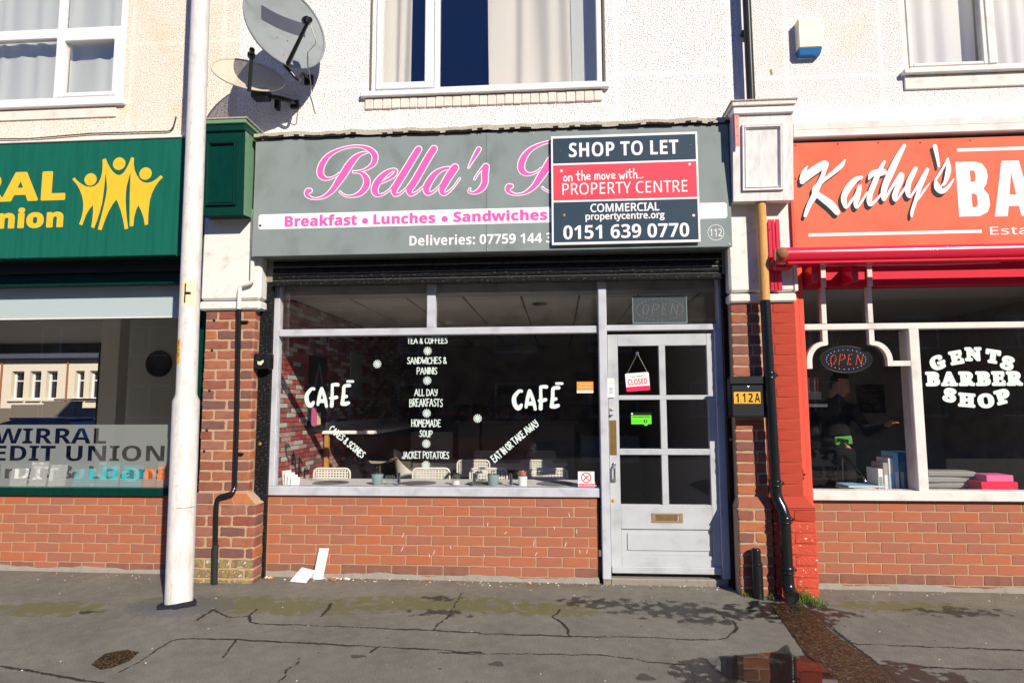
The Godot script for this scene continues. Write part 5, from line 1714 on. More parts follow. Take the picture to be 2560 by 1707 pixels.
func build_shutter() -> void:
	var s := thing("roller_shutter", "black steel roller shutter rolled up above cafe window with side rails", "shutter", Vector3(-0.6, 0, 0.1))
	for k in 4:
		var y := 2.628 + k * 0.062
		var b := Builder.new()
		var P := []
		var N := []
		for i in 9:
			var a := lerpf(-1.25, 1.25, i / 8.0)
			var yy := y + 0.031 + 0.029 * sin(a) / sin(1.25)
			var zz := 0.112 + 0.020 * (cos(a) - 0.3)
			P.append([Vector3(-2.58, yy, zz), Vector3(1.415, yy, zz)])
			N.append([Vector3(0, sin(a), cos(a)), Vector3(0, sin(a), cos(a))])
		b.sheet(P, N)
		put(s, "slat", b.mesh(), M.black_paint)
	bx(s, "bottom_rail", -2.579, 2.580, 0.100, 1.412, 2.626, 0.140, M.black_paint, 0.006)
	bx(s, "bottom_lip", -2.579, 2.572, 0.098, 1.412, 2.5795, 0.148, M.black_paint, 0.002)
	bx(s, "backing", -2.60, 2.60, 0.06, 1.415, 2.86, 0.098, M.black_paint, 0)
	# side rails: a channel with a folded front edge
	for e in [[-2.700, -2.582], [1.424, 1.456]]:
		var r := bx(s, "guide_rail", e[0], -0.02, 0.062 if e[0] < 0 else 0.05, e[1], 2.84, 0.100, M.black_paint, 0.004)
		bx(r, "rail_edge", e[0] + 0.066 if e[0] < 0 else e[0] - 0.012, -0.02, 0.1005, e[0] + 0.078 if e[0] < 0 else e[0] + 0.006, 2.82, 0.112, M.black_paint, 0.003)
	lathe_part(s, "lock_eye", [Vector2(0.004, 0.006), Vector2(0.012, 0.008), Vector2(0.013, 0.0)], Vector3(1.438, 1.205, 0.104), M.screw, 14, Basis(Vector3.RIGHT, PI / 2))
	lathe_part(s, "lock_eye", [Vector2(0.004, 0.006), Vector2(0.012, 0.008), Vector2(0.013, 0.0)], Vector3(-2.655, 1.165, 0.104), M.rust_metal, 14, Basis(Vector3.RIGHT, PI / 2))
	# key box on the left rail
	var k := thing("shutter_key_box", "small black key switch box with torn label on shutter rail", "switch box", Vector3(-2.62, 1.82, 0.12))
	bx(k, "body", -2.694, 1.822, 0.105, -2.552, 1.962, 0.20, M.black_paint, 0.008)
	bx(k, "lid", -2.688, 1.828, 0.2005, -2.558, 1.956, 0.21, M.black_paint, 0.006)
	var t := Builder.new()
	t.extrude(PackedVector2Array([Vector2(-2.65, 1.865), Vector2(-2.62, 1.858), Vector2(-2.598, 1.885), Vector2(-2.60, 1.905), Vector2(-2.63, 1.89), Vector2(-2.655, 1.892)]), 0.2101, 0.2115)
	put(k, "torn_label", t.mesh(), M.label_cream)

func build_credit_union_sign() -> void:
	var s := thing("fascia_sign", "glossy green shop sign with yellow lettering and three figures", "sign", Vector3(-5.0, 2.84, 0.27))
	bx(s, "panel", -7.4, 2.842, 0.255, -3.352, 3.925, 0.300, M.green_sign, 0.006)
	bx(s, "frame_edge", -3.3515, 2.838, 0.255, -3.338, 3.929, 0.302, M.green_dark, 0.003)
	bx(s, "trim", -3.392, 2.83, 0.3003, -3.378, 3.91, 0.3035, M.green_sign, 0.001)
	bx(s, "return_board", -3.3375, 2.83, 0.11, -3.17, 3.92, 0.20, M.green_dark, 0.002)
	bx(s, "capping", -7.4, 3.926, 0.121, -3.33, 3.945, 0.315, M.smooth_white, 0.004)
	bx(s, "soffit", -7.4, 2.845, 0.112, -3.34, 2.86, 0.2548, M.green_dark, 0)
	fat_words(s, "WIR", sans_bold, -6.40, -5.42, 3.376, 3.652, 0.3008, M.yellow_vinyl, 0.012)
	fat_words(s, "RAL", sans_bold, -5.375, -4.479, 3.376, 3.652, 0.3008, M.yellow_vinyl, 0.012)
	fat_words(s, "Credit U", sans_bold, -6.35, -5.16, 3.120, 3.312, 0.3008, M.yellow_vinyl, 0.008)
	fat_words(s, "nion", sans_bold, -5.115, -4.483, 3.120, 3.315, 0.3008, M.yellow_vinyl, 0.008)
	for l in LOGO:
		var b := Builder.new()
		var p := PackedVector2Array()
		for i in range(0, l.size(), 2):
			p.append(Vector2(l[i], l[i + 1]))
		b.extrude(p, 0.3002, 0.3020)
		put(s, "figure", b.mesh(), M.yellow_vinyl)
	for i in 3:
		lathe_part(s, "figure_head", [Vector2(0, 0.0018), Vector2(LOGO_HEADS[i * 3 + 2], 0.0018), Vector2(LOGO_HEADS[i * 3 + 2], 0)], Vector3(LOGO_HEADS[i * 3], LOGO_HEADS[i * 3 + 1], 0.3002), M.yellow_vinyl, 36, Basis(Vector3.RIGHT, PI / 2))

func build_barber_sign() -> void:
	var s := thing("fascia_sign", "orange red barber sign with white brush script and black drop shadow", "sign", Vector3(3.6, 2.8, 0.2))
	bx(s, "board", 1.988, 2.775, 0.225, 5.3, 3.712, 0.250, M.barber_red, 0.003)
	bx(s, "edge_trim", 1.972, 2.775, 0.12, 1.9875, 3.74, 0.252, M.post_red, 0.002)
	bx(s, "rail", 2.0, 3.738, 0.12, 5.3, 3.868, 0.30, M.white_paint, 0.008)
	bx(s, "rail_line", 2.0, 3.806, 0.3002, 5.3, 3.812, 0.302, M.smooth_white, 0.0005)
	bx(s, "batten", 2.0, 3.7125, 0.12, 5.3, 3.7375, 0.19, M.worn_white, 0)
	bx(s, "upper_band", 2.02, 3.8685, 0.121, 5.3, 4.005, 0.215, M.pot_white, 0.006)
	bx(s, "soffit", 1.99, 2.79, 0.112, 5.3, 2.80, 0.2248, M.crimson_board, 0)
	cut_letters(s, KATHY, 0.2508, M.ink, 0.0, Vector2(-0.024, -0.030))
	cut_letters(s, KATHY, 0.2524, M.vinyl_white)
	# heavy condensed capitals
	var b := Builder.new()
	var o := [Vector2(3.318, 3.036), Vector2(3.48, 3.036), Vector2(3.545, 3.07), Vector2(3.568, 3.13), Vector2(3.562, 3.215), Vector2(3.525, 3.268), Vector2(3.552, 3.31), Vector2(3.566, 3.37), Vector2(3.56, 3.43), Vector2(3.53, 3.48), Vector2(3.475, 3.502), Vector2(3.318, 3.502)]
	# the letter B as an outline joined to its two counters by hairline cuts
	var outline := PackedVector2Array(o)
	outline.append_array([Vector2(3.318, 3.3885), Vector2(3.428, 3.3885), Vector2(3.428, 3.425), Vector2(3.458, 3.425), Vector2(3.468, 3.41), Vector2(3.468, 3.345), Vector2(3.458, 3.328), Vector2(3.428, 3.328), Vector2(3.428, 3.388), Vector2(3.318, 3.388),
		Vector2(3.318, 3.1705), Vector2(3.428, 3.1705), Vector2(3.428, 3.228), Vector2(3.455, 3.228), Vector2(3.47, 3.21), Vector2(3.47, 3.13), Vector2(3.455, 3.113), Vector2(3.428, 3.113), Vector2(3.428, 3.17), Vector2(3.318, 3.17)])
	b.extrude(outline, 0.2501, 0.2516)
	put(s, "lettering", b.mesh(), M.vinyl_white)
	b = Builder.new()
	b.extrude(PackedVector2Array([Vector2(3.598, 3.03), Vector2(3.698, 3.03), Vector2(3.712, 3.115), Vector2(3.792, 3.115), Vector2(3.806, 3.03), Vector2(3.906, 3.03), Vector2(3.82, 3.50), Vector2(3.752, 3.50), Vector2(3.752, 3.40), Vector2(3.778, 3.21), Vector2(3.726, 3.21), Vector2(3.7515, 3.40), Vector2(3.7515, 3.50), Vector2(3.684, 3.50)]), 0.2501, 0.2516)
	put(s, "lettering", b.mesh(), M.vinyl_white)
	words(s, "RBER", sans_bold, 3.95, 4.95, 3.03, 3.50, 0.2508, M.vinyl_white)
	bx(s, "rule", 3.340, 3.590, 0.2502, 4.95, 3.618, 0.2514, M.vinyl_white, 0)
	bx(s, "rule", 2.103, 2.896, 0.2502, 3.486, 2.922, 0.2514, M.vinyl_white, 0)
	words(s, "Established", sans, 3.552, 4.42, 2.878, 2.948, 0.2508, M.vinyl_white)
	for e in [[2.03, 3.69], [2.38, 3.69], [2.71, 3.69], [3.05, 3.68], [3.45, 3.685], [2.02, 3.40], [2.03, 2.80]]:
		lathe_part(s, "screw", [Vector2(0, 0.003), Vector2(0.006, 0.002), Vector2(0.007, 0)], Vector3(e[0], e[1], 0.2502), M.charcoal, 10, Basis(Vector3.RIGHT, PI / 2))

func build_awning() -> void:
	var a := thing("awning", "crimson rolled up awning cassette under barber sign", "awning", Vector3(3.6, 2.65, 0.35))
	# half-round cassette
	var b := Builder.new()
	var prof := []
	for k in 17:
		var t := -0.35 + (PI + 0.9) * k / 16.0
		prof.append(Vector2(0.365 + 0.075 * sin(t), 2.715 + 0.062 * cos(t)))
	var P := []
	var N := []
	for p in prof:
		var d: Vector2 = (p - Vector2(0.365, 2.715)).normalized()
		P.append([Vector3(1.86, p.y, p.x), Vector3(5.3, p.y, p.x)])
		N.append([Vector3(0, d.y, d.x), Vector3(0, d.y, d.x)])
	b.sheet(P, N)
	b.quad(Vector3(1.86, prof[0].y, prof[0].x), Vector3(5.3, prof[0].y, prof[0].x), Vector3(5.3, prof[-1].y, prof[-1].x), Vector3(1.86, prof[-1].y, prof[-1].x), Vector3(0, 0, -1))
	put(a, "cassette", b.mesh(), M.crimson)
	bx(a, "front_bar", 1.86, 2.628, 0.36, 5.3, 2.648, 0.43, M.crimson, 0.006)
	lathe_part(a, "end_cap", [Vector2(0.0, 0.0), Vector2(0.066, 0.0), Vector2(0.072, -0.012), Vector2(0.072, -0.075)], Vector3(1.785, 2.708, 0.362), M.crimson, 24, Basis(Vector3(0, 0, 1), PI / 2))
	lathe_part(a, "end_plug", [Vector2(0.0, 0.03), Vector2(0.04, 0.026), Vector2(0.05, 0.0)], Vector3(1.822, 2.718, 0.425), M.brown_plug, 20, Basis(Vector3.RIGHT, PI / 2))
	bx(a, "arm_housing", 1.775, 2.60, 0.243, 1.93, 2.705, 0.34, M.crimson, 0.02)
	# bracket plates on the wall
	for e in [[1.772, 1.803], [1.806, 1.828], [1.834, 1.868]]:
		bx(a, "bracket_plate", e[0], 2.44, 0.2435, e[1], 3.05, 0.258, M.crimson, 0.003)
	lathe_part(a, "bolt", [Vector2(0, 0.008), Vector2(0.008, 0.006), Vector2(0.01, 0)], Vector3(1.787, 2.965, 0.258), M.chrome, 10, Basis(Vector3.RIGHT, PI / 2))
	lathe_part(a, "bolt", [Vector2(0, 0.008), Vector2(0.008, 0.006), Vector2(0.01, 0)], Vector3(1.787, 2.49, 0.258), M.chrome, 10, Basis(Vector3.RIGHT, PI / 2))
	tube_part(a, "folding_arm", [Vector3(2.2, 2.655, 0.27), Vector3(3.1, 2.64, 0.30), Vector3(3.6, 2.655, 0.26)], 0.018, M.crimson, 10)
	for x in [2.12, 2.44]:
		bx(a, "hanger", x, 2.51, 0.042, x + 0.055, 2.66, 0.24, M.crimson, 0.006)

# ---------------------------------------------------------------- things on the walls
func dish_at(d: Node3D, centre: Vector3, axis: Vector3, up: Vector3, rx: float, ry: float, deep: float, face: Material, holes: bool) -> Basis:
	var zx := axis.normalized()
	var xx := up.cross(zx).normalized()
	var yx := zx.cross(xx)
	var bs := Basis(xx, yx, zx)
	var b := Builder.new()
	var P := []
	var N := []
	var rings := 14
	for i in rings + 1:
		var t := float(i) / rings
		var row := []
		var rn := []
		for k in 64:
			var w := TAU * k / 64
			row.append(bs * Vector3(rx * t * cos(w), ry * t * sin(w), deep * (t * t - 1.0)))
			rn.append((bs * Vector3(-2 * deep * t * cos(w) / rx, -2 * deep * t * sin(w) / ry, 1.0)).normalized())
		P.append(row); N.append(rn)
	if holes:
		# perforated steel: every other small facet ring is left open in a fine lattice
		P.clear(); N.clear()
		var n := 64
		var cell := 2.0 * rx / n
		for i in n:
			for j in n:
				var u := -rx + (i + 0.5) * cell
				var v := -rx + (j + 0.5) * cell
				var at := func(a: float, c: float) -> Vector3:
					var s := c * ry / rx
					return bs * Vector3(a, s, deep * ((a * a + c * c) / (rx * rx) - 1.0))
				if u * u + v * v > rx * rx * 0.985:
					continue
				var h := cell / 2
				var g := cell * 0.22
				b.quad(at.call(u - h, v - h), at.call(u + h, v - h), at.call(u + h, v - g), at.call(u - h, v - g), zx)
				b.quad(at.call(u - h, v + g), at.call(u + h, v + g), at.call(u + h, v + h), at.call(u - h, v + h), zx)
				b.quad(at.call(u - h, v - g), at.call(u - g, v - g), at.call(u - g, v + g), at.call(u - h, v + g), zx)
				b.quad(at.call(u + g, v - g), at.call(u + h, v - g), at.call(u + h, v + g), at.call(u + g, v + g), zx)
	else:
		b.sheet(P, N, true)
		var Q := []
		var R := []
		for i in P.size():
			Q.append(P[i].map(func(p): return p - zx * 0.006))
			R.append(N[i].map(func(p): return -p))
		b.sheet(Q, R, true)
	put(d, "reflector", b.mesh(), face, centre)
	var rim := Builder.new()
	var path := []
	for k in 65:
		var w := TAU * k / 64
		path.append(bs * Vector3(rx * cos(w), ry * sin(w), -0.002))
	rim.tube(path, 0.008 if holes else 0.011, 8, false)
	put(d, "rim", rim.mesh(), face, centre)
	return bs

func build_satellite_dishes() -> void:
	var g := "satellite dishes on the cafe wall"
	var d := thing("satellite_dish", "large grey satellite dish with dark label and feed arm", "satellite dish", Vector3(-2.34, 4.5, 0.12), g)
	var c := Vector3(-2.335, 4.79, 0.56)
	var up := Vector3(0, 1, 0)
	var bs := dish_at(d, c, Vector3(0.747, 0.143, 0.649), up, 0.365, 0.385, 0.06, M.dish_grey, false)
	# dark curved label in the upper half, lifted off the dish
	var b := Builder.new()
	var P := []
	var N := []
	for i in 5:
		var row := []
		var rn := []
		for k in 13:
			var u := lerpf(-0.20, 0.20, k / 12.0)
			var v := lerpf(0.0, 0.135, i / 4.0) + 0.16 * (u + 0.04) * (u + 0.04) - 0.01
			var t2 := (u * u) / (0.365 * 0.365) + (v * v) / (0.385 * 0.385)
			row.append(bs * Vector3(u, v, 0.06 * (t2 - 1.0) + 0.003))
			rn.append((bs * Vector3(-2 * 0.06 * u / 0.133, -2 * 0.06 * v / 0.164, 1)).normalized())
		P.append(row); N.append(rn)
	b.sheet(P, N)
	put(d, "label_plate", b.mesh(), M.dish_label, c)
	# feed arm from the lower rim out to the receiver
	var foot: Vector3 = c + bs * Vector3(0.0, -0.38, 0.0)
	var tip: Vector3 = c + bs * Vector3(0.0, -0.20, 0.40)
	tube_part(d, "feed_arm", [foot, foot.lerp(tip, 0.5), tip], [0.020, 0.017, 0.015], M.black_gloss, 10)
	var back: Vector3 = (c + bs * Vector3(0, 0.02, -0.05) - tip).normalized()
	tube_part(d, "receiver", [tip - back * 0.02, tip + back * 0.03, tip + back * 0.035, tip + back * 0.07], [0.022, 0.024, 0.036, 0.034], M.black_gloss, 14)
	tube_part(d, "wall_arm", bend([foot + bs * Vector3(0, 0.03, -0.06), foot + Vector3(0.06, -0.10, -0.10), Vector3(-2.31, 4.53, 0.24), Vector3(-2.29, 4.52, 0.14)], 0.05), 0.014, M.black_gloss, 10)
	bx(d, "wall_plate", -2.335, 4.47, 0.121, -2.25, 4.565, 0.145, M.black_gloss, 0.006)
	bx(d, "tilt_bracket", c.x - 0.13, c.y - 0.22, 0.36, c.x + 0.02, c.y - 0.08, 0.46, M.black_gloss, 0.01)
	for e in [Vector3(-0.06, -0.11, 0), Vector3(0.035, -0.10, 0), Vector3(-0.02, -0.28, 0), Vector3(0.07, -0.29, 0)]:
		var t2: float = (e.x * e.x) / 0.133 + (e.y * e.y) / 0.164
		put(d, "rusty_bolt", box_mesh(0.014, 0.014, 0.01, 0.003), M.rust_metal, c + bs * Vector3(e.x, e.y, 0.06 * (t2 - 1.0) + 0.004))
	var k1: Vector3 = tip + Vector3(0.01, -0.04, -0.02)
	tube_part(d, "cable", bend([tip, k1, k1 + Vector3(0.02, -0.10, -0.08), Vector3(-2.25, 4.66, 0.32), Vector3(-2.25, 4.48, 0.20), Vector3(-2.26, 4.36, 0.14), Vector3(-2.22, 4.20, 0.13)], 0.06), 0.0045, M.cable, 6)

	d = thing("satellite_dish", "small stained mesh satellite dish half in shadow", "satellite dish", Vector3(-2.7, 4.35, 0.12), g)
	c = Vector3(-2.715, 4.425, 0.44)
	bs = dish_at(d, c, Vector3(0.42, 0.56, 0.70), Vector3(0, 1, 0), 0.30, 0.235, 0.045, M.dish_old, true)
	foot = c + bs * Vector3(0, -0.235, 0)
	tip = c + bs * Vector3(0, -0.10, 0.27)
	tube_part(d, "feed_arm", [foot + bs * Vector3(0, -0.01, -0.02), foot.lerp(tip, 0.5), tip], [0.018, 0.016, 0.016], M.pipe_grey, 10)
	back = (c - tip).normalized()
	tube_part(d, "receiver", [tip - back * 0.025, tip + back * 0.03, tip + back * 0.034, tip + back * 0.06], [0.022, 0.022, 0.033, 0.033], M.black_gloss, 14)
	bx(d, "back_bracket", -2.73, 4.25, 0.26, -2.58, 4.34, 0.38, M.black_gloss, 0.01)
	tube_part(d, "wall_arm", bend([Vector3(-2.66, 4.29, 0.30), Vector3(-2.56, 4.30, 0.26), Vector3(-2.44, 4.29, 0.20), Vector3(-2.42, 4.29, 0.13)], 0.04), 0.022, M.black_gloss, 10)
	bx(d, "wall_plate", -2.46, 4.245, 0.121, -2.385, 4.325, 0.145, M.black_gloss, 0.005)
	bx(d, "clamp", -2.575, 4.205, 0.17, -2.535, 4.31, 0.23, M.black_gloss, 0.006)

func build_pipes() -> void:
	# the soil pipe: ochre upper length, black below with collars, a swan neck and a shoe
	var p := thing("soil_pipe", "cast iron pipe painted ochre above and black below with open shoe", "pipe", Vector3(1.74, 0, 0.31))
	var z := 0.305
	lathe_part(p, "ochre_length", [Vector2(0.0, 0.86), Vector2(0.038, 0.858), Vector2(0.040, 0.85), Vector2(0.040, 0.0)], Vector3(1.706, 2.352, z), M.pipe_ochre, 24)
	tube_part(p, "black_length", [Vector3(1.708, 2.351, z), Vector3(1.712, 2.0, z), Vector3(1.717, 1.60, z), Vector3(1.722, 1.20, z), Vector3(1.727, 0.83, z)], 0.0415, M.pipe_black, 24)
	tube_part(p, "swan_neck", [Vector3(1.728, 0.832, z), Vector3(1.729, 0.78, z), Vector3(1.738, 0.73, z + 0.012), Vector3(1.757, 0.68, z + 0.035), Vector3(1.768, 0.63, z + 0.05), Vector3(1.770, 0.58, z + 0.052)], 0.045, M.pipe_black, 24)
	tube_part(p, "black_length", [Vector3(1.770, 0.60, z + 0.052), Vector3(1.772, 0.36, z + 0.052), Vector3(1.774, 0.10, z + 0.052)], 0.0445, M.pipe_black, 24)
	tube_part(p, "shoe", [Vector3(1.774, 0.16, z + 0.052), Vector3(1.774, 0.10, z + 0.054), Vector3(1.776, 0.055, z + 0.07), Vector3(1.778, 0.03, z + 0.105), Vector3(1.779, 0.02, z + 0.135)], [0.047, 0.047, 0.049, 0.051, 0.052], M.pipe_black, 24)
	lathe_part(p, "shoe_mouth", [Vector2(0.0, -0.01), Vector2(0.042, -0.006), Vector2(0.044, 0.0015)], Vector3(1.779, 0.0196, z + 0.1355), M.black_matt, 20, Basis(Vector3.RIGHT, PI / 2 + 0.28))
	for e in [[1.719, 1.735, 0.0, 0.046, 0.058], [1.727, 0.868, 0.0, 0.050, 0.055], [1.770, 0.59, 0.052, 0.053, 0.055], [1.773, 0.205, 0.052, 0.053, 0.055]]:
		var r: float = e[3]
		var o := lathe_part(p, "collar", [Vector2(r - 0.006, e[4]), Vector2(r, e[4] - 0.006), Vector2(r, e[4] - 0.016), Vector2(r - 0.004, e[4] - 0.02), Vector2(r - 0.004, 0.014), Vector2(r, 0.010), Vector2(r, 0.003), Vector2(r - 0.006, 0.0)], Vector3(e[0], e[1] - e[4] / 2, z + e[2]), M.pipe_black, 24)
		lathe_part(o, "ear", [Vector2(0.0, 0.026), Vector2(0.012, 0.024), Vector2(0.014, 0.0)], Vector3(e[0] + r - 0.005, e[1], z + e[2] - 0.01), M.pipe_black, 10, Basis(Vector3(0, 0, 1), -PI / 2))
	# rain pipe on the upper wall
	p = thing("rain_pipe", "black plastic rain pipe running down white wall above corbel", "pipe", Vector3(1.69, 4.02, 0.24))
	tube_part(p, "length", [Vector3(1.685, 6.4, 0.225), Vector3(1.686, 5.0, 0.225), Vector3(1.688, 4.01, 0.225)], 0.036, M.pipe_grey, 20)
	for y in [4.75, 5.8]:
		bx(p, "clip", 1.645, y, 0.129, 1.727, y + 0.03, 0.20, M.pipe_grey, 0.004)
	# short capped stub by the door
	p = thing("pipe_stub", "short black capped pipe stub standing by brick pilaster", "pipe", Vector3(1.55, 0, 0.33))
	lathe_part(p, "stub", [Vector2(0.0, 0.262), Vector2(0.036, 0.258), Vector2(0.042, 0.25), Vector2(0.042, -0.03)], Vector3(1.552, -0.005, 0.322), M.pipe_black, 20)
	lathe_part(p, "cap", [Vector2(0.0, 0.11), Vector2(0.030, 0.108), Vector2(0.036, 0.098), Vector2(0.036, 0.0)], Vector3(1.548, 0.252, 0.322), M.pipe_black, 20)
	# thin waste pipe on the left pilaster: white above, black below, stepping sideways twice
	p = thing("waste_pipe", "thin waste pipe, white above and black below, stepping down pilaster", "pipe", Vector3(-2.85, 0, 0.25))
	tube_part(p, "white_length", bend([Vector3(-2.712, 3.25, 0.26), Vector3(-2.708, 2.585, 0.26), Vector3(-2.815, 2.56, 0.262), Vector3(-2.817, 2.352, 0.262)], 0.03), 0.0185, M.white_paint, 14)
	tube_part(p, "black_length", bend([Vector3(-2.817, 2.351, 0.255), Vector3(-2.806, 1.4, 0.24), Vector3(-2.800, 0.80, 0.245), Vector3(-2.803, 0.755, 0.275), Vector3(-2.925, 0.725, 0.295), Vector3(-2.930, 0.64, 0.30), Vector3(-2.922, 0.32, 0.30)], 0.045), 0.0195, M.pipe_black, 14)
	tube_part(p, "foot_length", [Vector3(-2.922, 0.33, 0.30), Vector3(-2.916, 0.02, 0.302), Vector3(-2.916, -0.03, 0.302)], 0.0255, M.pipe_grey, 14)
	for y in [2.235, 1.075]:
		bx(p, "clip", -2.840, y, 0.20, -2.752, y + 0.02, 0.225, M.pipe_black, 0.003)

func build_wall_boxes() -> void:
	# letter box with number plates
	var b := thing("letter_box", "black wall letter box with yellow 112A number plates", "letter box", Vector3(1.54, 1.4, 0.25))
	bx(b, "body", 1.402, 1.398, 0.2, 1.684, 1.712, 0.286, M.charcoal, 0.006)
	bx(b, "lid", 1.398, 1.665, 0.2865, 1.688, 1.728, 0.304, M.charcoal, 0.008)
	bx(b, "door", 1.414, 1.402, 0.2865, 1.674, 1.655, 0.296, M.charcoal, 0.005)
	bx(b, "bottom_rail", 1.398, 1.392, 0.2, 1.690, 1.3975, 0.302, M.charcoal, 0.002)
	lathe_part(b, "lock", [Vector2(0, 0.005), Vector2(0.010, 0.004), Vector2(0.012, 0)], Vector3(1.543, 1.640, 0.2962), M.chrome, 16, Basis(Vector3.RIGHT, PI / 2))
	var x := 1.428
	for ch in ["1", "1", "2", "A"]:
		var w := 0.0535
		var pl := bx(b, "number_plate", x, 1.505, 0.2962, x + w - 0.001, 1.600, 0.2976, M.label_yellow, 0.0004)
		var k: float = {"1": 0.024, "2": 0.036, "A": 0.042}[ch]
		words(pl, ch, sans_bold, x + w / 2 - k / 2, x + w / 2 + k / 2, 1.516, 1.590, 0.2984, M.ink, "number")
		x += w
	# burglar alarm
	b = thing("alarm_box", "cream burglar alarm box with blue base on pebbledash wall", "alarm", Vector3(2.22, 4.5, 0.12))
	bx(b, "cover", 2.118, 4.585, 0.12, 2.318, 4.855, 0.205, M.alarm_cream, 0.01)
	var s := Builder.new()
	var poly := [Vector3(2.120, 4.584, 0.205), Vector3(2.316, 4.584, 0.205), Vector3(2.305, 4.532, 0.185), Vector3(2.131, 4.532, 0.185)]
	s.quad(poly[0], poly[1], poly[2], poly[3], Vector3(0, 0, 1))
	s.quad(poly[2], poly[3], Vector3(2.131, 4.532, 0.121), Vector3(2.305, 4.532, 0.121), Vector3(0, -1, 0))
	s.quad(poly[0], poly[3], Vector3(2.131, 4.532, 0.121), Vector3(2.120, 4.584, 0.121), Vector3(-1, 0, 0))
	s.quad(poly[1], poly[2], Vector3(2.305, 4.532, 0.121), Vector3(2.316, 4.584, 0.121), Vector3(1, 0, 0))
	put(b, "strobe_base", s.mesh(), M.alarm_blue)
	var st := one("rust_streak", box_mesh(0.016, 0.05, 0.003, 0.001), M.rust_metal, "small rusty fixing with streak on white pebbledash wall", "fixing", Vector3(1.905, 4.42, 0.1225))
	st.rotation.z = 0.1

func build_lamp_column() -> void:
	var at := Vector3(-2.905, 0, 0.83)
	var c := thing("lamp_column", "white steel lamp column with H plate and 22 sticker", "lamp post", at)
	var g := ground_y(at.x, at.z)
	# slightly out of plumb, as it stands
	var lean := -0.010
	var top := func(y: float) -> Vector3: return Vector3(at.x + lean * y, y, at.z)
	tube_part(c, "base", [top.call(g - 0.05), top.call(0.7), top.call(1.535)], 0.0985, M.column_white, 40)
	tube_part(c, "shoulder", [top.call(1.534), top.call(1.545), top.call(1.575), top.call(1.598)], [0.0985, 0.0975, 0.084, 0.0775], M.column_white, 40)
	tube_part(c, "weld_ring", [top.call(1.596), top.call(1.606)], 0.0785, M.column_white, 40)
	tube_part(c, "shaft", [top.call(1.60), top.call(3.5), top.call(6.2)], [0.077, 0.0735, 0.069], M.column_white, 40)
	# door flap standing slightly proud of the base
	var d := Builder.new()
	var P := []
	var N := []
	for i in 2:
		var y: float = [0.735, 1.425][i]
		var q: Vector3 = top.call(y)
		var row := []
		var rn := []
		for k in 12:
			var w := lerpf(0.15, 1.50, k / 11.0)
			row.append(q + Vector3(sin(w), 0, cos(w)) * 0.1065)
			rn.append(Vector3(sin(w), 0, cos(w)))
		P.append(row); N.append(rn)
	d.sheet(P, N)
	for i in 2:
		for k in 11:
			var o := Vector3(0, 1 if i else -1, 0)
			var m1: Vector3 = P[i][k] - N[i][k] * 0.0095
			var m2: Vector3 = P[i][k + 1] - N[i][k + 1] * 0.0095
			d.quad(P[i][k], P[i][k + 1], m2, m1, o)
	d.quad(P[0][0], P[1][0], P[1][0] - N[1][0] * 0.005, P[0][0] - N[0][0] * 0.005, Vector3(-1, 0, 0))
	put(c, "door_flap", d.mesh(), M.column_white)
	curved_label(c, top.call(2.385), 0.0765, -0.28, 1.05, 0.205, M.label_cream, "plate")
	var h1 := curved_label(c, top.call(2.385), 0.0775, 0.0, 0.14, 0.155, M.ink, "letter_stroke")
	curved_label(c, top.call(2.385), 0.0775, 0.14, 0.62, 0.022, M.ink, "letter_stroke")
	var y22 := curved_label(c, top.call(1.93), 0.0785, -1.12, -0.22, 0.19, M.label_yellow, "sticker")
	for k in 2:
		curved_digit(c, top.call(1.975 - k * 0.088), 0.0795, -0.82)
	curved_label(c, top.call(2.07), 0.0782, 0.12, 0.30, 0.018, M.board_white, "stud")
	curved_label(c, top.call(1.245), 0.1035, 0.42, 0.86, 0.02, M.board_white, "label")
	# tar collar at the foot
	var t := Builder.new()
	var PP := []
	var NN := []
	for i in 3:
		var row := []
		var rn := []
		for k in 36:
			var w := TAU * k / 36
			var r: float = [0.098, 0.116, 0.142][i] + (0.016 * sin(w * 3.0 + 1.0) + 0.012 * sin(w * 7.0) + 0.006 * sin(w * 13.0)) * [0.0, 0.3, 1.0][i]
			var y: float = [0.026 + 0.008 * sin(w * 2.0), 0.018, -0.004][i]
			row.append(Vector3(at.x + r * cos(w) + (-0.012 if i == 2 else 0.0), g + y, at.z + r * sin(w)))
			rn.append(Vector3(cos(w) * 0.5, 1, sin(w) * 0.5).normalized())
		PP.append(row); NN.append(rn)
	t.sheet(PP, NN, true)
	put(c, "tar_collar", t.mesh(), M.tar)

# a sticker wrapped round a column: angles from straight ahead, towards +x positive
func curved_label(c: Node3D, mid: Vector3, r: float, a0: float, a1: float, h: float, m: Material, called: String) -> MeshInstance3D:
	var b := Builder.new()
	var P := []
	var N := []
	for i in 2:
		var row := []
		var rn := []
		for k in 11:
			var w := lerpf(a0, a1, k / 10.0)
			row.append(Vector3(sin(w) * r, (i - 0.5) * h, cos(w) * r))
			rn.append(Vector3(sin(w), 0, cos(w)))
		P.append(row); N.append(rn)
	b.sheet(P, N)
	return put(c, called, b.mesh(), m, mid)

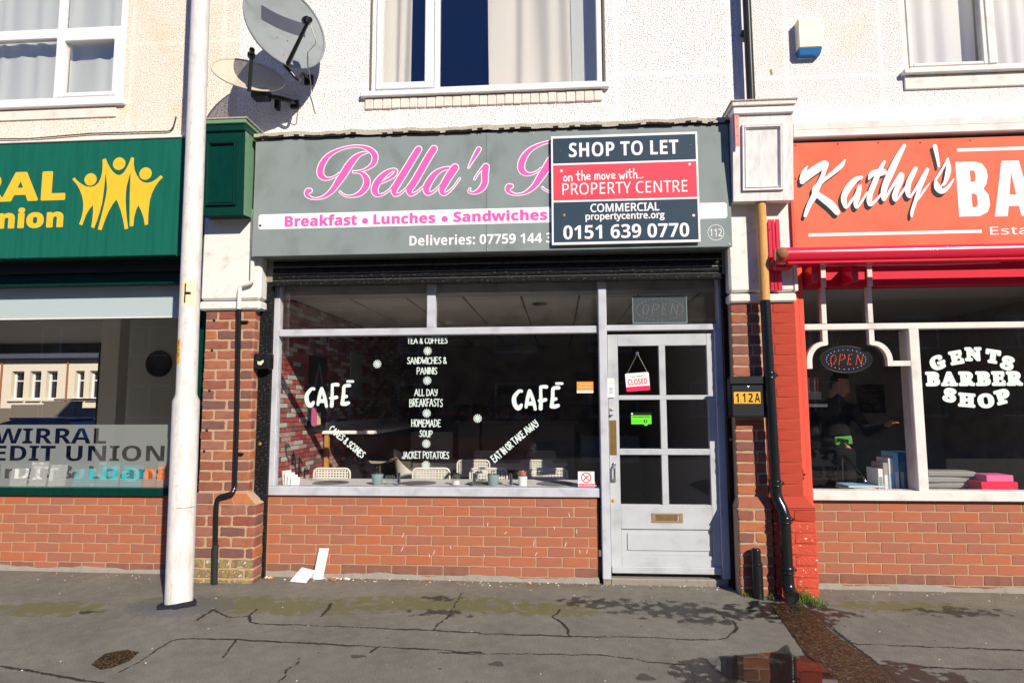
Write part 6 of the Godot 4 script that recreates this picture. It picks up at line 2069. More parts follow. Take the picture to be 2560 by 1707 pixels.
func curved_digit(c: Node3D, mid: Vector3, r: float, a: float) -> void:
	var pts := [Vector2(-0.018, 0.018), Vector2(-0.010, 0.033), Vector2(0.008, 0.034), Vector2(0.017, 0.020), Vector2(0.010, 0.002), Vector2(-0.008, -0.016), Vector2(-0.019, -0.034)]
	var all := [pts, [Vector2(-0.019, -0.034), Vector2(0.0, -0.034), Vector2(0.019, -0.034)]]
	var b := Builder.new()
	for s in all:
		for i in s.size() - 1:
			var d: Vector2 = (s[i + 1] - s[i]).normalized() * 0.003
			var o := Vector2(-d.y, d.x)
			var q := [s[i] + o - d, s[i + 1] + o + d, s[i + 1] - o + d, s[i] - o - d]
			var w := []
			for p in q:
				var ang: float = a + (p.x + 0.0) / r * 1.15 + 0.14
				w.append(Vector3(sin(ang) * (r + i * 0.00005), p.y, cos(ang) * (r + i * 0.00005)))
			b.quad(w[0], w[1], w[2], w[3], Vector3(sin(a), 0, cos(a)))
	put(c, "digit", b.mesh(), M.ink, mid)

# ---------------------------------------------------------------- inside the cafe
var chair0: Node3D
var chairs_made := 0

func lattice(w: float, h: float, nx: int, ny: int, hole := 0.5) -> Builder:
	var b := Builder.new()
	var cx := w / nx
	var cy := h / ny
	for i in nx:
		for j in ny:
			var u := -w / 2 + (i + 0.5) * cx
			var v := -h / 2 + (j + 0.5) * cy
			var a := cx / 2
			var c := cy / 2
			var gx := cx * hole / 2
			var gy := cy * hole / 2
			for z in [0.0, -0.003]:
				var o := Vector3(0, 0, 1 if z == 0.0 else -1)
				b.quad(Vector3(u - a, v - c, z), Vector3(u + a, v - c, z), Vector3(u + a, v - gy, z), Vector3(u - a, v - gy, z), o)
				b.quad(Vector3(u - a, v + gy, z), Vector3(u + a, v + gy, z), Vector3(u + a, v + c, z), Vector3(u - a, v + c, z), o)
				b.quad(Vector3(u - a, v - gy, z), Vector3(u - gx, v - gy, z), Vector3(u - gx, v + gy, z), Vector3(u - a, v + gy, z), o)
				b.quad(Vector3(u + gx, v - gy, z), Vector3(u + a, v - gy, z), Vector3(u + a, v + gy, z), Vector3(u + gx, v + gy, z), o)
	return b

func make_chair() -> Node3D:
	# faces +z; backrest at the back
	var t := thing("cafe_chair", "", "chair")
	put(t, "backrest", lattice(0.36, 0.17, 11, 6, 0.48).mesh(), M.chair_white, Vector3(0, 0.725, -0.20))
	var f := []
	for p in rounded(-0.20, 0.20, 0.632, 0.822, 0.05):
		f.append(Vector3(p.x, p.y, -0.2015))
	f.append(f[0])
	tube_part(t, "back_frame", f, 0.011, M.chair_white, 8)
	for s in [-1.0, 1.0]:
		tube_part(t, "leg", bend([Vector3(s * 0.19, 0.65, -0.205), Vector3(s * 0.195, 0.45, -0.19), Vector3(s * 0.205, 0.0, -0.25)], 0.05), 0.012, M.chair_white, 8)
		tube_part(t, "leg", [Vector3(s * 0.19, 0.445, 0.19), Vector3(s * 0.205, 0.0, 0.22)], 0.012, M.chair_white, 8)
	bx(t, "seat", -0.205, 0.445, -0.19, 0.205, 0.468, 0.21, M.chair_white, 0.01)
	return t

func place_chair(x: float, z: float, turn: float, label: String, group := "white perforated cafe chairs") -> void:
	var c: Node3D
	if chairs_made == 0:
		chair0 = make_chair()
		c = chair0
	else:
		c = chair0.duplicate()
		c.name = numbered("cafe_chair")
		add_child(c)
	chairs_made += 1
	c.position = Vector3(x, 0.0, z)
	c.rotation.y = turn
	tag(c, label, "chair", group)

func make_table(x0: float, x1: float, z0: float, z1: float, h: float, label: String) -> void:
	var t := thing("cafe_table", label, "table", Vector3((x0 + x1) / 2, 0, (z0 + z1) / 2), "white cafe tables")
	bx(t, "table_top", x0, h - 0.03, z0, x1, h, z1, M.table_white, 0.004)
	bx(t, "apron", x0 + 0.03, h - 0.09, z0 + 0.03, x1 - 0.03, h - 0.0305, z1 - 0.03, M.table_white, 0.003)
	for x in [x0 + 0.03, x1 - 0.08]:
		for z in [z0 + 0.03, z1 - 0.08]:
			bx(t, "leg", x, 0.0, z, x + 0.05, h - 0.0905, z + 0.05, M.table_white, 0.004)

func build_cafe_room() -> void:
	var b := get_node("shop_building_001") as Node3D
	var x0 := -2.80
	var x1 := 1.45
	var top := 2.63
	var back := -6.6
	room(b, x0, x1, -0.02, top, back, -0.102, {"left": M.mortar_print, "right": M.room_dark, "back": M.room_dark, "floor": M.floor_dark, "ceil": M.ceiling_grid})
	# brick slips on the left wall: the 290 nearest the window each on their own, the rest joined
	var slips := put(b, "brick_facing", box_mesh(0.004, 2.62, 6.4, 0), M.mortar_print, Vector3(x0 + 0.003, 1.31, -3.35))
	var stuff := []
	for i in 8:
		stuff.append(Builder.new())
	var count := 0
	var mesh := box_mesh(0.008, 0.0435, 0.205, 0.002)
	var list := []
	for row in 53:
		for k in 30:
			var z := -0.12 - 0.105 - k * 0.212 - (0.106 if row % 2 else 0.0)
			var y := 0.03 + row * 0.0490
			if z < back + 0.2 or y > top - 0.035:
				continue
			list.append(Vector2(z, y))
	list.sort_custom(func(p, q): return (p.x if p.y > 0.75 else p.x - 3.0) > (q.x if q.y > 0.75 else q.x - 3.0))
	for p in list:
		var tone := rng.randi() % 8
		if count < 290:
			put(slips, "brick", mesh, M["print_brick%d" % tone], Vector3(x0 + 0.009, p.y, p.x))
			count += 1
		else:
			stuff[tone].box(x0 + 0.005, p.y - 0.0217, p.x - 0.1025, x0 + 0.013, p.y + 0.0217, p.x + 0.1025, 0.0)
	for i in 8:
		if stuff[i].v.size():
			var o := put(slips, "bricks", stuff[i].mesh(), M["print_brick%d" % i])
			o.set_meta("kind", "stuff")
	# suspended ceiling: boards in a grid
	var grid := put(b, "suspended_ceiling", box_mesh(x1 - x0 - 0.04, 0.006, 6.3, 0), M.ceiling_grid, Vector3((x0 + x1) / 2, top - 0.005, -3.36))
	for i in 7:
		for k in 10:
			var xa := x0 + 0.03 + i * 0.60
			var za := -0.42 - k * 0.60
			var xb := minf(xa + 0.58, x1 - 0.02)
			put(grid, "ceiling_tile", box_mesh(xb - xa, 0.012, 0.58, 0.003), M.ceiling_board, Vector3((xa + xb) / 2, top - 0.0145, za - 0.29))
	lathe_part(b, "smoke_alarm", [Vector2(0, -0.04), Vector2(0.05, -0.038), Vector2(0.06, 0.0)], Vector3(-1.45, top - 0.021, -2.7), M.table_white, 18)
	lathe_part(b, "downlight", [Vector2(0, -0.01), Vector2(0.08, -0.012), Vector2(0.09, 0.0)], Vector3(-0.2, top - 0.021, -1.3), M.charcoal, 18)
	bx(b, "bulkhead", x0 + 0.02, 2.53, -0.34, x1 - 0.01, 2.628, -0.105, M.room_grey, 0)
	# long window table and the chairs along it
	make_table(-2.66, 0.34, -0.86, -0.16, 0.755, "long white table inside window below the cafe lettering")
	place_chair(-2.46, -0.99, 0.0, "white perforated chair at end of window table beside brick wall")
	place_chair(-1.38, -1.05, 0.03, "white perforated chair at window table below the jacket potatoes lettering")
	place_chair(-0.77, -1.05, -0.03, "white perforated chair at window table beside glass salt jar")
	place_chair(-0.12, -1.05, 0.0, "white perforated chair at window table behind pink flower pot")
	make_table(-2.05, 0.10, -3.35, -2.75, 0.745, "white table in the room behind the window table")
	place_chair(-1.06, -2.45, PI, "white perforated chair at inner table nearer the wooden stools")
	place_chair(-0.28, -2.45, PI, "white perforated chair at inner table nearer the door")
	place_chair(-1.05, -3.62, 0.0, "white perforated chair on far side of inner table", "chairs on far side of inner table")
	place_chair(-0.26, -3.62, 0.0, "white perforated chair on far side of inner table", "chairs on far side of inner table")
	# placemats, pots and jars on the window table
	for e in [[-2.22, "round grey placemat on window table beside brick wall"], [-1.36, "round grey placemat below the jacket potatoes lettering"], [-0.72, "round grey placemat between jar and teal pot"], [-0.05, "round grey placemat behind pink flower pot"]]:
		var m := Builder.new()
		m.lathe([Vector2(0, 0.004), Vector2(0.17, 0.004), Vector2(0.175, 0.0)], Vector3.ZERO, 40)
		one("placemat", m.mesh(), M.mat_grey, e[1], "placemat", Vector3(e[0], 0.7555, -0.50), "placemats on the window table")
	for e in [[-1.72, "teal metal cutlery pot beside glass tumbler on window table"], [-0.62, "teal metal cutlery pot near pink flower pot on window table"]]:
		var p := thing("cutlery_pot", e[1], "pot", Vector3(e[0], 0.7555, -0.36), "teal pots on the window table")
		lathe_part(p, "pot", [Vector2(0.0, 0.004), Vector2(0.044, 0.0), Vector2(0.056, 0.10), Vector2(0.052, 0.10), Vector2(0.042, 0.01)], Vector3(e[0], 0.7555, -0.36), M.pot_teal, 24)
		for k in 5:
			tube_part(p, "cutlery", [Vector3(e[0] + (k - 2) * 0.012, 0.78, -0.36), Vector3(e[0] + (k - 2) * 0.02, 0.875 + 0.01 * (k % 3), -0.37 + 0.01 * k)], 0.004, M.charcoal, 6)
	var j := thing("salt_jar", "glass jar of salt standing on window table", "jar", Vector3(-0.97, 0.7555, -0.36))
	lathe_part(j, "glass", [Vector2(0.0, 0.002), Vector2(0.036, 0.0), Vector2(0.038, 0.075), Vector2(0.030, 0.09), Vector2(0.030, 0.10)], Vector3(-0.97, 0.7555, -0.36), M.jar, 20)
	lathe_part(j, "salt", [Vector2(0.0, 0.045), Vector2(0.034, 0.045), Vector2(0.034, 0.004)], Vector3(-0.97, 0.7555, -0.36), M.salt, 20)
	lathe_part(j, "lid", [Vector2(0.0, 0.012), Vector2(0.032, 0.011), Vector2(0.033, 0.0)], Vector3(-0.97, 0.856, -0.36), M.pipe_grey, 20)
	var gl := Builder.new()
	gl.lathe([Vector2(0.036, 0.0), Vector2(0.046, 0.085)], Vector3.ZERO, 20)
	one("tumbler", gl.mesh(), M.jar, "glass tumbler beside teal pot on window table", "glass", Vector3(-1.60, 0.7565, -0.36))
	for e in [[-1.50, "steel pepper mill beside tumbler on window table"], [-0.79, "steel pepper mill between jar and teal pot"], [-0.45, "steel pepper mill beside pink flower pot"]]:
		var pm := Builder.new()
		pm.lathe([Vector2(0, 0.12), Vector2(0.014, 0.118), Vector2(0.016, 0.0)], Vector3.ZERO, 14)
		one("pepper_mill", pm.mesh(), M.chrome, e[1], "mill", Vector3(e[0], 0.756, -0.30), "steel mills on the window table")
	var fp := thing("flower_pot", "small white pot with pink flower head on window table", "plant pot", Vector3(-0.345, 0.7555, -0.36))
	lathe_part(fp, "pot", [Vector2(0.0, 0.085), Vector2(0.040, 0.085), Vector2(0.043, 0.08), Vector2(0.038, 0.0)], Vector3(-0.345, 0.7555, -0.36), M.pot_white, 24)
	var pet := Builder.new()
	for k in 26:
		var a := k * 2.4
		var r := 0.006 + 0.0013 * k
		var q := Vector3(r * cos(a), 0.032 - 0.0009 * k, r * sin(a))
		var d := Vector3(cos(a), 0.5, sin(a)).normalized()
		var s := d.cross(Vector3.UP).normalized() * 0.011
		pet.tri(q - s, q + s, q + d * 0.026 + Vector3(0, 0.016, 0), Vector3(0, 1, 0.2) + d)
	put(fp, "flower", pet.mesh(), M.flower_pink, Vector3(-0.345, 0.84, -0.36))
	# folded leaflets leaning in the corner of the window
	var lf := thing("leaflet_stack", "white leaflets stacked in window corner beside brick wall", "leaflets", Vector3(-2.5, 0.756, -0.2))
	for k in 4:
		var o := bx(lf, "leaflet", -2.59 + k * 0.03, 0.757, -0.24 + k * 0.01, -2.50 + k * 0.03, 0.90 - k * 0.02, -0.238 + k * 0.01, M.book_white, 0)
		o.rotation.z = 0.12 - k * 0.07
		o.rotation.y = 0.3 * k
	# long picture on the brick wall
	var pic := thing("wall_picture", "tall framed picture with letter A hanging on brick wall", "picture", Vector3(-2.78, 1.62, -1.5))
	bx(pic, "frame", -2.786, 1.20, -1.80, -2.766, 2.06, -1.28, M.charcoal, 0.004)
	bx(pic, "print", -2.7655, 1.24, -1.76, -2.763, 2.02, -1.32, M.pipe_grey, 0)
	var pa := Builder.new()
	for e in [[Vector2(-1.66, 1.72), Vector2(-1.54, 1.98)], [Vector2(-1.54, 1.98), Vector2(-1.42, 1.72)]]:
		var d: Vector2 = (e[1] - e[0]).normalized()
		var o := Vector2(-d.y, d.x) * 0.018
		pa.quad(Vector3(-2.762, e[0].y + o.y, e[0].x + o.x), Vector3(-2.762, e[1].y + o.y, e[1].x + o.x), Vector3(-2.762, e[1].y - o.y, e[1].x - o.x), Vector3(-2.762, e[0].y - o.y, e[0].x - o.x), Vector3(1, 0, 0))
	put(pic, "printed_letter", pa.mesh(), M.poster_text)
	bx(pic, "printed_flowers", -2.7625, 1.27, -1.50, -2.7615, 1.48, -1.34, M.pink_print, 0)
	bx(pic, "printed_flowers", -2.7625, 1.28, -1.62, -2.7615, 1.42, -1.51, M.label_cream, 0)
	var mn := thing("wall_menu", "pale green menu sheet hanging on shadowed brick wall", "menu", Vector3(-2.78, 1.9, -2.9))
	bx(mn, "sheet", -2.786, 1.62, -3.20, -2.776, 2.24, -2.70, M.pot_teal, 0)
	bx(mn, "sheet_clip", -2.775, 2.20, -3.00, -2.765, 2.23, -2.90, M.chrome, 0)
	# high breakfast bar down the left wall, with stools
	var bar := thing("breakfast_bar", "high bar with pale worktop and timber leg along brick wall", "counter", Vector3(-2.5, 0, -3.6))
	bx(bar, "worktop", -2.784, 1.165, -5.3, -2.16, 1.205, -1.72, M.table_white, 0.006)
	bx(bar, "leg", -2.76, 0.0, -1.80, -2.71, 1.1645, -1.74, M.timber, 0.004)
	bx(bar, "front_panel", -2.78, 0.0, -5.2, -2.55, 1.1645, -2.6, M.counter_dark, 0.003)
	bx(bar, "upstand", -2.784, 1.2055, -5.3, -2.77, 1.30, -1.72, M.table_white, 0.003)
	for e in [[-2.22, -2.15, "cream bar stool beside timber bar leg"], [-1.95, -2.75, "cream bar stool standing deeper along the bar"], [-1.72, -3.45, "cream bar stool at far end of the bar"]]:
		var st := thing("bar_stool", e[2], "stool", Vector3(e[0], 0, e[1]), "cream stools along the bar")
		var sb := Builder.new()
		var P := []
		var N := []
		for i in 9:
			var u := lerpf(-0.19, 0.21, i / 8.0)
			var y := 0.80 + (0.9 * pow(maxf(0.0, u - 0.06), 1.4) if u > 0.06 else 0.25 * u * u)
			P.append([Vector3(u, y, -0.19), Vector3(u, y, 0.19)])
			N.append([Vector3(-0.2, 1, 0).normalized(), Vector3(-0.2, 1, 0).normalized()])
		sb.sheet(P, N)
		for i in P.size():
			P[i] = P[i].map(func(p): return p - Vector3(0, 0.018, 0))
			N[i] = N[i].map(func(p): return -p)
		sb.sheet(P, N)
		put(st, "seat", sb.mesh(), M.stool_cream, Vector3(e[0], 0, e[1]))
		tube_part(st, "post", [Vector3(e[0], 0.0, e[1]), Vector3(e[0], 0.79, e[1])], 0.025, M.chrome, 14)
		lathe_part(st, "foot_plate", [Vector2(0.0, 0.02), Vector2(0.18, 0.012), Vector2(0.2, 0.0)], Vector3(e[0], -0.018, e[1]), M.chrome, 24)
	# black coats over a chair by the wall
	var co := thing("coat_pile", "black coats heaped over a chair beside brick wall", "coats", Vector3(-2.35, 0, -1.9))
	var cl := Builder.new()
	var cp := []
	var cn := []
	for i in 13:
		var row := []
		var rn := []
		for k in 24:
			var th := PI * i / 12.0
			var w := TAU * k / 24
			var r := 1.0 + 0.16 * sin(w * 3.0 + i) + 0.1 * sin(w * 7.0 + i * 1.7)
			var d := Vector3(sin(th) * cos(w) * 0.30 * r, cos(th) * 0.42 + 0.04 * sin(w * 5.0), sin(th) * sin(w) * 0.2 * r)
			row.append(d); rn.append(d.normalized())
		cp.append(row); cn.append(rn)
	cl.sheet(cp, cn, true)
	put(co, "coat", cl.mesh(), M.cloth_black, Vector3(-2.33, 0.48, -1.62))
	# cream tub chair
	var tc := thing("tub_chair", "cream moulded tub chair with pale wooden legs at inner table", "chair", Vector3(-1.86, 0, -2.5))
	var tb := Builder.new()
	cp = []
	cn = []
	for i in 8:
		var row := []
		var rn := []
		for k in 25:
			var w := -2.4 + 4.8 * k / 24.0
			var up := i / 7.0
			var hgt: float = 0.46 + up * (0.14 + 0.34 * pow(maxf(0.0, cos(w * 0.62)), 2.0))
			var r := 0.20 + 0.06 * up
			var d := Vector3(-cos(w), 0, sin(w))
			row.append(d * r + Vector3(0, hgt, 0)); rn.append(-d)
		cp.append(row); cn.append(rn)
	tb.sheet(cp, cn)
	put(tc, "shell", tb.mesh(), M.chair_white, Vector3(-1.86, 0, -2.5))
	lathe_part(tc, "seat", [Vector2(0, 0.46), Vector2(0.18, 0.455), Vector2(0.2, 0.44)], Vector3(-1.86, 0, -2.5), M.chair_white, 24)
	for e in [[-0.15, -0.15], [0.15, -0.15], [-0.15, 0.15], [0.15, 0.15]]:
		tube_part(tc, "leg", [Vector3(-1.86 + e[0] * 0.7, 0.45, -2.5 + e[1] * 0.7), Vector3(-1.86 + e[0] * 1.3, 0.0, -2.5 + e[1] * 1.3)], 0.013, M.timber, 8)
	# serving counter at the back with a glass chiller and red bottles
	var k := thing("serving_counter", "grey serving counter with glass chiller at back of cafe", "counter", Vector3(-0.6, 0, -5.2))
	bx(k, "body", -1.7, 0.0, -5.7, 0.25, 1.18, -5.1, M.counter_grey, 0.01)
	bx(k, "worktop", -1.75, 1.1805, -5.75, 0.30, 1.225, -5.05, M.room_grey, 0.005)
	bx(k, "white_panel", -2.50, 0.1, -5.08, -1.78, 1.05, -5.04, M.table_white, 0.004)
	bx(k, "chiller", 0.32, 0.0, -5.7, 1.35, 1.02, -5.1, M.counter_dark, 0.01)
	bx(k, "chiller_glass", 0.36, 0.55, -5.098, 1.31, 0.98, -5.094, M.fridge_blue, 0)
	bx(k, "shelf_back", -2.4, 1.45, -6.58, 0.9, 1.50, -6.4, M.counter_dark, 0)
	for i in 12:
		var bt := Builder.new()
		bt.lathe([Vector2(0, 0.20), Vector2(0.012, 0.20), Vector2(0.014, 0.15), Vector2(0.03, 0.12), Vector2(0.032, 0.0)], Vector3.ZERO, 12)
		one("sauce_bottle", bt.mesh(), M.shop_red if i % 3 else M.deep_blue, "%s bottle on the serving counter" % ("red sauce" if i % 3 else "dark blue drink"), "bottle", Vector3(-1.65 + i * 0.155, 1.226, -5.3 + 0.1 * (i % 2)), "bottles on the serving counter")
	# standing fan in the middle of the room
	var fan := thing("standing_lamp", "dark slim standing lamp with spreading arms in cafe", "lamp", Vector3(-1.17, 0, -3.9))
	tube_part(fan, "stem", [Vector3(-1.17, 0.0, -3.9), Vector3(-1.17, 1.36, -3.9)], 0.022, M.charcoal, 10)
	for e in [-0.35, -0.2, 0.22]:
		tube_part(fan, "arm", [Vector3(-1.17, 1.30, -3.9), Vector3(-1.17 + e, 1.75, -3.95)], 0.008, M.charcoal, 6)
	lathe_part(fan, "foot", [Vector2(0.0, 0.02), Vector2(0.14, 0.014), Vector2(0.15, 0.0)], Vector3(-1.17, -0.018, -3.9), M.charcoal, 20)

# ---------------------------------------------------------------- signs and stickers in the cafe window and door
func build_window_things() -> void:
	var s := thing("no_smoking_sticker", "no smoking sticker in corner of cafe window", "sticker", Vector3(0.23, 0.79, -0.018))
	bx(s, "sheet", 0.158, 0.790, -0.0195, 0.300, 0.922, -0.0185, M.card_white, 0)
	bx(s, "band", 0.162, 0.793, -0.0183, 0.296, 0.818, -0.0179, M.card_red, 0)
	words(s, "NO SMOKING", sans_bold, 0.168, 0.290, 0.799, 0.811, -0.0175, M.card_white)
	var r := Builder.new()
	var P := []
	var N := []
	for q in [0.036, 0.045]:
		var row := []
		var rn := []
		for k in 32:
			row.append(Vector3(0.229 + q * cos(TAU * k / 32), 0.870 + q * sin(TAU * k / 32), -0.0178))
			rn.append(Vector3(0, 0, 1))
		P.append(row); N.append(rn)
	r.sheet(P, N, true)
	r.stroke([Vector3(0.202, 0.897, 0.004), Vector3(0.256, 0.843, 0.004)], -0.0174)
	put(s, "ring", r.mesh(), M.card_red)
	r = Builder.new()
	r.stroke([Vector3(0.208, 0.850, 0.004), Vector3(0.250, 0.888, 0.004)], -0.0181)
	put(s, "cigarette", r.mesh(), M.ink)
	s = thing("neighbour_sticker", "small orange sticker high in corner of cafe window", "sticker", Vector3(0.23, 1.6, -0.018))
	bx(s, "sheet", 0.158, 1.603, -0.0195, 0.303, 1.703, -0.0185, M.card_white, 0)
	bx(s, "print", 0.158, 1.625, -0.0183, 0.303, 1.703, -0.0179, M.orange_print, 0)
	words(s, "I'm a good", sans, 0.176, 0.285, 1.672, 1.690, -0.0175, M.label_cream)
	words(s, "neighbour", sans, 0.176, 0.285, 1.645, 1.662, -0.0175, M.label_cream)
	# closed sign hanging in the door from a suction hook
	s = thing("closed_sign", "white and red closed sign hanging on cord in door pane", "sign", Vector3(0.69, 1.62, -0.02))
	var c := Vector3(0.690, 1.698, -0.019)
	var t := 0.07
	var bd := Builder.new()
	bd.extrude(rounded(-0.103, 0.103, -0.08, 0.08, 0.012), -0.001, 0.001)
	var brd := put(s, "board", bd.mesh(), M.card_white, c)
	brd.rotation.z = t
	var rb := Builder.new()
	rb.extrude(rounded(-0.103, 0.103, -0.08, -0.038, 0.010), 0.0012, 0.0018)
	var o := put(brd, "red_band", rb.mesh(), M.card_red)
	o.position = Vector3.ZERO
	for e in [["Sorry WE'RE", sans, -0.05, 0.05, 0.036, 0.056, M.pipe_grey], ["CLOSED", sans_bold, -0.085, 0.085, -0.024, 0.028, M.card_red]]:
		var w := words(brd, e[0], e[1], 0, 1, 0, 1, 0, e[6])
		var bb: AABB = w.mesh.get_aabb()
		var sx: float = (e[3] - e[2]) / bb.size.x
		var sy: float = (e[5] - e[4]) / bb.size.y
		w.transform = Transform3D(Basis(Vector3(sx, 0, 0), Vector3(0, sy, 0), Vector3(0, 0, 0.05)), Vector3((e[2] + e[3]) / 2 - sx * bb.get_center().x, (e[4] + e[5]) / 2 - sy * bb.get_center().y, 0.002))
	tube_part(s, "cord", [Vector3(0.60, 1.768, -0.0185), Vector3(0.694, 1.948, -0.0185)], 0.0016, M.screw, 6)
	tube_part(s, "cord", [Vector3(0.778, 1.780, -0.0185), Vector3(0.694, 1.948, -0.0185)], 0.0016, M.screw, 6)
	lathe_part(s, "suction_hook", [Vector2(0, 0.010), Vector2(0.006, 0.008), Vector2(0.016, 0.0)], Vector3(0.694, 1.952, -0.0215), M.chrome, 16, Basis(Vector3.RIGHT, PI / 2))
	# hygiene rating sticker
	s = thing("hygiene_sticker", "bright green and black hygiene rating sticker in door pane", "sticker", Vector3(0.715, 1.31, -0.02))
	bx(s, "top_band", 0.628, 1.407, -0.0215, 0.802, 1.432, -0.0205, M.ink, 0)
	bx(s, "print", 0.628, 1.330, -0.0215, 0.802, 1.4065, -0.0205, M.hygiene, 0)
	lathe_part(s, "crest", [Vector2(0, 0.0008), Vector2(0.009, 0.0008), Vector2(0.009, 0)], Vector3(0.636, 1.420, -0.0203), M.mint_vinyl, 12, Basis(Vector3.RIGHT, PI / 2))
	lathe_part(s, "rating_disc", [Vector2(0, 0.0009), Vector2(0.015, 0.0009), Vector2(0.015, 0)], Vector3(0.752, 1.356, -0.0204), M.ink, 20, Basis(Vector3.RIGHT, PI / 2))
	bx(s, "print_tab", 0.738, 1.318, -0.0215, 0.768, 1.3295, -0.0205, M.hygiene, 0)
	words(s, "4", sans_bold, 0.746, 0.758, 1.348, 1.365, -0.0190, M.card_white)
	for k in 4:
		lathe_part(s, "rating_ring", [Vector2(0.008, 0.0006), Vector2(0.010, 0.0006), Vector2(0.010, 0)], Vector3(0.648 + k * 0.026, 1.356, -0.0204), M.grass, 14, Basis(Vector3.RIGHT, PI / 2))
	words(s, "FOOD HYGIENE RATING", sans_bold, 0.640, 0.790, 1.388, 1.399, -0.0198, M.ink)
	# unlit open sign above the door
	s = thing("open_sign", "unlit dotted open sign in glass above cafe door", "sign", Vector3(0.9, 2.2, -0.04))
	bx(s, "panel", 0.668, 2.222, -0.045, 1.130, 2.455, -0.032, M.acrylic, 0.004)
	bxs(s, "frame", [[0.66, 2.214, -0.05, 1.138, 2.2215, -0.029], [0.66, 2.4555, -0.05, 1.138, 2.463, -0.029], [0.66, 2.2215, -0.05, 0.6675, 2.4555, -0.029], [1.1305, 2.2215, -0.05, 1.138, 2.4555, -0.029]], M.pot_teal, 0.001)
	var dots := []
	for k in 34:
		var a := TAU * k / 34
		dots.append(Vector2(0.899 + 0.205 * cos(a), 2.338 + 0.098 * sin(a)))
	dots.append_array(dot_word(0.745, 1.055, 2.295, 2.385, 0.16))
	for d in dots:
		put(s, "bulb", dot_mesh(), M.led_off, Vector3(d.x, d.y, -0.0315))
	# lit oval open sign in the barber's window
	s = thing("open_sign", "lit red and blue oval open sign hanging in barber window", "sign", Vector3(2.475, 1.76, -0.06))
	var c2 := Vector3(2.475, 1.880, -0.06)
	var ob := Builder.new()
	ob.lathe([Vector2(0, 0.024), Vector2(0.205, 0.024), Vector2(0.215, 0.020), Vector2(0.218, 0.0), Vector2(0, 0.0)], Vector3.ZERO, 48, Basis(Vector3.RIGHT, PI / 2).scaled(Vector3(1, 0.53, 1)))
	put(s, "panel", ob.mesh(), M.black_gloss, c2)
	var rim := Builder.new()
	var path := []
	for k in 49:
		path.append(Vector3(0.214 * cos(TAU * k / 48), 0.113 * sin(TAU * k / 48), 0.020))
	rim.tube(path, 0.008, 8, false)
	put(s, "rim", rim.mesh(), M.pipe_grey, c2)
	for k in 26:
		var a := TAU * k / 26
		put(s, "bulb", dot_mesh(), M.led_blue, c2 + Vector3(0.165 * cos(a), 0.084 * sin(a), 0.0255))
	for d in dot_word(2.34, 2.61, 1.838, 1.922, 0.2):
		put(s, "bulb", dot_mesh(), M.led_red, Vector3(d.x, d.y, c2.z + 0.0255))
	tube_part(s, "cord", [Vector3(2.40, 1.98, -0.055), Vector3(2.47, 2.13, -0.055)], 0.002, M.charcoal, 6)
	tube_part(s, "cord", [Vector3(2.56, 1.98, -0.055), Vector3(2.47, 2.13, -0.055)], 0.002, M.charcoal, 6)

func dot_mesh() -> ArrayMesh:
	if not boxes_seen.has("dot"):
		var b := Builder.new()
		b.lathe([Vector2(0, 0.003), Vector2(0.0028, 0.002), Vector2(0.0036, 0)], Vector3.ZERO, 8, Basis(Vector3.RIGHT, PI / 2))
		boxes_seen["dot"] = b.mesh()
	return boxes_seen["dot"]

# OPEN drawn in rows of bulbs, leaning to the right
func dot_word(x0: float, x1: float, y0: float, y1: float, lean: float) -> Array:
	var out := []
	var full := hand_width("OPEN", 0.25)
	var kx := (x1 - x0) / full
	var ky := y1 - y0
	var x := 0.0
	for ch in "OPEN":
		var w := 0.0
		for st in HAND[ch]:
			for i in range(0, st.size() - 2, 2):
				var a := Vector2(st[i], st[i + 1])
				var b := Vector2(st[i + 2], st[i + 3])
				w = maxf(w, maxf(a.x, b.x))
				var n := maxi(1, int(round((b - a).length() * 6.0)))
				for k in n:
					var p := a.lerp(b, float(k) / n)
					out.append(Vector2(x0 + (x + p.x) * kx + (p.y - 0.5) * lean * ky, y0 + p.y * ky))
		x += w + 0.25
	return out

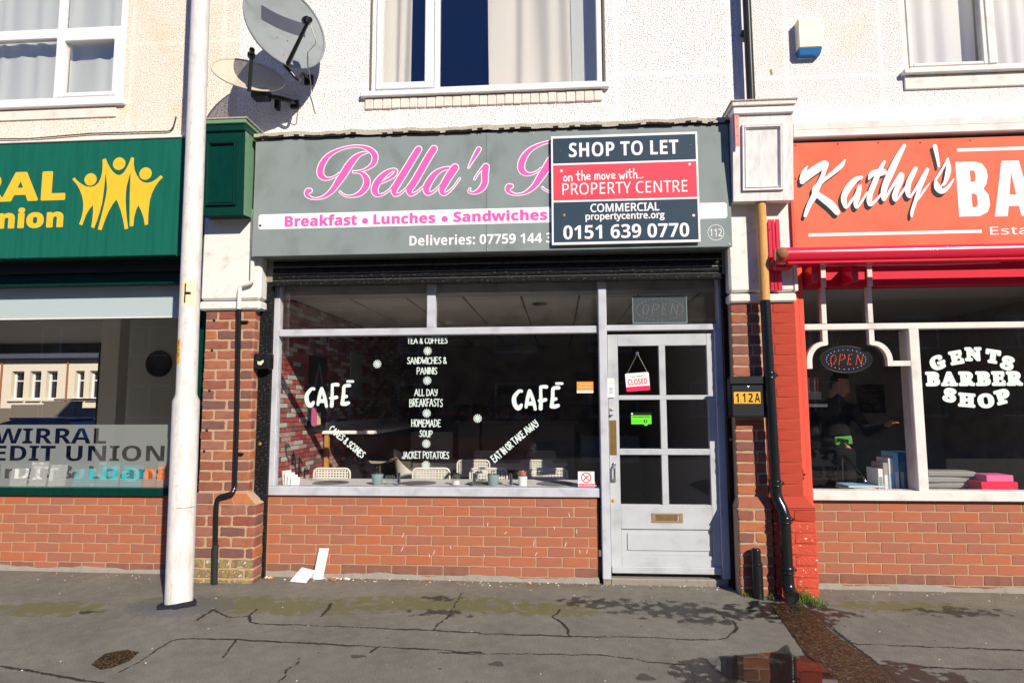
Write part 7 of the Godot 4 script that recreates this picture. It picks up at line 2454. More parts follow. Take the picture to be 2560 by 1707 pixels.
# ---------------------------------------------------------------- a body as one skin round tapered bones
func blob_mesh(bones: Array, cell: float, k := 0.04) -> ArrayMesh:
	var lo := Vector3(9, 9, 9)
	var hi := -lo
	for b in bones:
		for i in 2:
			var r := Vector3.ONE * (maxf(b[2], b[3]) + cell * 2)
			lo = lo.min(b[i] - r)
			hi = hi.max(b[i] + r)
	var n := Vector3i(((hi - lo) / cell).ceil()) + Vector3i.ONE
	var f := PackedFloat32Array()
	f.resize(n.x * n.y * n.z)
	f.fill(1.0)
	var at := func(x: int, y: int, z: int) -> int: return (z * n.y + y) * n.x + x
	var near := PackedByteArray()
	near.resize(f.size())
	for b in bones:
		var r: float = maxf(b[2], b[3]) + cell * 3 + k
		var p0 := Vector3i(((Vector3(b[0]).min(b[1]) - Vector3.ONE * r - lo) / cell).floor()).clamp(Vector3i.ZERO, n - Vector3i.ONE)
		var p1 := Vector3i(((Vector3(b[0]).max(b[1]) + Vector3.ONE * r - lo) / cell).ceil()).clamp(Vector3i.ZERO, n - Vector3i.ONE)
		var a: Vector3 = b[0]
		var ab: Vector3 = b[1] - b[0]
		var l2 := maxf(ab.length_squared(), 1e-9)
		for z in range(p0.z, p1.z + 1):
			for y in range(p0.y, p1.y + 1):
				for x in range(p0.x, p1.x + 1):
					var p := lo + Vector3(x, y, z) * cell
					var t := clampf((p - a).dot(ab) / l2, 0.0, 1.0)
					var d: float = (p - a - ab * t).length() - lerpf(b[2], b[3], t)
					var i: int = (z * n.y + y) * n.x + x
					var e := f[i]
					var h := maxf(k - absf(d - e), 0.0) / k
					f[i] = minf(d, e) - h * h * k * 0.25
	var ids := {}
	var v := PackedVector3Array()
	var index := PackedInt32Array()
	for z in n.z - 1:
		for y in n.y - 1:
			for x in n.x - 1:
				var base: int = (z * n.y + y) * n.x + x
				var s := 0
				for c in 8:
					if f[base + (c & 1) + ((c >> 1) & 1) * n.x + (c >> 2) * n.x * n.y] < 0.0:
						s += 1
				if s == 0 or s == 8:
					continue
				var sum := Vector3.ZERO
				var m := 0
				for e in [[0, 1], [2, 3], [4, 5], [6, 7], [0, 2], [1, 3], [4, 6], [5, 7], [0, 4], [1, 5], [2, 6], [3, 7]]:
					var c0: int = e[0]
					var c1: int = e[1]
					var q0 := Vector3(c0 & 1, (c0 >> 1) & 1, c0 >> 2)
					var q1 := Vector3(c1 & 1, (c1 >> 1) & 1, c1 >> 2)
					var d0 := f[base + (c0 & 1) + ((c0 >> 1) & 1) * n.x + (c0 >> 2) * n.x * n.y]
					var d1 := f[base + (c1 & 1) + ((c1 >> 1) & 1) * n.x + (c1 >> 2) * n.x * n.y]
					if (d0 < 0.0) != (d1 < 0.0):
						sum += q0.lerp(q1, d0 / (d0 - d1))
						m += 1
				ids[base] = v.size()
				v.append(lo + (Vector3(x, y, z) + sum / m) * cell)
	var step := [1, n.x, n.x * n.y]
	for base in ids:
		for ax in 3:
			var u: int = step[(ax + 1) % 3]
			var w: int = step[(ax + 2) % 3]
			var inside := f[base] < 0.0
			if inside == (f[base + step[ax]] < 0.0):
				continue
			if not (ids.has(base - u) and ids.has(base - w) and ids.has(base - u - w)):
				continue
			var q := [ids[base], ids[base - u], ids[base - u - w], ids[base - w]]
			if not inside:
				q.reverse()
			for t in [0, 2, 1, 0, 3, 2]:
				index.append(q[t])
	var nn := PackedVector3Array()
	nn.resize(v.size())
	for i in range(0, index.size(), 3):
		var g := (v[index[i + 2]] - v[index[i]]).cross(v[index[i + 1]] - v[index[i]])
		for j in 3:
			nn[index[i + j]] += g
	for i in nn.size():
		nn[i] = nn[i].normalized()
	var arr := []
	arr.resize(Mesh.ARRAY_MAX)
	arr[Mesh.ARRAY_VERTEX] = v
	arr[Mesh.ARRAY_NORMAL] = nn
	arr[Mesh.ARRAY_INDEX] = index
	var mesh := ArrayMesh.new()
	mesh.add_surface_from_arrays(Mesh.PRIMITIVE_TRIANGLES, arr)
	return mesh

func build_barber_room() -> void:
	var b := get_node("shop_building_002") as Node3D
	room(b, 2.02, 5.6, -0.02, 2.72, -4.2, -0.102, {"left": M.room_grey, "right": M.room_grey, "back": M.room_grey, "floor": M.floor_dark, "ceil": M.room_pale})
	bx(b, "window_board", 2.1, 0.66, -0.55, 5.2, 0.698, -0.101, M.counter_dark, 0.004)
	# the barber, head bent to his work, arms forward
	var at := Vector3(3.02, 0, -1.62)
	var p := thing("person", "man in black top bending his head behind barber window", "person", at)
	var f := func(x: float, y: float, z: float) -> Vector3: return Vector3(x, y, z)
	var bones := [
		[f.call(0.0, 1.42, -0.02), f.call(0.0, 1.12, -0.02), 0.15, 0.135], [f.call(-0.07, 1.40, -0.02), f.call(0.07, 1.40, -0.02), 0.12, 0.12], [f.call(0.0, 1.12, -0.02), f.call(0.0, 0.98, 0.0), 0.145, 0.15],
		[f.call(0.0, 1.48, 0.0), f.call(0.03, 1.58, 0.03), 0.06, 0.055],
		[f.call(-0.2, 1.43, -0.02), f.call(-0.27, 1.16, 0.05), 0.062, 0.05], [f.call(-0.27, 1.16, 0.05), f.call(-0.12, 1.08, 0.28), 0.048, 0.036],
		[f.call(0.2, 1.43, -0.02), f.call(0.29, 1.20, 0.10), 0.062, 0.05], [f.call(0.29, 1.20, 0.10), f.call(0.36, 1.27, 0.34), 0.048, 0.036],
		[f.call(-0.18, 1.43, -0.02), f.call(0.18, 1.43, -0.02), 0.07, 0.07],
		[f.call(-0.09, 0.96, 0.0), f.call(-0.11, 0.50, 0.02), 0.095, 0.06], [f.call(-0.11, 0.50, 0.02), f.call(-0.12, 0.09, -0.02), 0.058, 0.042], [f.call(-0.12, 0.05, -0.02), f.call(-0.13, 0.04, 0.14), 0.045, 0.036],
		[f.call(0.09, 0.96, 0.0), f.call(0.11, 0.50, 0.02), 0.095, 0.06], [f.call(0.11, 0.50, 0.02), f.call(0.12, 0.09, -0.02), 0.058, 0.042], [f.call(0.12, 0.05, -0.02), f.call(0.13, 0.04, 0.14), 0.045, 0.036]]
	put(p, "clothed_body", blob_mesh(bones, 0.022), M.cloth_black, at)
	# head with brow, nose, chin and ears, turned to the right and bowed
	var hb := [[Vector3(0, 0.02, -0.01), Vector3(0, 0.05, -0.02), 0.086, 0.088], [Vector3(0, -0.02, 0.03), Vector3(0, -0.085, 0.055), 0.062, 0.036], [Vector3(0, 0.0, 0.085), Vector3(0, -0.032, 0.106), 0.010, 0.016], [Vector3(-0.03, 0.022, 0.075), Vector3(0.03, 0.022, 0.075), 0.014, 0.014],
		[Vector3(-0.02, -0.066, 0.086), Vector3(0.02, -0.066, 0.086), 0.010, 0.010], [Vector3(-0.088, 0.0, -0.005), Vector3(-0.088, -0.025, 0.0), 0.014, 0.009], [Vector3(0.088, 0.0, -0.005), Vector3(0.088, -0.025, 0.0), 0.014, 0.009], [Vector3(0, -0.05, -0.02), Vector3(0, -0.13, -0.03), 0.055, 0.056]]
	var turn := Basis(Vector3.UP, 0.75) * Basis(Vector3.RIGHT, 0.38)
	var head := put(p, "head", blob_mesh(hb, 0.0075, 0.02), M.skin, at + Vector3(0.045, 1.70, 0.05))
	head.basis = turn
	var hair := put(head, "hair", blob_mesh([[Vector3(0, 0.045, -0.022), Vector3(0, 0.062, -0.02), 0.092, 0.086], [Vector3(0, 0.0, -0.045), Vector3(0, -0.02, -0.05), 0.072, 0.06]], 0.012, 0.02), M.hair)
	hair.position = Vector3(0, 0.008, -0.006)
	for s in [-1.0, 1.0]:
		var e := put(head, "eye", box_mesh(0.018, 0.006, 0.006, 0.002), M.hair)
		e.position = Vector3(s * 0.032, 0.004, 0.084)
	# hands: palm, four fingers and a thumb each
	for s in [[Vector3(-0.12, 1.08, 0.28), Vector3(0.45, -0.1, 0.6)], [Vector3(0.36, 1.27, 0.34), Vector3(0.2, 0.35, 0.7)]]:
		var d: Vector3 = s[1].normalized()
		var side := d.cross(Vector3.UP).normalized()
		var dn := d.cross(side).normalized()
		var hand := [[s[0] - d * 0.02, s[0] + d * 0.03, 0.028, 0.026], [s[0] + d * 0.03, s[0] + d * 0.075, 0.026, 0.030]]
		for q in 4:
			var root: Vector3 = s[0] + d * 0.08 + side * (q - 1.5) * 0.019
			var l: float = [0.055, 0.066, 0.063, 0.05][q]
			hand.append([root, root + d * l * 0.55 + dn * 0.006, 0.009, 0.0085])
			hand.append([root + d * l * 0.55 + dn * 0.006, root + d * l + dn * 0.028, 0.0085, 0.008])
		hand.append([s[0] + d * 0.03 + side * 0.03, s[0] + d * 0.07 + side * 0.056, 0.011, 0.009])
		put(p, "hand", blob_mesh(hand, 0.006, 0.006), M.skin, at)
	# customer's chair, green slab, stand-in for the road reflection, magazines, boxes, poster
	var c := thing("barber_chair", "black barber chair with chrome frame inside shop", "chair", Vector3(2.65, 0, -1.1))
	bx(c, "seat", 2.42, 0.48, -1.35, 2.92, 0.58, -0.9, M.cloth_black, 0.03)
	bx(c, "backrest", 2.44, 0.60, -1.42, 2.90, 1.02, -1.33, M.cloth_black, 0.03)
	for x in [2.38, 2.96]:
		tube_part(c, "arm", bend([Vector3(x, 0.30, -1.38), Vector3(x, 0.98, -1.36), Vector3(x, 0.78, -0.88), Vector3(x, 0.02, -0.86)], 0.06), 0.012, M.chrome, 10)
	lathe_part(c, "pedestal", [Vector2(0.05, 0.48), Vector2(0.05, 0.06), Vector2(0.26, 0.03), Vector2(0.27, 0.0)], Vector3(2.67, -0.018, -1.12), M.chrome, 24)
	var gt := one("green_patch", box_mesh(0.17, 0.085, 0.03, 0.014), M.shop_green, "green towel above the barber chair", "patch", Vector3(2.905, 1.125, -1.19))  # plain green slab, slightly tilted, above the chair back
	gt.rotation.z = 0.08
	var pile := ["magazine with teal cover at bottom of pile on barber sill", "white magazine in pile on barber sill", "pale blue magazine in pile on barber sill", "white and pink magazine in pile on barber sill", "dark magazine in pile on barber sill", "blue covered magazine at top of pile on barber sill"]
	for k in 6:
		var o := thing("magazine", pile[k], "magazine", Vector3(2.67 + [0.0, 0.01, -0.015, 0.0, -0.03, -0.02][k], 0.7025 + k * 0.016, -0.26), "magazines piled on the barber sill")
		bx(o, "pages", o.position.x - 0.17, o.position.y, -0.37, o.position.x + 0.17, o.position.y + 0.013, -0.15, M.book_white, 0.001)
		bx(o, "cover", o.position.x - 0.172, o.position.y + 0.0133, -0.372, o.position.x + 0.172, o.position.y + 0.0152, -0.148, [M.pot_teal, M.book_white, M.sky_blue, M.pink_print, M.deep_blue, M.sky_blue][k], 0)
		o.rotation.y = [0.1, -0.05, 0.18, -0.1, 0.3, 0.05][k]
	for k in 5:
		var o := thing("standing_book", ["white book leaning against window mullion", "grey book in upright row on barber sill", "white slim book in upright row on barber sill", "light blue book in upright row on barber sill", "dark blue box file standing on barber sill"][k], "book", Vector3(2.76 + k * 0.045, 0.70, -0.27), "books standing on the barber sill")
		var h: float = [0.24, 0.29, 0.33, 0.38, 0.38][k]
		bx(o, "cover", 2.745 + k * 0.045, 0.70, -0.37, 2.785 + k * 0.045 + (0.09 if k == 4 else 0.0), 0.70 + h, -0.16, [M.book_white, M.room_grey, M.book_white, M.sky_blue, M.deep_blue][k], 0.002)
		bx(o, "spine_label", 2.752 + k * 0.045, 0.76, -0.1598, 2.778 + k * 0.045, 0.80 + h * 0.3, -0.1590, [M.pot_teal, M.book_white, M.sky_blue, M.book_white, M.room_grey][k], 0)
	var rb := thing("card_box", "red card box with pink print on barber sill", "box", Vector3(3.75, 0.7, -0.3))
	bx(rb, "box", 3.60, 0.70, -0.40, 3.90, 0.83, -0.18, M.card_red, 0.003)
	bx(rb, "lid", 3.66, 0.8305, -0.39, 3.88, 0.885, -0.2, M.pink_print, 0.003)
	var tw := thing("road_reflection_pile", "grey speckled slabs standing in for road reflection behind red box on barber sill", "mirrored_road", Vector3(3.4, 0.7, -0.42))  # slabs added to imitate the sunlit road reflected in the glass
	for k in 4:
		var w: float = [0.33, 0.31, 0.27, 0.2][k]
		var o := put(tw, "patch", box_mesh(w * 2, 0.048, 0.2, 0.02), M.road_reflection_grey, Vector3(3.42 + 0.02 * k, 0.724 + 0.05 * k, -0.46))
		o.rotation.y = [0.03, -0.06, 0.05, -0.1][k]
	var po := thing("wall_poster", "black poster with grey text on back wall of barber", "poster", Vector3(4.6, 1.4, -4.18))
	bx(po, "sheet", 4.40, 1.36, -4.198, 4.80, 1.78, -4.19, M.poster_dark, 0)
	var y := 1.72
	for l in [["If we please", 0.24], ["you tell others", 0.28], ["IF NOT,", 0.22], ["TELL US", 0.24]]:
		words(po, l[0], sans, 4.60 - l[1] / 2, 4.60 + l[1] / 2, y - 0.045, y, -4.188, M.poster_text)
		y -= 0.085
	var jar := thing("striped_straws", "jar of red and white striped sticks in barber window", "jar", Vector3(2.56, 1.5, -1.0))
	bx(jar, "shelf", 2.10, 1.47, -1.12, 2.66, 1.50, -0.92, M.book_white, 0.003)
	bx(jar, "holder", 2.48, 1.5005, -1.08, 2.62, 1.62, -0.96, M.charcoal, 0.004)
	for k in 5:
		var o := tube_part(jar, "stick", [Vector3(2.50 + k * 0.025, 1.52, -1.02), Vector3(2.495 + k * 0.03, 1.76, -1.02)], 0.007, M.card_white if k % 2 else M.orange_leaflet, 8)
	# net curtains upstairs
	make_curtain("net_curtain", "white patterned net curtain in narrow light of barber upstairs window", 3.08, 3.74, 4.40, 5.9, -0.03, 0.018, 34.0, M.net_clear)
	make_curtain("net_curtain", "white patterned net curtain in wide light of barber upstairs window", 3.80, 4.82, 4.40, 5.9, -0.03, 0.018, 34.0, M.net_clear)
	make_curtain("net_curtain", "grey green net curtain in credit union upstairs window", -5.74, -4.14, 4.43, 5.9, -0.03, 0.012, 26.0, M.net)
	make_curtain("curtain", "cream curtain gathered at narrow side of cafe upstairs window", -1.66, -1.36, 4.38, 5.9, -0.06, 0.020, 46.0, M.curtain)
	make_curtain("curtain", "cream curtain hanging in folds across wide cafe upstairs window", -0.64, 0.14, 4.38, 5.9, -0.06, 0.026, 24.0, M.curtain)
	make_curtain("net_curtain", "thin net curtain beside cream curtain in cafe upstairs window", 0.14, 0.42, 4.38, 5.9, -0.05, 0.015, 22.0, M.net)
	var tin := one("red_tray", box_mesh(0.24, 0.02, 0.06, 0.008), M.card_red, "red tray lying on cafe upstairs window sill", "tray", Vector3(-0.42, 4.43, 0.01))
	tin.rotation.y = 0.1
	one("pink_toy", box_mesh(0.05, 0.09, 0.04, 0.015), M.pink_print, "small bright pink toy on credit union upstairs sill", "toy", Vector3(-4.27, 4.53, 0.01))

func make_curtain(called: String, label: String, x0: float, x1: float, y0: float, y1: float, z: float, amp: float, waves: float, m: Material) -> void:
	var b := Builder.new()
	var n := 90
	var P := []
	var N := []
	var ph := rng.randf() * 6.0
	for j in 9:
		var row := []
		var rn := []
		var t := j / 8.0
		for i in n + 1:
			var x := lerpf(x0, x1, float(i) / n)
			var fx := waves * (x - x0) + ph + 1.3 * sin(x * 6.0 + t * 1.1) + 0.9 * sin(x * 17.0 - t * 0.9)
			var zz := z + amp * (sin(fx) * 0.7 + 0.3 * sin(fx * 2.3 + t * 2.0)) * (0.7 + 0.3 * t)
			row.append(Vector3(x + 0.02 * (1.0 - t) * sin(fx * 0.4), lerpf(y0, y1, t), zz))
			var dz := amp * 0.7 * cos(fx) * waves
			rn.append(Vector3(-dz, 0, 1).normalized())
		P.append(row); N.append(rn)
	b.sheet(P, N)
	one(called, b.mesh(), m, label, "curtain")

# ---------------------------------------------------------------- inside the credit union, and the street seen through it
func build_credit_union_room() -> void:
	var b := get_node("shop_building") as Node3D
	room(b, -9.8, -3.2, -0.02, 2.85, -4.0, -0.102, {"left": M.room_pale, "right": M.room_pale, "back": M.room_pale, "floor": M.floor_dark, "ceil": M.room_pale}, 0.08, [[-9.7, -7.29, 0.6, 2.35]])
	bxs(b, "rear_window", [[-7.29, 0.6, -4.09, -7.16, 2.35, -3.95], [-9.7, 2.352, -4.09, -7.16, 2.50, -3.95]], M.charcoal, 0.004)
	bx(b, "white_column", -6.84, -0.02, -3.62, -6.55, 2.84, -3.40, M.room_pale, 0.006)
	bx(b, "notice_board", -3.98, 1.35, -1.9, -3.90, 1.62, -1.7, M.poster_dark, 0.004)
	# roller blind behind the glass
	var rb := thing("roller_blind", "pale blue roller blind half lowered behind credit union window", "blind", Vector3(-5.0, 2.35, -0.12))
	bx(rb, "fabric", -7.3, 2.352, -0.124, -3.60, 2.82, -0.121, M.blind, 0)
	bx(rb, "bottom_bar", -7.3, 2.338, -0.130, -3.60, 2.3515, -0.115, M.table_white, 0.003)
	# clock
	var c := thing("wall_clock", "round grey wall clock hanging inside credit union", "clock", Vector3(-6.22, 1.94, -3.9))
	var cc := Vector3(-6.30, 2.165, -3.97)
	lathe_part(c, "case", [Vector2(0.0, 0.02), Vector2(0.175, 0.02), Vector2(0.185, 0.045), Vector2(0.205, 0.04), Vector2(0.21, 0.0)], cc - Vector3(0, 0, 0.025), M.charcoal, 40, Basis(Vector3.RIGHT, PI / 2))
	lathe_part(c, "dial", [Vector2(0.0, 0.001), Vector2(0.172, 0.001), Vector2(0.172, 0.0)], cc, M.pipe_grey, 40, Basis(Vector3.RIGHT, PI / 2))
	var h := Builder.new()
	h.stroke([Vector3(0, 0, 0.007), Vector3(-0.09, -0.035, 0.005)], 0.004)
	h.stroke([Vector3(0, 0, 0.006), Vector3(0.015, 0.13, 0.004)], 0.006)
	put(c, "hands", h.mesh(), M.ink, cc)
	for k in 12:
		var a := TAU * k / 12
		put(c, "hour_mark", box_mesh(0.012, 0.012, 0.002, 0), M.ink, cc + Vector3(0.15 * cos(a), 0.15 * sin(a), 0.002))
	# leaflet racks behind the frosted band
	for e in [["teal_leaflets", M.teal_leaflet, -4.70, -4.02, "teal leaflets propped behind credit union window"], ["orange_leaflets", M.orange_leaflet, -3.99, -3.62, "orange leaflets propped behind credit union window"], ["white_leaflets", M.book_white, -5.35, -4.80, "white leaflets propped behind credit union window"]]:
		var l := thing("leaflet_rack", e[4], "leaflets", Vector3((e[2] + e[3]) / 2, 0.70, -0.3), "leaflets behind the frosted band")
		var n := 3
		for k in n:
			var xa := lerpf(e[2], e[3], float(k) / n)
			var xb := lerpf(e[2], e[3], float(k + 1) / n) - 0.01
			var o := bx(l, "leaflet", xa, 0.70, -0.30 - 0.02 * k, xb, 0.90 + 0.03 * ((k * 2) % 3), -0.296 - 0.02 * k, e[1], 0)
			o.rotation.x = -0.15
	bx(b, "window_board", -7.4, 0.655, -0.6, -3.45, 0.694, -0.101, M.table_white, 0.004)
	# across the yard behind: a cream building, its garden wall and a parked blue car, in the sun
	var f := thing("cream_house", "low cream house with slate roof seen through credit union shop", "house", Vector3(-18, 0, -16))
	var holes := []
	for w in [[-18.75, -18.30], [-18.09, -17.68], [-17.48, -17.09], [-16.45, -16.12], [-15.93, -15.60], [-20.3, -19.9], [-21.2, -20.8]]:
		holes.append([w[0], w[1], 1.74, 2.70])
	put(f, "wall", holed(-27.0, -13.0, -0.1, 3.05, -15.3, -15.0, holes), M.far_cream)
	for w in holes:
		var fr := bxs(f, "window", [[w[0], w[2], -15.25, w[0] + 0.05, w[3], -15.15], [w[1] - 0.05, w[2], -15.25, w[1], w[3], -15.15], [w[0] + 0.05, w[2], -15.25, w[1] - 0.05, w[2] + 0.05, -15.15], [w[0] + 0.05, w[3] - 0.05, -15.25, w[1] - 0.05, w[3], -15.15], [w[0] + 0.05, w[3] - 0.35, -15.24, w[1] - 0.05, w[3] - 0.31, -15.16]], M.upvc, 0)
		bx(fr, "pane", w[0], w[2], -15.22, w[1], w[3], -15.20, M.car_glass, 0)
		bx(fr, "sill", w[0] - 0.06, w[2] - 0.07, -15.0, w[1] + 0.06, w[2] - 0.002, -14.92, M.far_cream, 0.005)
	bx(f, "gutter", -27.0, 3.03, -14.99, -13.0, 3.16, -14.86, M.charcoal, 0.01)
	var rf := Builder.new()
	rf.quad(Vector3(-27, 3.12, -14.8), Vector3(-13, 3.12, -14.8), Vector3(-13, 4.4, -17.5), Vector3(-27, 4.4, -17.5), Vector3(0, 1, 1))
	rf.quad(Vector3(-27, 3.12, -20.2), Vector3(-13, 3.12, -20.2), Vector3(-13, 4.4, -17.5), Vector3(-27, 4.4, -17.5), Vector3(0, 1, -1))
	put(f, "roof", rf.mesh(), M.slate)
	for x in [-19.09, -16.7]:
		tube_part(f, "downpipe", [Vector3(x, 0, -14.95), Vector3(x, 3.05, -14.95)], 0.03, M.brown_plug, 8)
	var gw := thing("garden_wall", "low stone garden wall seen through credit union shop", "wall", Vector3(-15, 0, -12))
	for k in 9:
		var xa := -20.0 + k * 1.0
		bx(gw, "wall_length", xa, -0.1, -12.3, xa + 0.995, 1.45 + 0.1 * (k % 3), -12.0, M.stone_wall, 0.02)
	bx(gw, "coping", -14.65, 1.66, -12.34, -11.0, 1.72, -11.96, M.stone_wall, 0.01)
	make_car(Vector3(-13.2, -0.16, -9.9), 0.0, M.car_blue, 0.93, "dark blue car parked behind credit union, seen through shop")

# ---------------------------------------------------------------- cars
func make_car(at: Vector3, turn: float, paint: Material, high: float, label: String) -> void:
	var c := thing("parked_car", label, "car", at)
	var L := 2.05
	var prof := [Vector2(-L, 0.32), Vector2(-L - 0.02, 0.62), Vector2(-L + 0.10, 0.80), Vector2(-1.25, 0.95), Vector2(-1.15, 0.97), Vector2(1.62, 1.0), Vector2(L - 0.05, 0.95), Vector2(L + 0.02, 0.60), Vector2(L, 0.32)]
	var cab := [Vector2(-1.22, 0.955), Vector2(-0.52, 1.36), Vector2(-0.25, 1.44), Vector2(0.75, 1.46), Vector2(1.20, 1.38), Vector2(1.66, 1.0)]
	var shell := func(pr: Array, w0: float, w1: float, y0: float, y1: float) -> ArrayMesh:
		var b := Builder.new()
		var w := func(y: float) -> float: return lerpf(w0, w1, clampf((y - y0) / (y1 - y0), 0, 1))
		for i in pr.size() - 1:
			var p: Vector2 = pr[i]
			var q: Vector2 = pr[i + 1]
			var o := Vector3(-(q.y - p.y), q.x - p.x, 0)
			b.quad(Vector3(p.x, p.y, w.call(p.y)), Vector3(q.x, q.y, w.call(q.y)), Vector3(q.x, q.y, -w.call(q.y)), Vector3(p.x, p.y, -w.call(p.y)), o)
		var poly := PackedVector2Array(pr)
		var ids := Geometry2D.triangulate_polygon(poly)
		for s in [-1.0, 1.0]:
			for i in range(0, ids.size(), 3):
				var t := []
				for k in 3:
					var p := poly[ids[i + k]]
					t.append(Vector3(p.x, p.y, s * w.call(p.y)))
				b.tri(t[0], t[1], t[2], Vector3(0, 0.1, s))
		return b.mesh()
	put(c, "body", shell.call(prof, 0.86, 0.80, 0.3, 1.0), paint, at)
	put(c, "cabin_glass", shell.call(cab, 0.78, 0.58, 0.95, 1.46), M.car_glass, at)
	var roof := Builder.new()
	roof.box(-0.42, 1.425, -0.56, 1.05, 1.485, 0.56, 0.03)
	put(c, "roof", roof.mesh(), paint, at)
	for x in [-1.3, 1.32]:
		for s in [-1.0, 1.0]:
			var w := lathe_part(c, "wheel", [Vector2(0.0, 0.09), Vector2(0.19, 0.09), Vector2(0.30, 0.10), Vector2(0.32, 0.08), Vector2(0.32, -0.1)], at + Vector3(x, 0.32, s * 0.76), M.tyre, 28, Basis(Vector3.RIGHT, s * PI / 2))
			lathe_part(w, "rim", [Vector2(0.0, 0.012), Vector2(0.18, 0.008), Vector2(0.19, 0.0)], at + Vector3(x, 0.32, s * 0.853), M.room_grey, 20, Basis(Vector3.RIGHT, s * PI / 2))
	for s in [-1.0, 1.0]:
		put(c, "headlight", box_mesh(0.12, 0.14, 0.32, 0.03), M.upvc, at + Vector3(-2.0, 0.68, s * 0.6))
		put(c, "tail_light", box_mesh(0.08, 0.3, 0.14, 0.02), M.shop_red, at + Vector3(2.02, 0.78, s * 0.7))
		for d in [-0.55, 0.55]:
			put(c, "door_handle", box_mesh(0.16, 0.03, 0.02, 0.006), paint, at + Vector3(d + 0.4, 0.86, s * 0.83))
	c.scale = Vector3(1, high, 1)
	c.rotation.y = turn

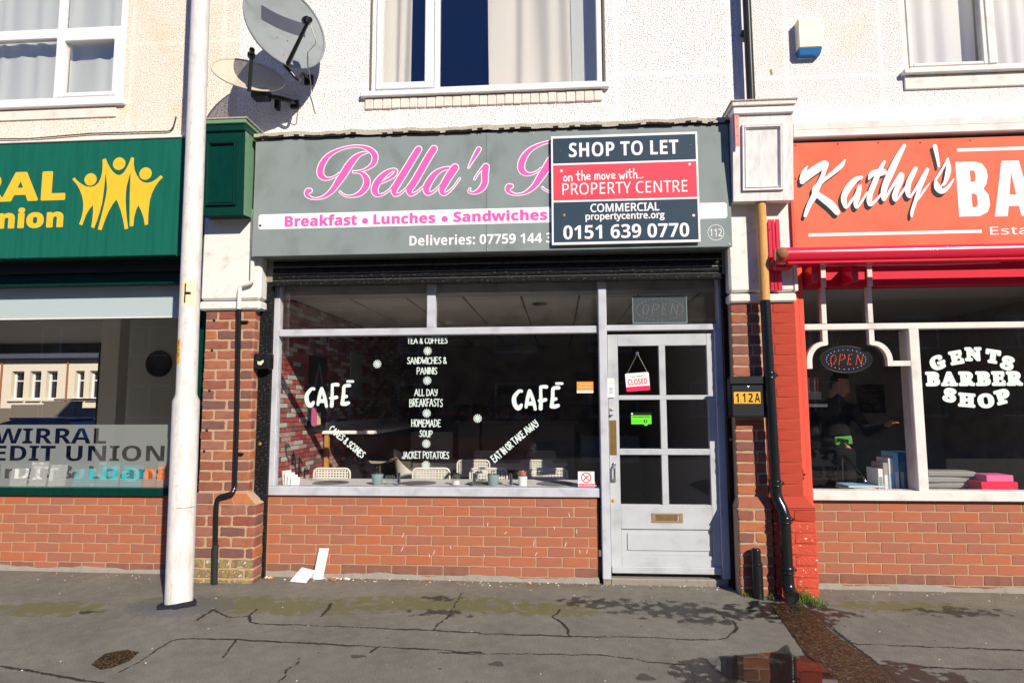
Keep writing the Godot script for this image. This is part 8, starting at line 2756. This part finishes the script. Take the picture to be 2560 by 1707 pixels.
# ---------------------------------------------------------------- on the pavement
func build_litter() -> void:
	var p := thing("paper_sheet", "tall white paper leaflet leaning against brick wall", "paper", Vector3(-2.09, 0, 0.04))
	var b := Builder.new()
	var P := []
	var N := []
	for j in 7:
		var t := j / 6.0
		var row := []
		var rn := []
		for i in 5:
			var s := i / 4.0
			row.append(Vector3(lerpf(-2.150, -2.062, s) + t * 0.028, 0.004 + t * 0.248, 0.085 - 0.062 * t + 0.012 * sin(s * PI) * (1.0 - t * 0.4)))
			rn.append(Vector3(0.1 * (s - 0.5), 0.2, 1).normalized())
		P.append(row); N.append(rn)
	b.sheet(P, N)
	put(p, "sheet", b.mesh(), M.paper)
	p = thing("paper_sheet", "folded white paper leaflet lying on pavement by wall", "paper", Vector3(-2.22, 0, 0.1))
	b = Builder.new()
	var q := [Vector3(-2.315, 0.012, 0.16), Vector3(-2.16, 0.010, 0.19), Vector3(-2.125, 0.075, 0.085), Vector3(-2.255, 0.098, 0.07)]
	b.quad(q[0], q[1], q[2], q[3], Vector3(0, 1, 1))
	b.quad(q[0], q[1], q[1] + Vector3(0.004, -0.006, 0.02), q[0] + Vector3(0.004, -0.006, 0.02), Vector3(0, 0, 1))
	var q2 := [q[3] + Vector3(0, -0.002, 0.002), q[2] + Vector3(0, -0.002, 0.002), Vector3(-2.12, 0.004, 0.06), Vector3(-2.29, 0.004, 0.045)]
	b.quad(q2[0], q2[1], q2[2], q2[3], Vector3(0, 0.5, -1))
	put(p, "sheet", b.mesh(), M.paper)
	# crumbs of mortar, leaves and paper along the foot of the walls
	b = Builder.new()
	b.colored = true
	var spots := []
	for k in 170:
		var z := 0.03 + absf(rng.randfn(0.0, 0.07))
		spots.append([rng.randf_range(-2.6, 1.4), z, rng.randf_range(0.004, 0.012)])
	for k in 26:
		spots.append([rng.randfn(-1.94, 0.07), 0.05 + absf(rng.randfn(0.0, 0.025)), rng.randf_range(0.012, 0.026)])
	for k in 18:
		spots.append([rng.randfn(-2.56, 0.04), 0.05 + absf(rng.randfn(0.0, 0.03)), rng.randf_range(0.008, 0.022)])
	for k in 60:
		spots.append([rng.randf_range(2.1, 3.9), 0.05 + absf(rng.randfn(0.0, 0.12)), rng.randf_range(0.003, 0.008)])
	for k in 70:
		spots.append([rng.randf_range(-4.6, -2.6), 0.06 + absf(rng.randfn(0.0, 0.2)), rng.randf_range(0.003, 0.009)])
	for k in 120:
		spots.append([rng.randf_range(-4.3, 3.9), rng.randf_range(0.2, 2.6), rng.randf_range(0.003, 0.007)])
	var tones := [Color(0.62, 0.58, 0.52), Color(0.34, 0.13, 0.05), Color(0.40, 0.20, 0.07), Color(0.70, 0.68, 0.64), Color(0.16, 0.09, 0.05), Color(0.55, 0.42, 0.28)]
	for s in spots:
		b.tint = tones[rng.randi() % 6]
		var o := Vector3(s[0], ground_y(s[0], s[1]), s[1])
		var pts := []
		for k in 5:
			var a := TAU * k / 5 + rng.randf() * 0.8
			pts.append(o + Vector3(cos(a), 0, sin(a)) * s[2] * rng.randf_range(0.6, 1.3) + Vector3(0, s[2] * rng.randf_range(0.05, 0.4), 0))
		var tip := o + Vector3(0, s[2] * rng.randf_range(0.5, 0.9), 0)
		for k in 5:
			b.tri(tip, pts[k], pts[(k + 1) % 5], Vector3.UP)
			b.tri(pts[k], pts[(k + 1) % 5], o - Vector3(0, 0.003, 0), (pts[k] - o) * Vector3(1, 0, 1))
	var l := put(self, "litter", b.mesh(), M.litter)
	l.set_meta("kind", "stuff")
	tag(l, "crumbs of mortar, dead leaves and paper bits along the wall", "litter")
	# grass tufts round the pipe shoe and the stub
	b = Builder.new()
	var tufts := [[1.86, 0.30, 0.05, 60, 0.11], [1.91, 0.36, 0.05, 60, 0.10], [1.95, 0.46, 0.06, 50, 0.07], [1.47, 0.30, 0.035, 34, 0.05], [1.64, 0.33, 0.03, 26, 0.05], [1.88, 0.42, 0.05, 40, 0.08]]
	for t in tufts:
		for k in t[3]:
			var o := Vector3(t[0] + rng.randfn(0.0, t[2] * 0.6), 0, t[1] + rng.randfn(0.0, t[2] * 0.6))
			o.y = ground_y(o.x, o.z) - 0.004
			var a := rng.randf() * TAU
			var h: float = t[4] * rng.randf_range(0.5, 1.15)
			var d := Vector3(cos(a), 0, sin(a))
			var s := d.cross(Vector3.UP) * 0.0022
			var m := o + Vector3(0, h * 0.6, 0) + d * h * 0.22
			var e := o + Vector3(0, h * 0.9, 0) + d * h * 0.65
			b.quad(o - s, o + s, m + s * 0.8, m - s * 0.8, d)
			b.tri(m - s * 0.8, m + s * 0.8, e, d)
	for k in 30:
		var o := Vector3(rng.randf_range(0.5, 1.38), 0, 0.055 + rng.randf() * 0.02)
		o.y = ground_y(o.x, o.z)
		var d := Vector3(rng.randf_range(-1, 1), 0, rng.randf_range(0, 1))
		b.tri(o - Vector3(0.002, 0, 0), o + Vector3(0.002, 0, 0), o + Vector3(0, 0.025, 0) + d * 0.012, Vector3(0, 0, 1))
	l = put(self, "grass", b.mesh(), M.grass)
	l.set_meta("kind", "stuff")
	tag(l, "small tufts of green grass round foot of black pipe", "grass")

# ---------------------------------------------------------------- the far side of the street, which the windows mirror
func build_far_side() -> void:
	for i in 9:
		var x0 := -58.0 + i * 9.0
		var h := thing("terraced_house", "red brick terraced house across the street, mirrored in shop glass", "house", Vector3(x0 + 4.5, 0, 25), "houses across the street")
		var holes := []
		for x in [1.0, 5.4]:
			holes.append([x0 + x, x0 + x + 2.2, 0.9, 2.5])
			holes.append([x0 + x, x0 + x + 2.0, 3.9, 5.4])
		put(h, "wall", holed(x0, x0 + 8.98, -0.2, 6.2, 24.0, 24.3, holes), M.far_brick)
		for w in holes:
			var fr := bxs(h, "window", [[w[0], w[2], 24.1, w[0] + 0.08, w[3], 24.2], [w[1] - 0.08, w[2], 24.1, w[1], w[3], 24.2], [w[0] + 0.08, w[2], 24.1, w[1] - 0.08, w[2] + 0.08, 24.2], [w[0] + 0.08, w[3] - 0.08, 24.1, w[1] - 0.08, w[3], 24.2], [(w[0] + w[1]) / 2 - 0.04, w[2] + 0.08, 24.1, (w[0] + w[1]) / 2 + 0.04, w[3] - 0.08, 24.2]], M.upvc, 0)
			bx(fr, "pane", w[0] + 0.02, w[2] + 0.02, 24.14, w[1] - 0.02, w[3] - 0.02, 24.16, M.car_glass, 0)
		var r := Builder.new()
		r.quad(Vector3(x0, 6.1, 23.6), Vector3(x0 + 8.98, 6.1, 23.6), Vector3(x0 + 8.98, 8.6, 27.5), Vector3(x0, 8.6, 27.5), Vector3(0, 1, -1))
		r.quad(Vector3(x0, 6.1, 31.4), Vector3(x0 + 8.98, 6.1, 31.4), Vector3(x0 + 8.98, 8.6, 27.5), Vector3(x0, 8.6, 27.5), Vector3(0, 1, 1))
		put(h, "roof", r.mesh(), M.slate)
	make_car(Vector3(-2.6, -0.16, 8.6), PI, M.car_red, 1.0, "red hatchback parked in the street, mirrored in cafe window")
	make_car(Vector3(5.6, -0.16, 8.6), PI, M.car_black, 1.0, "black car parked in the street, mirrored in barber window")
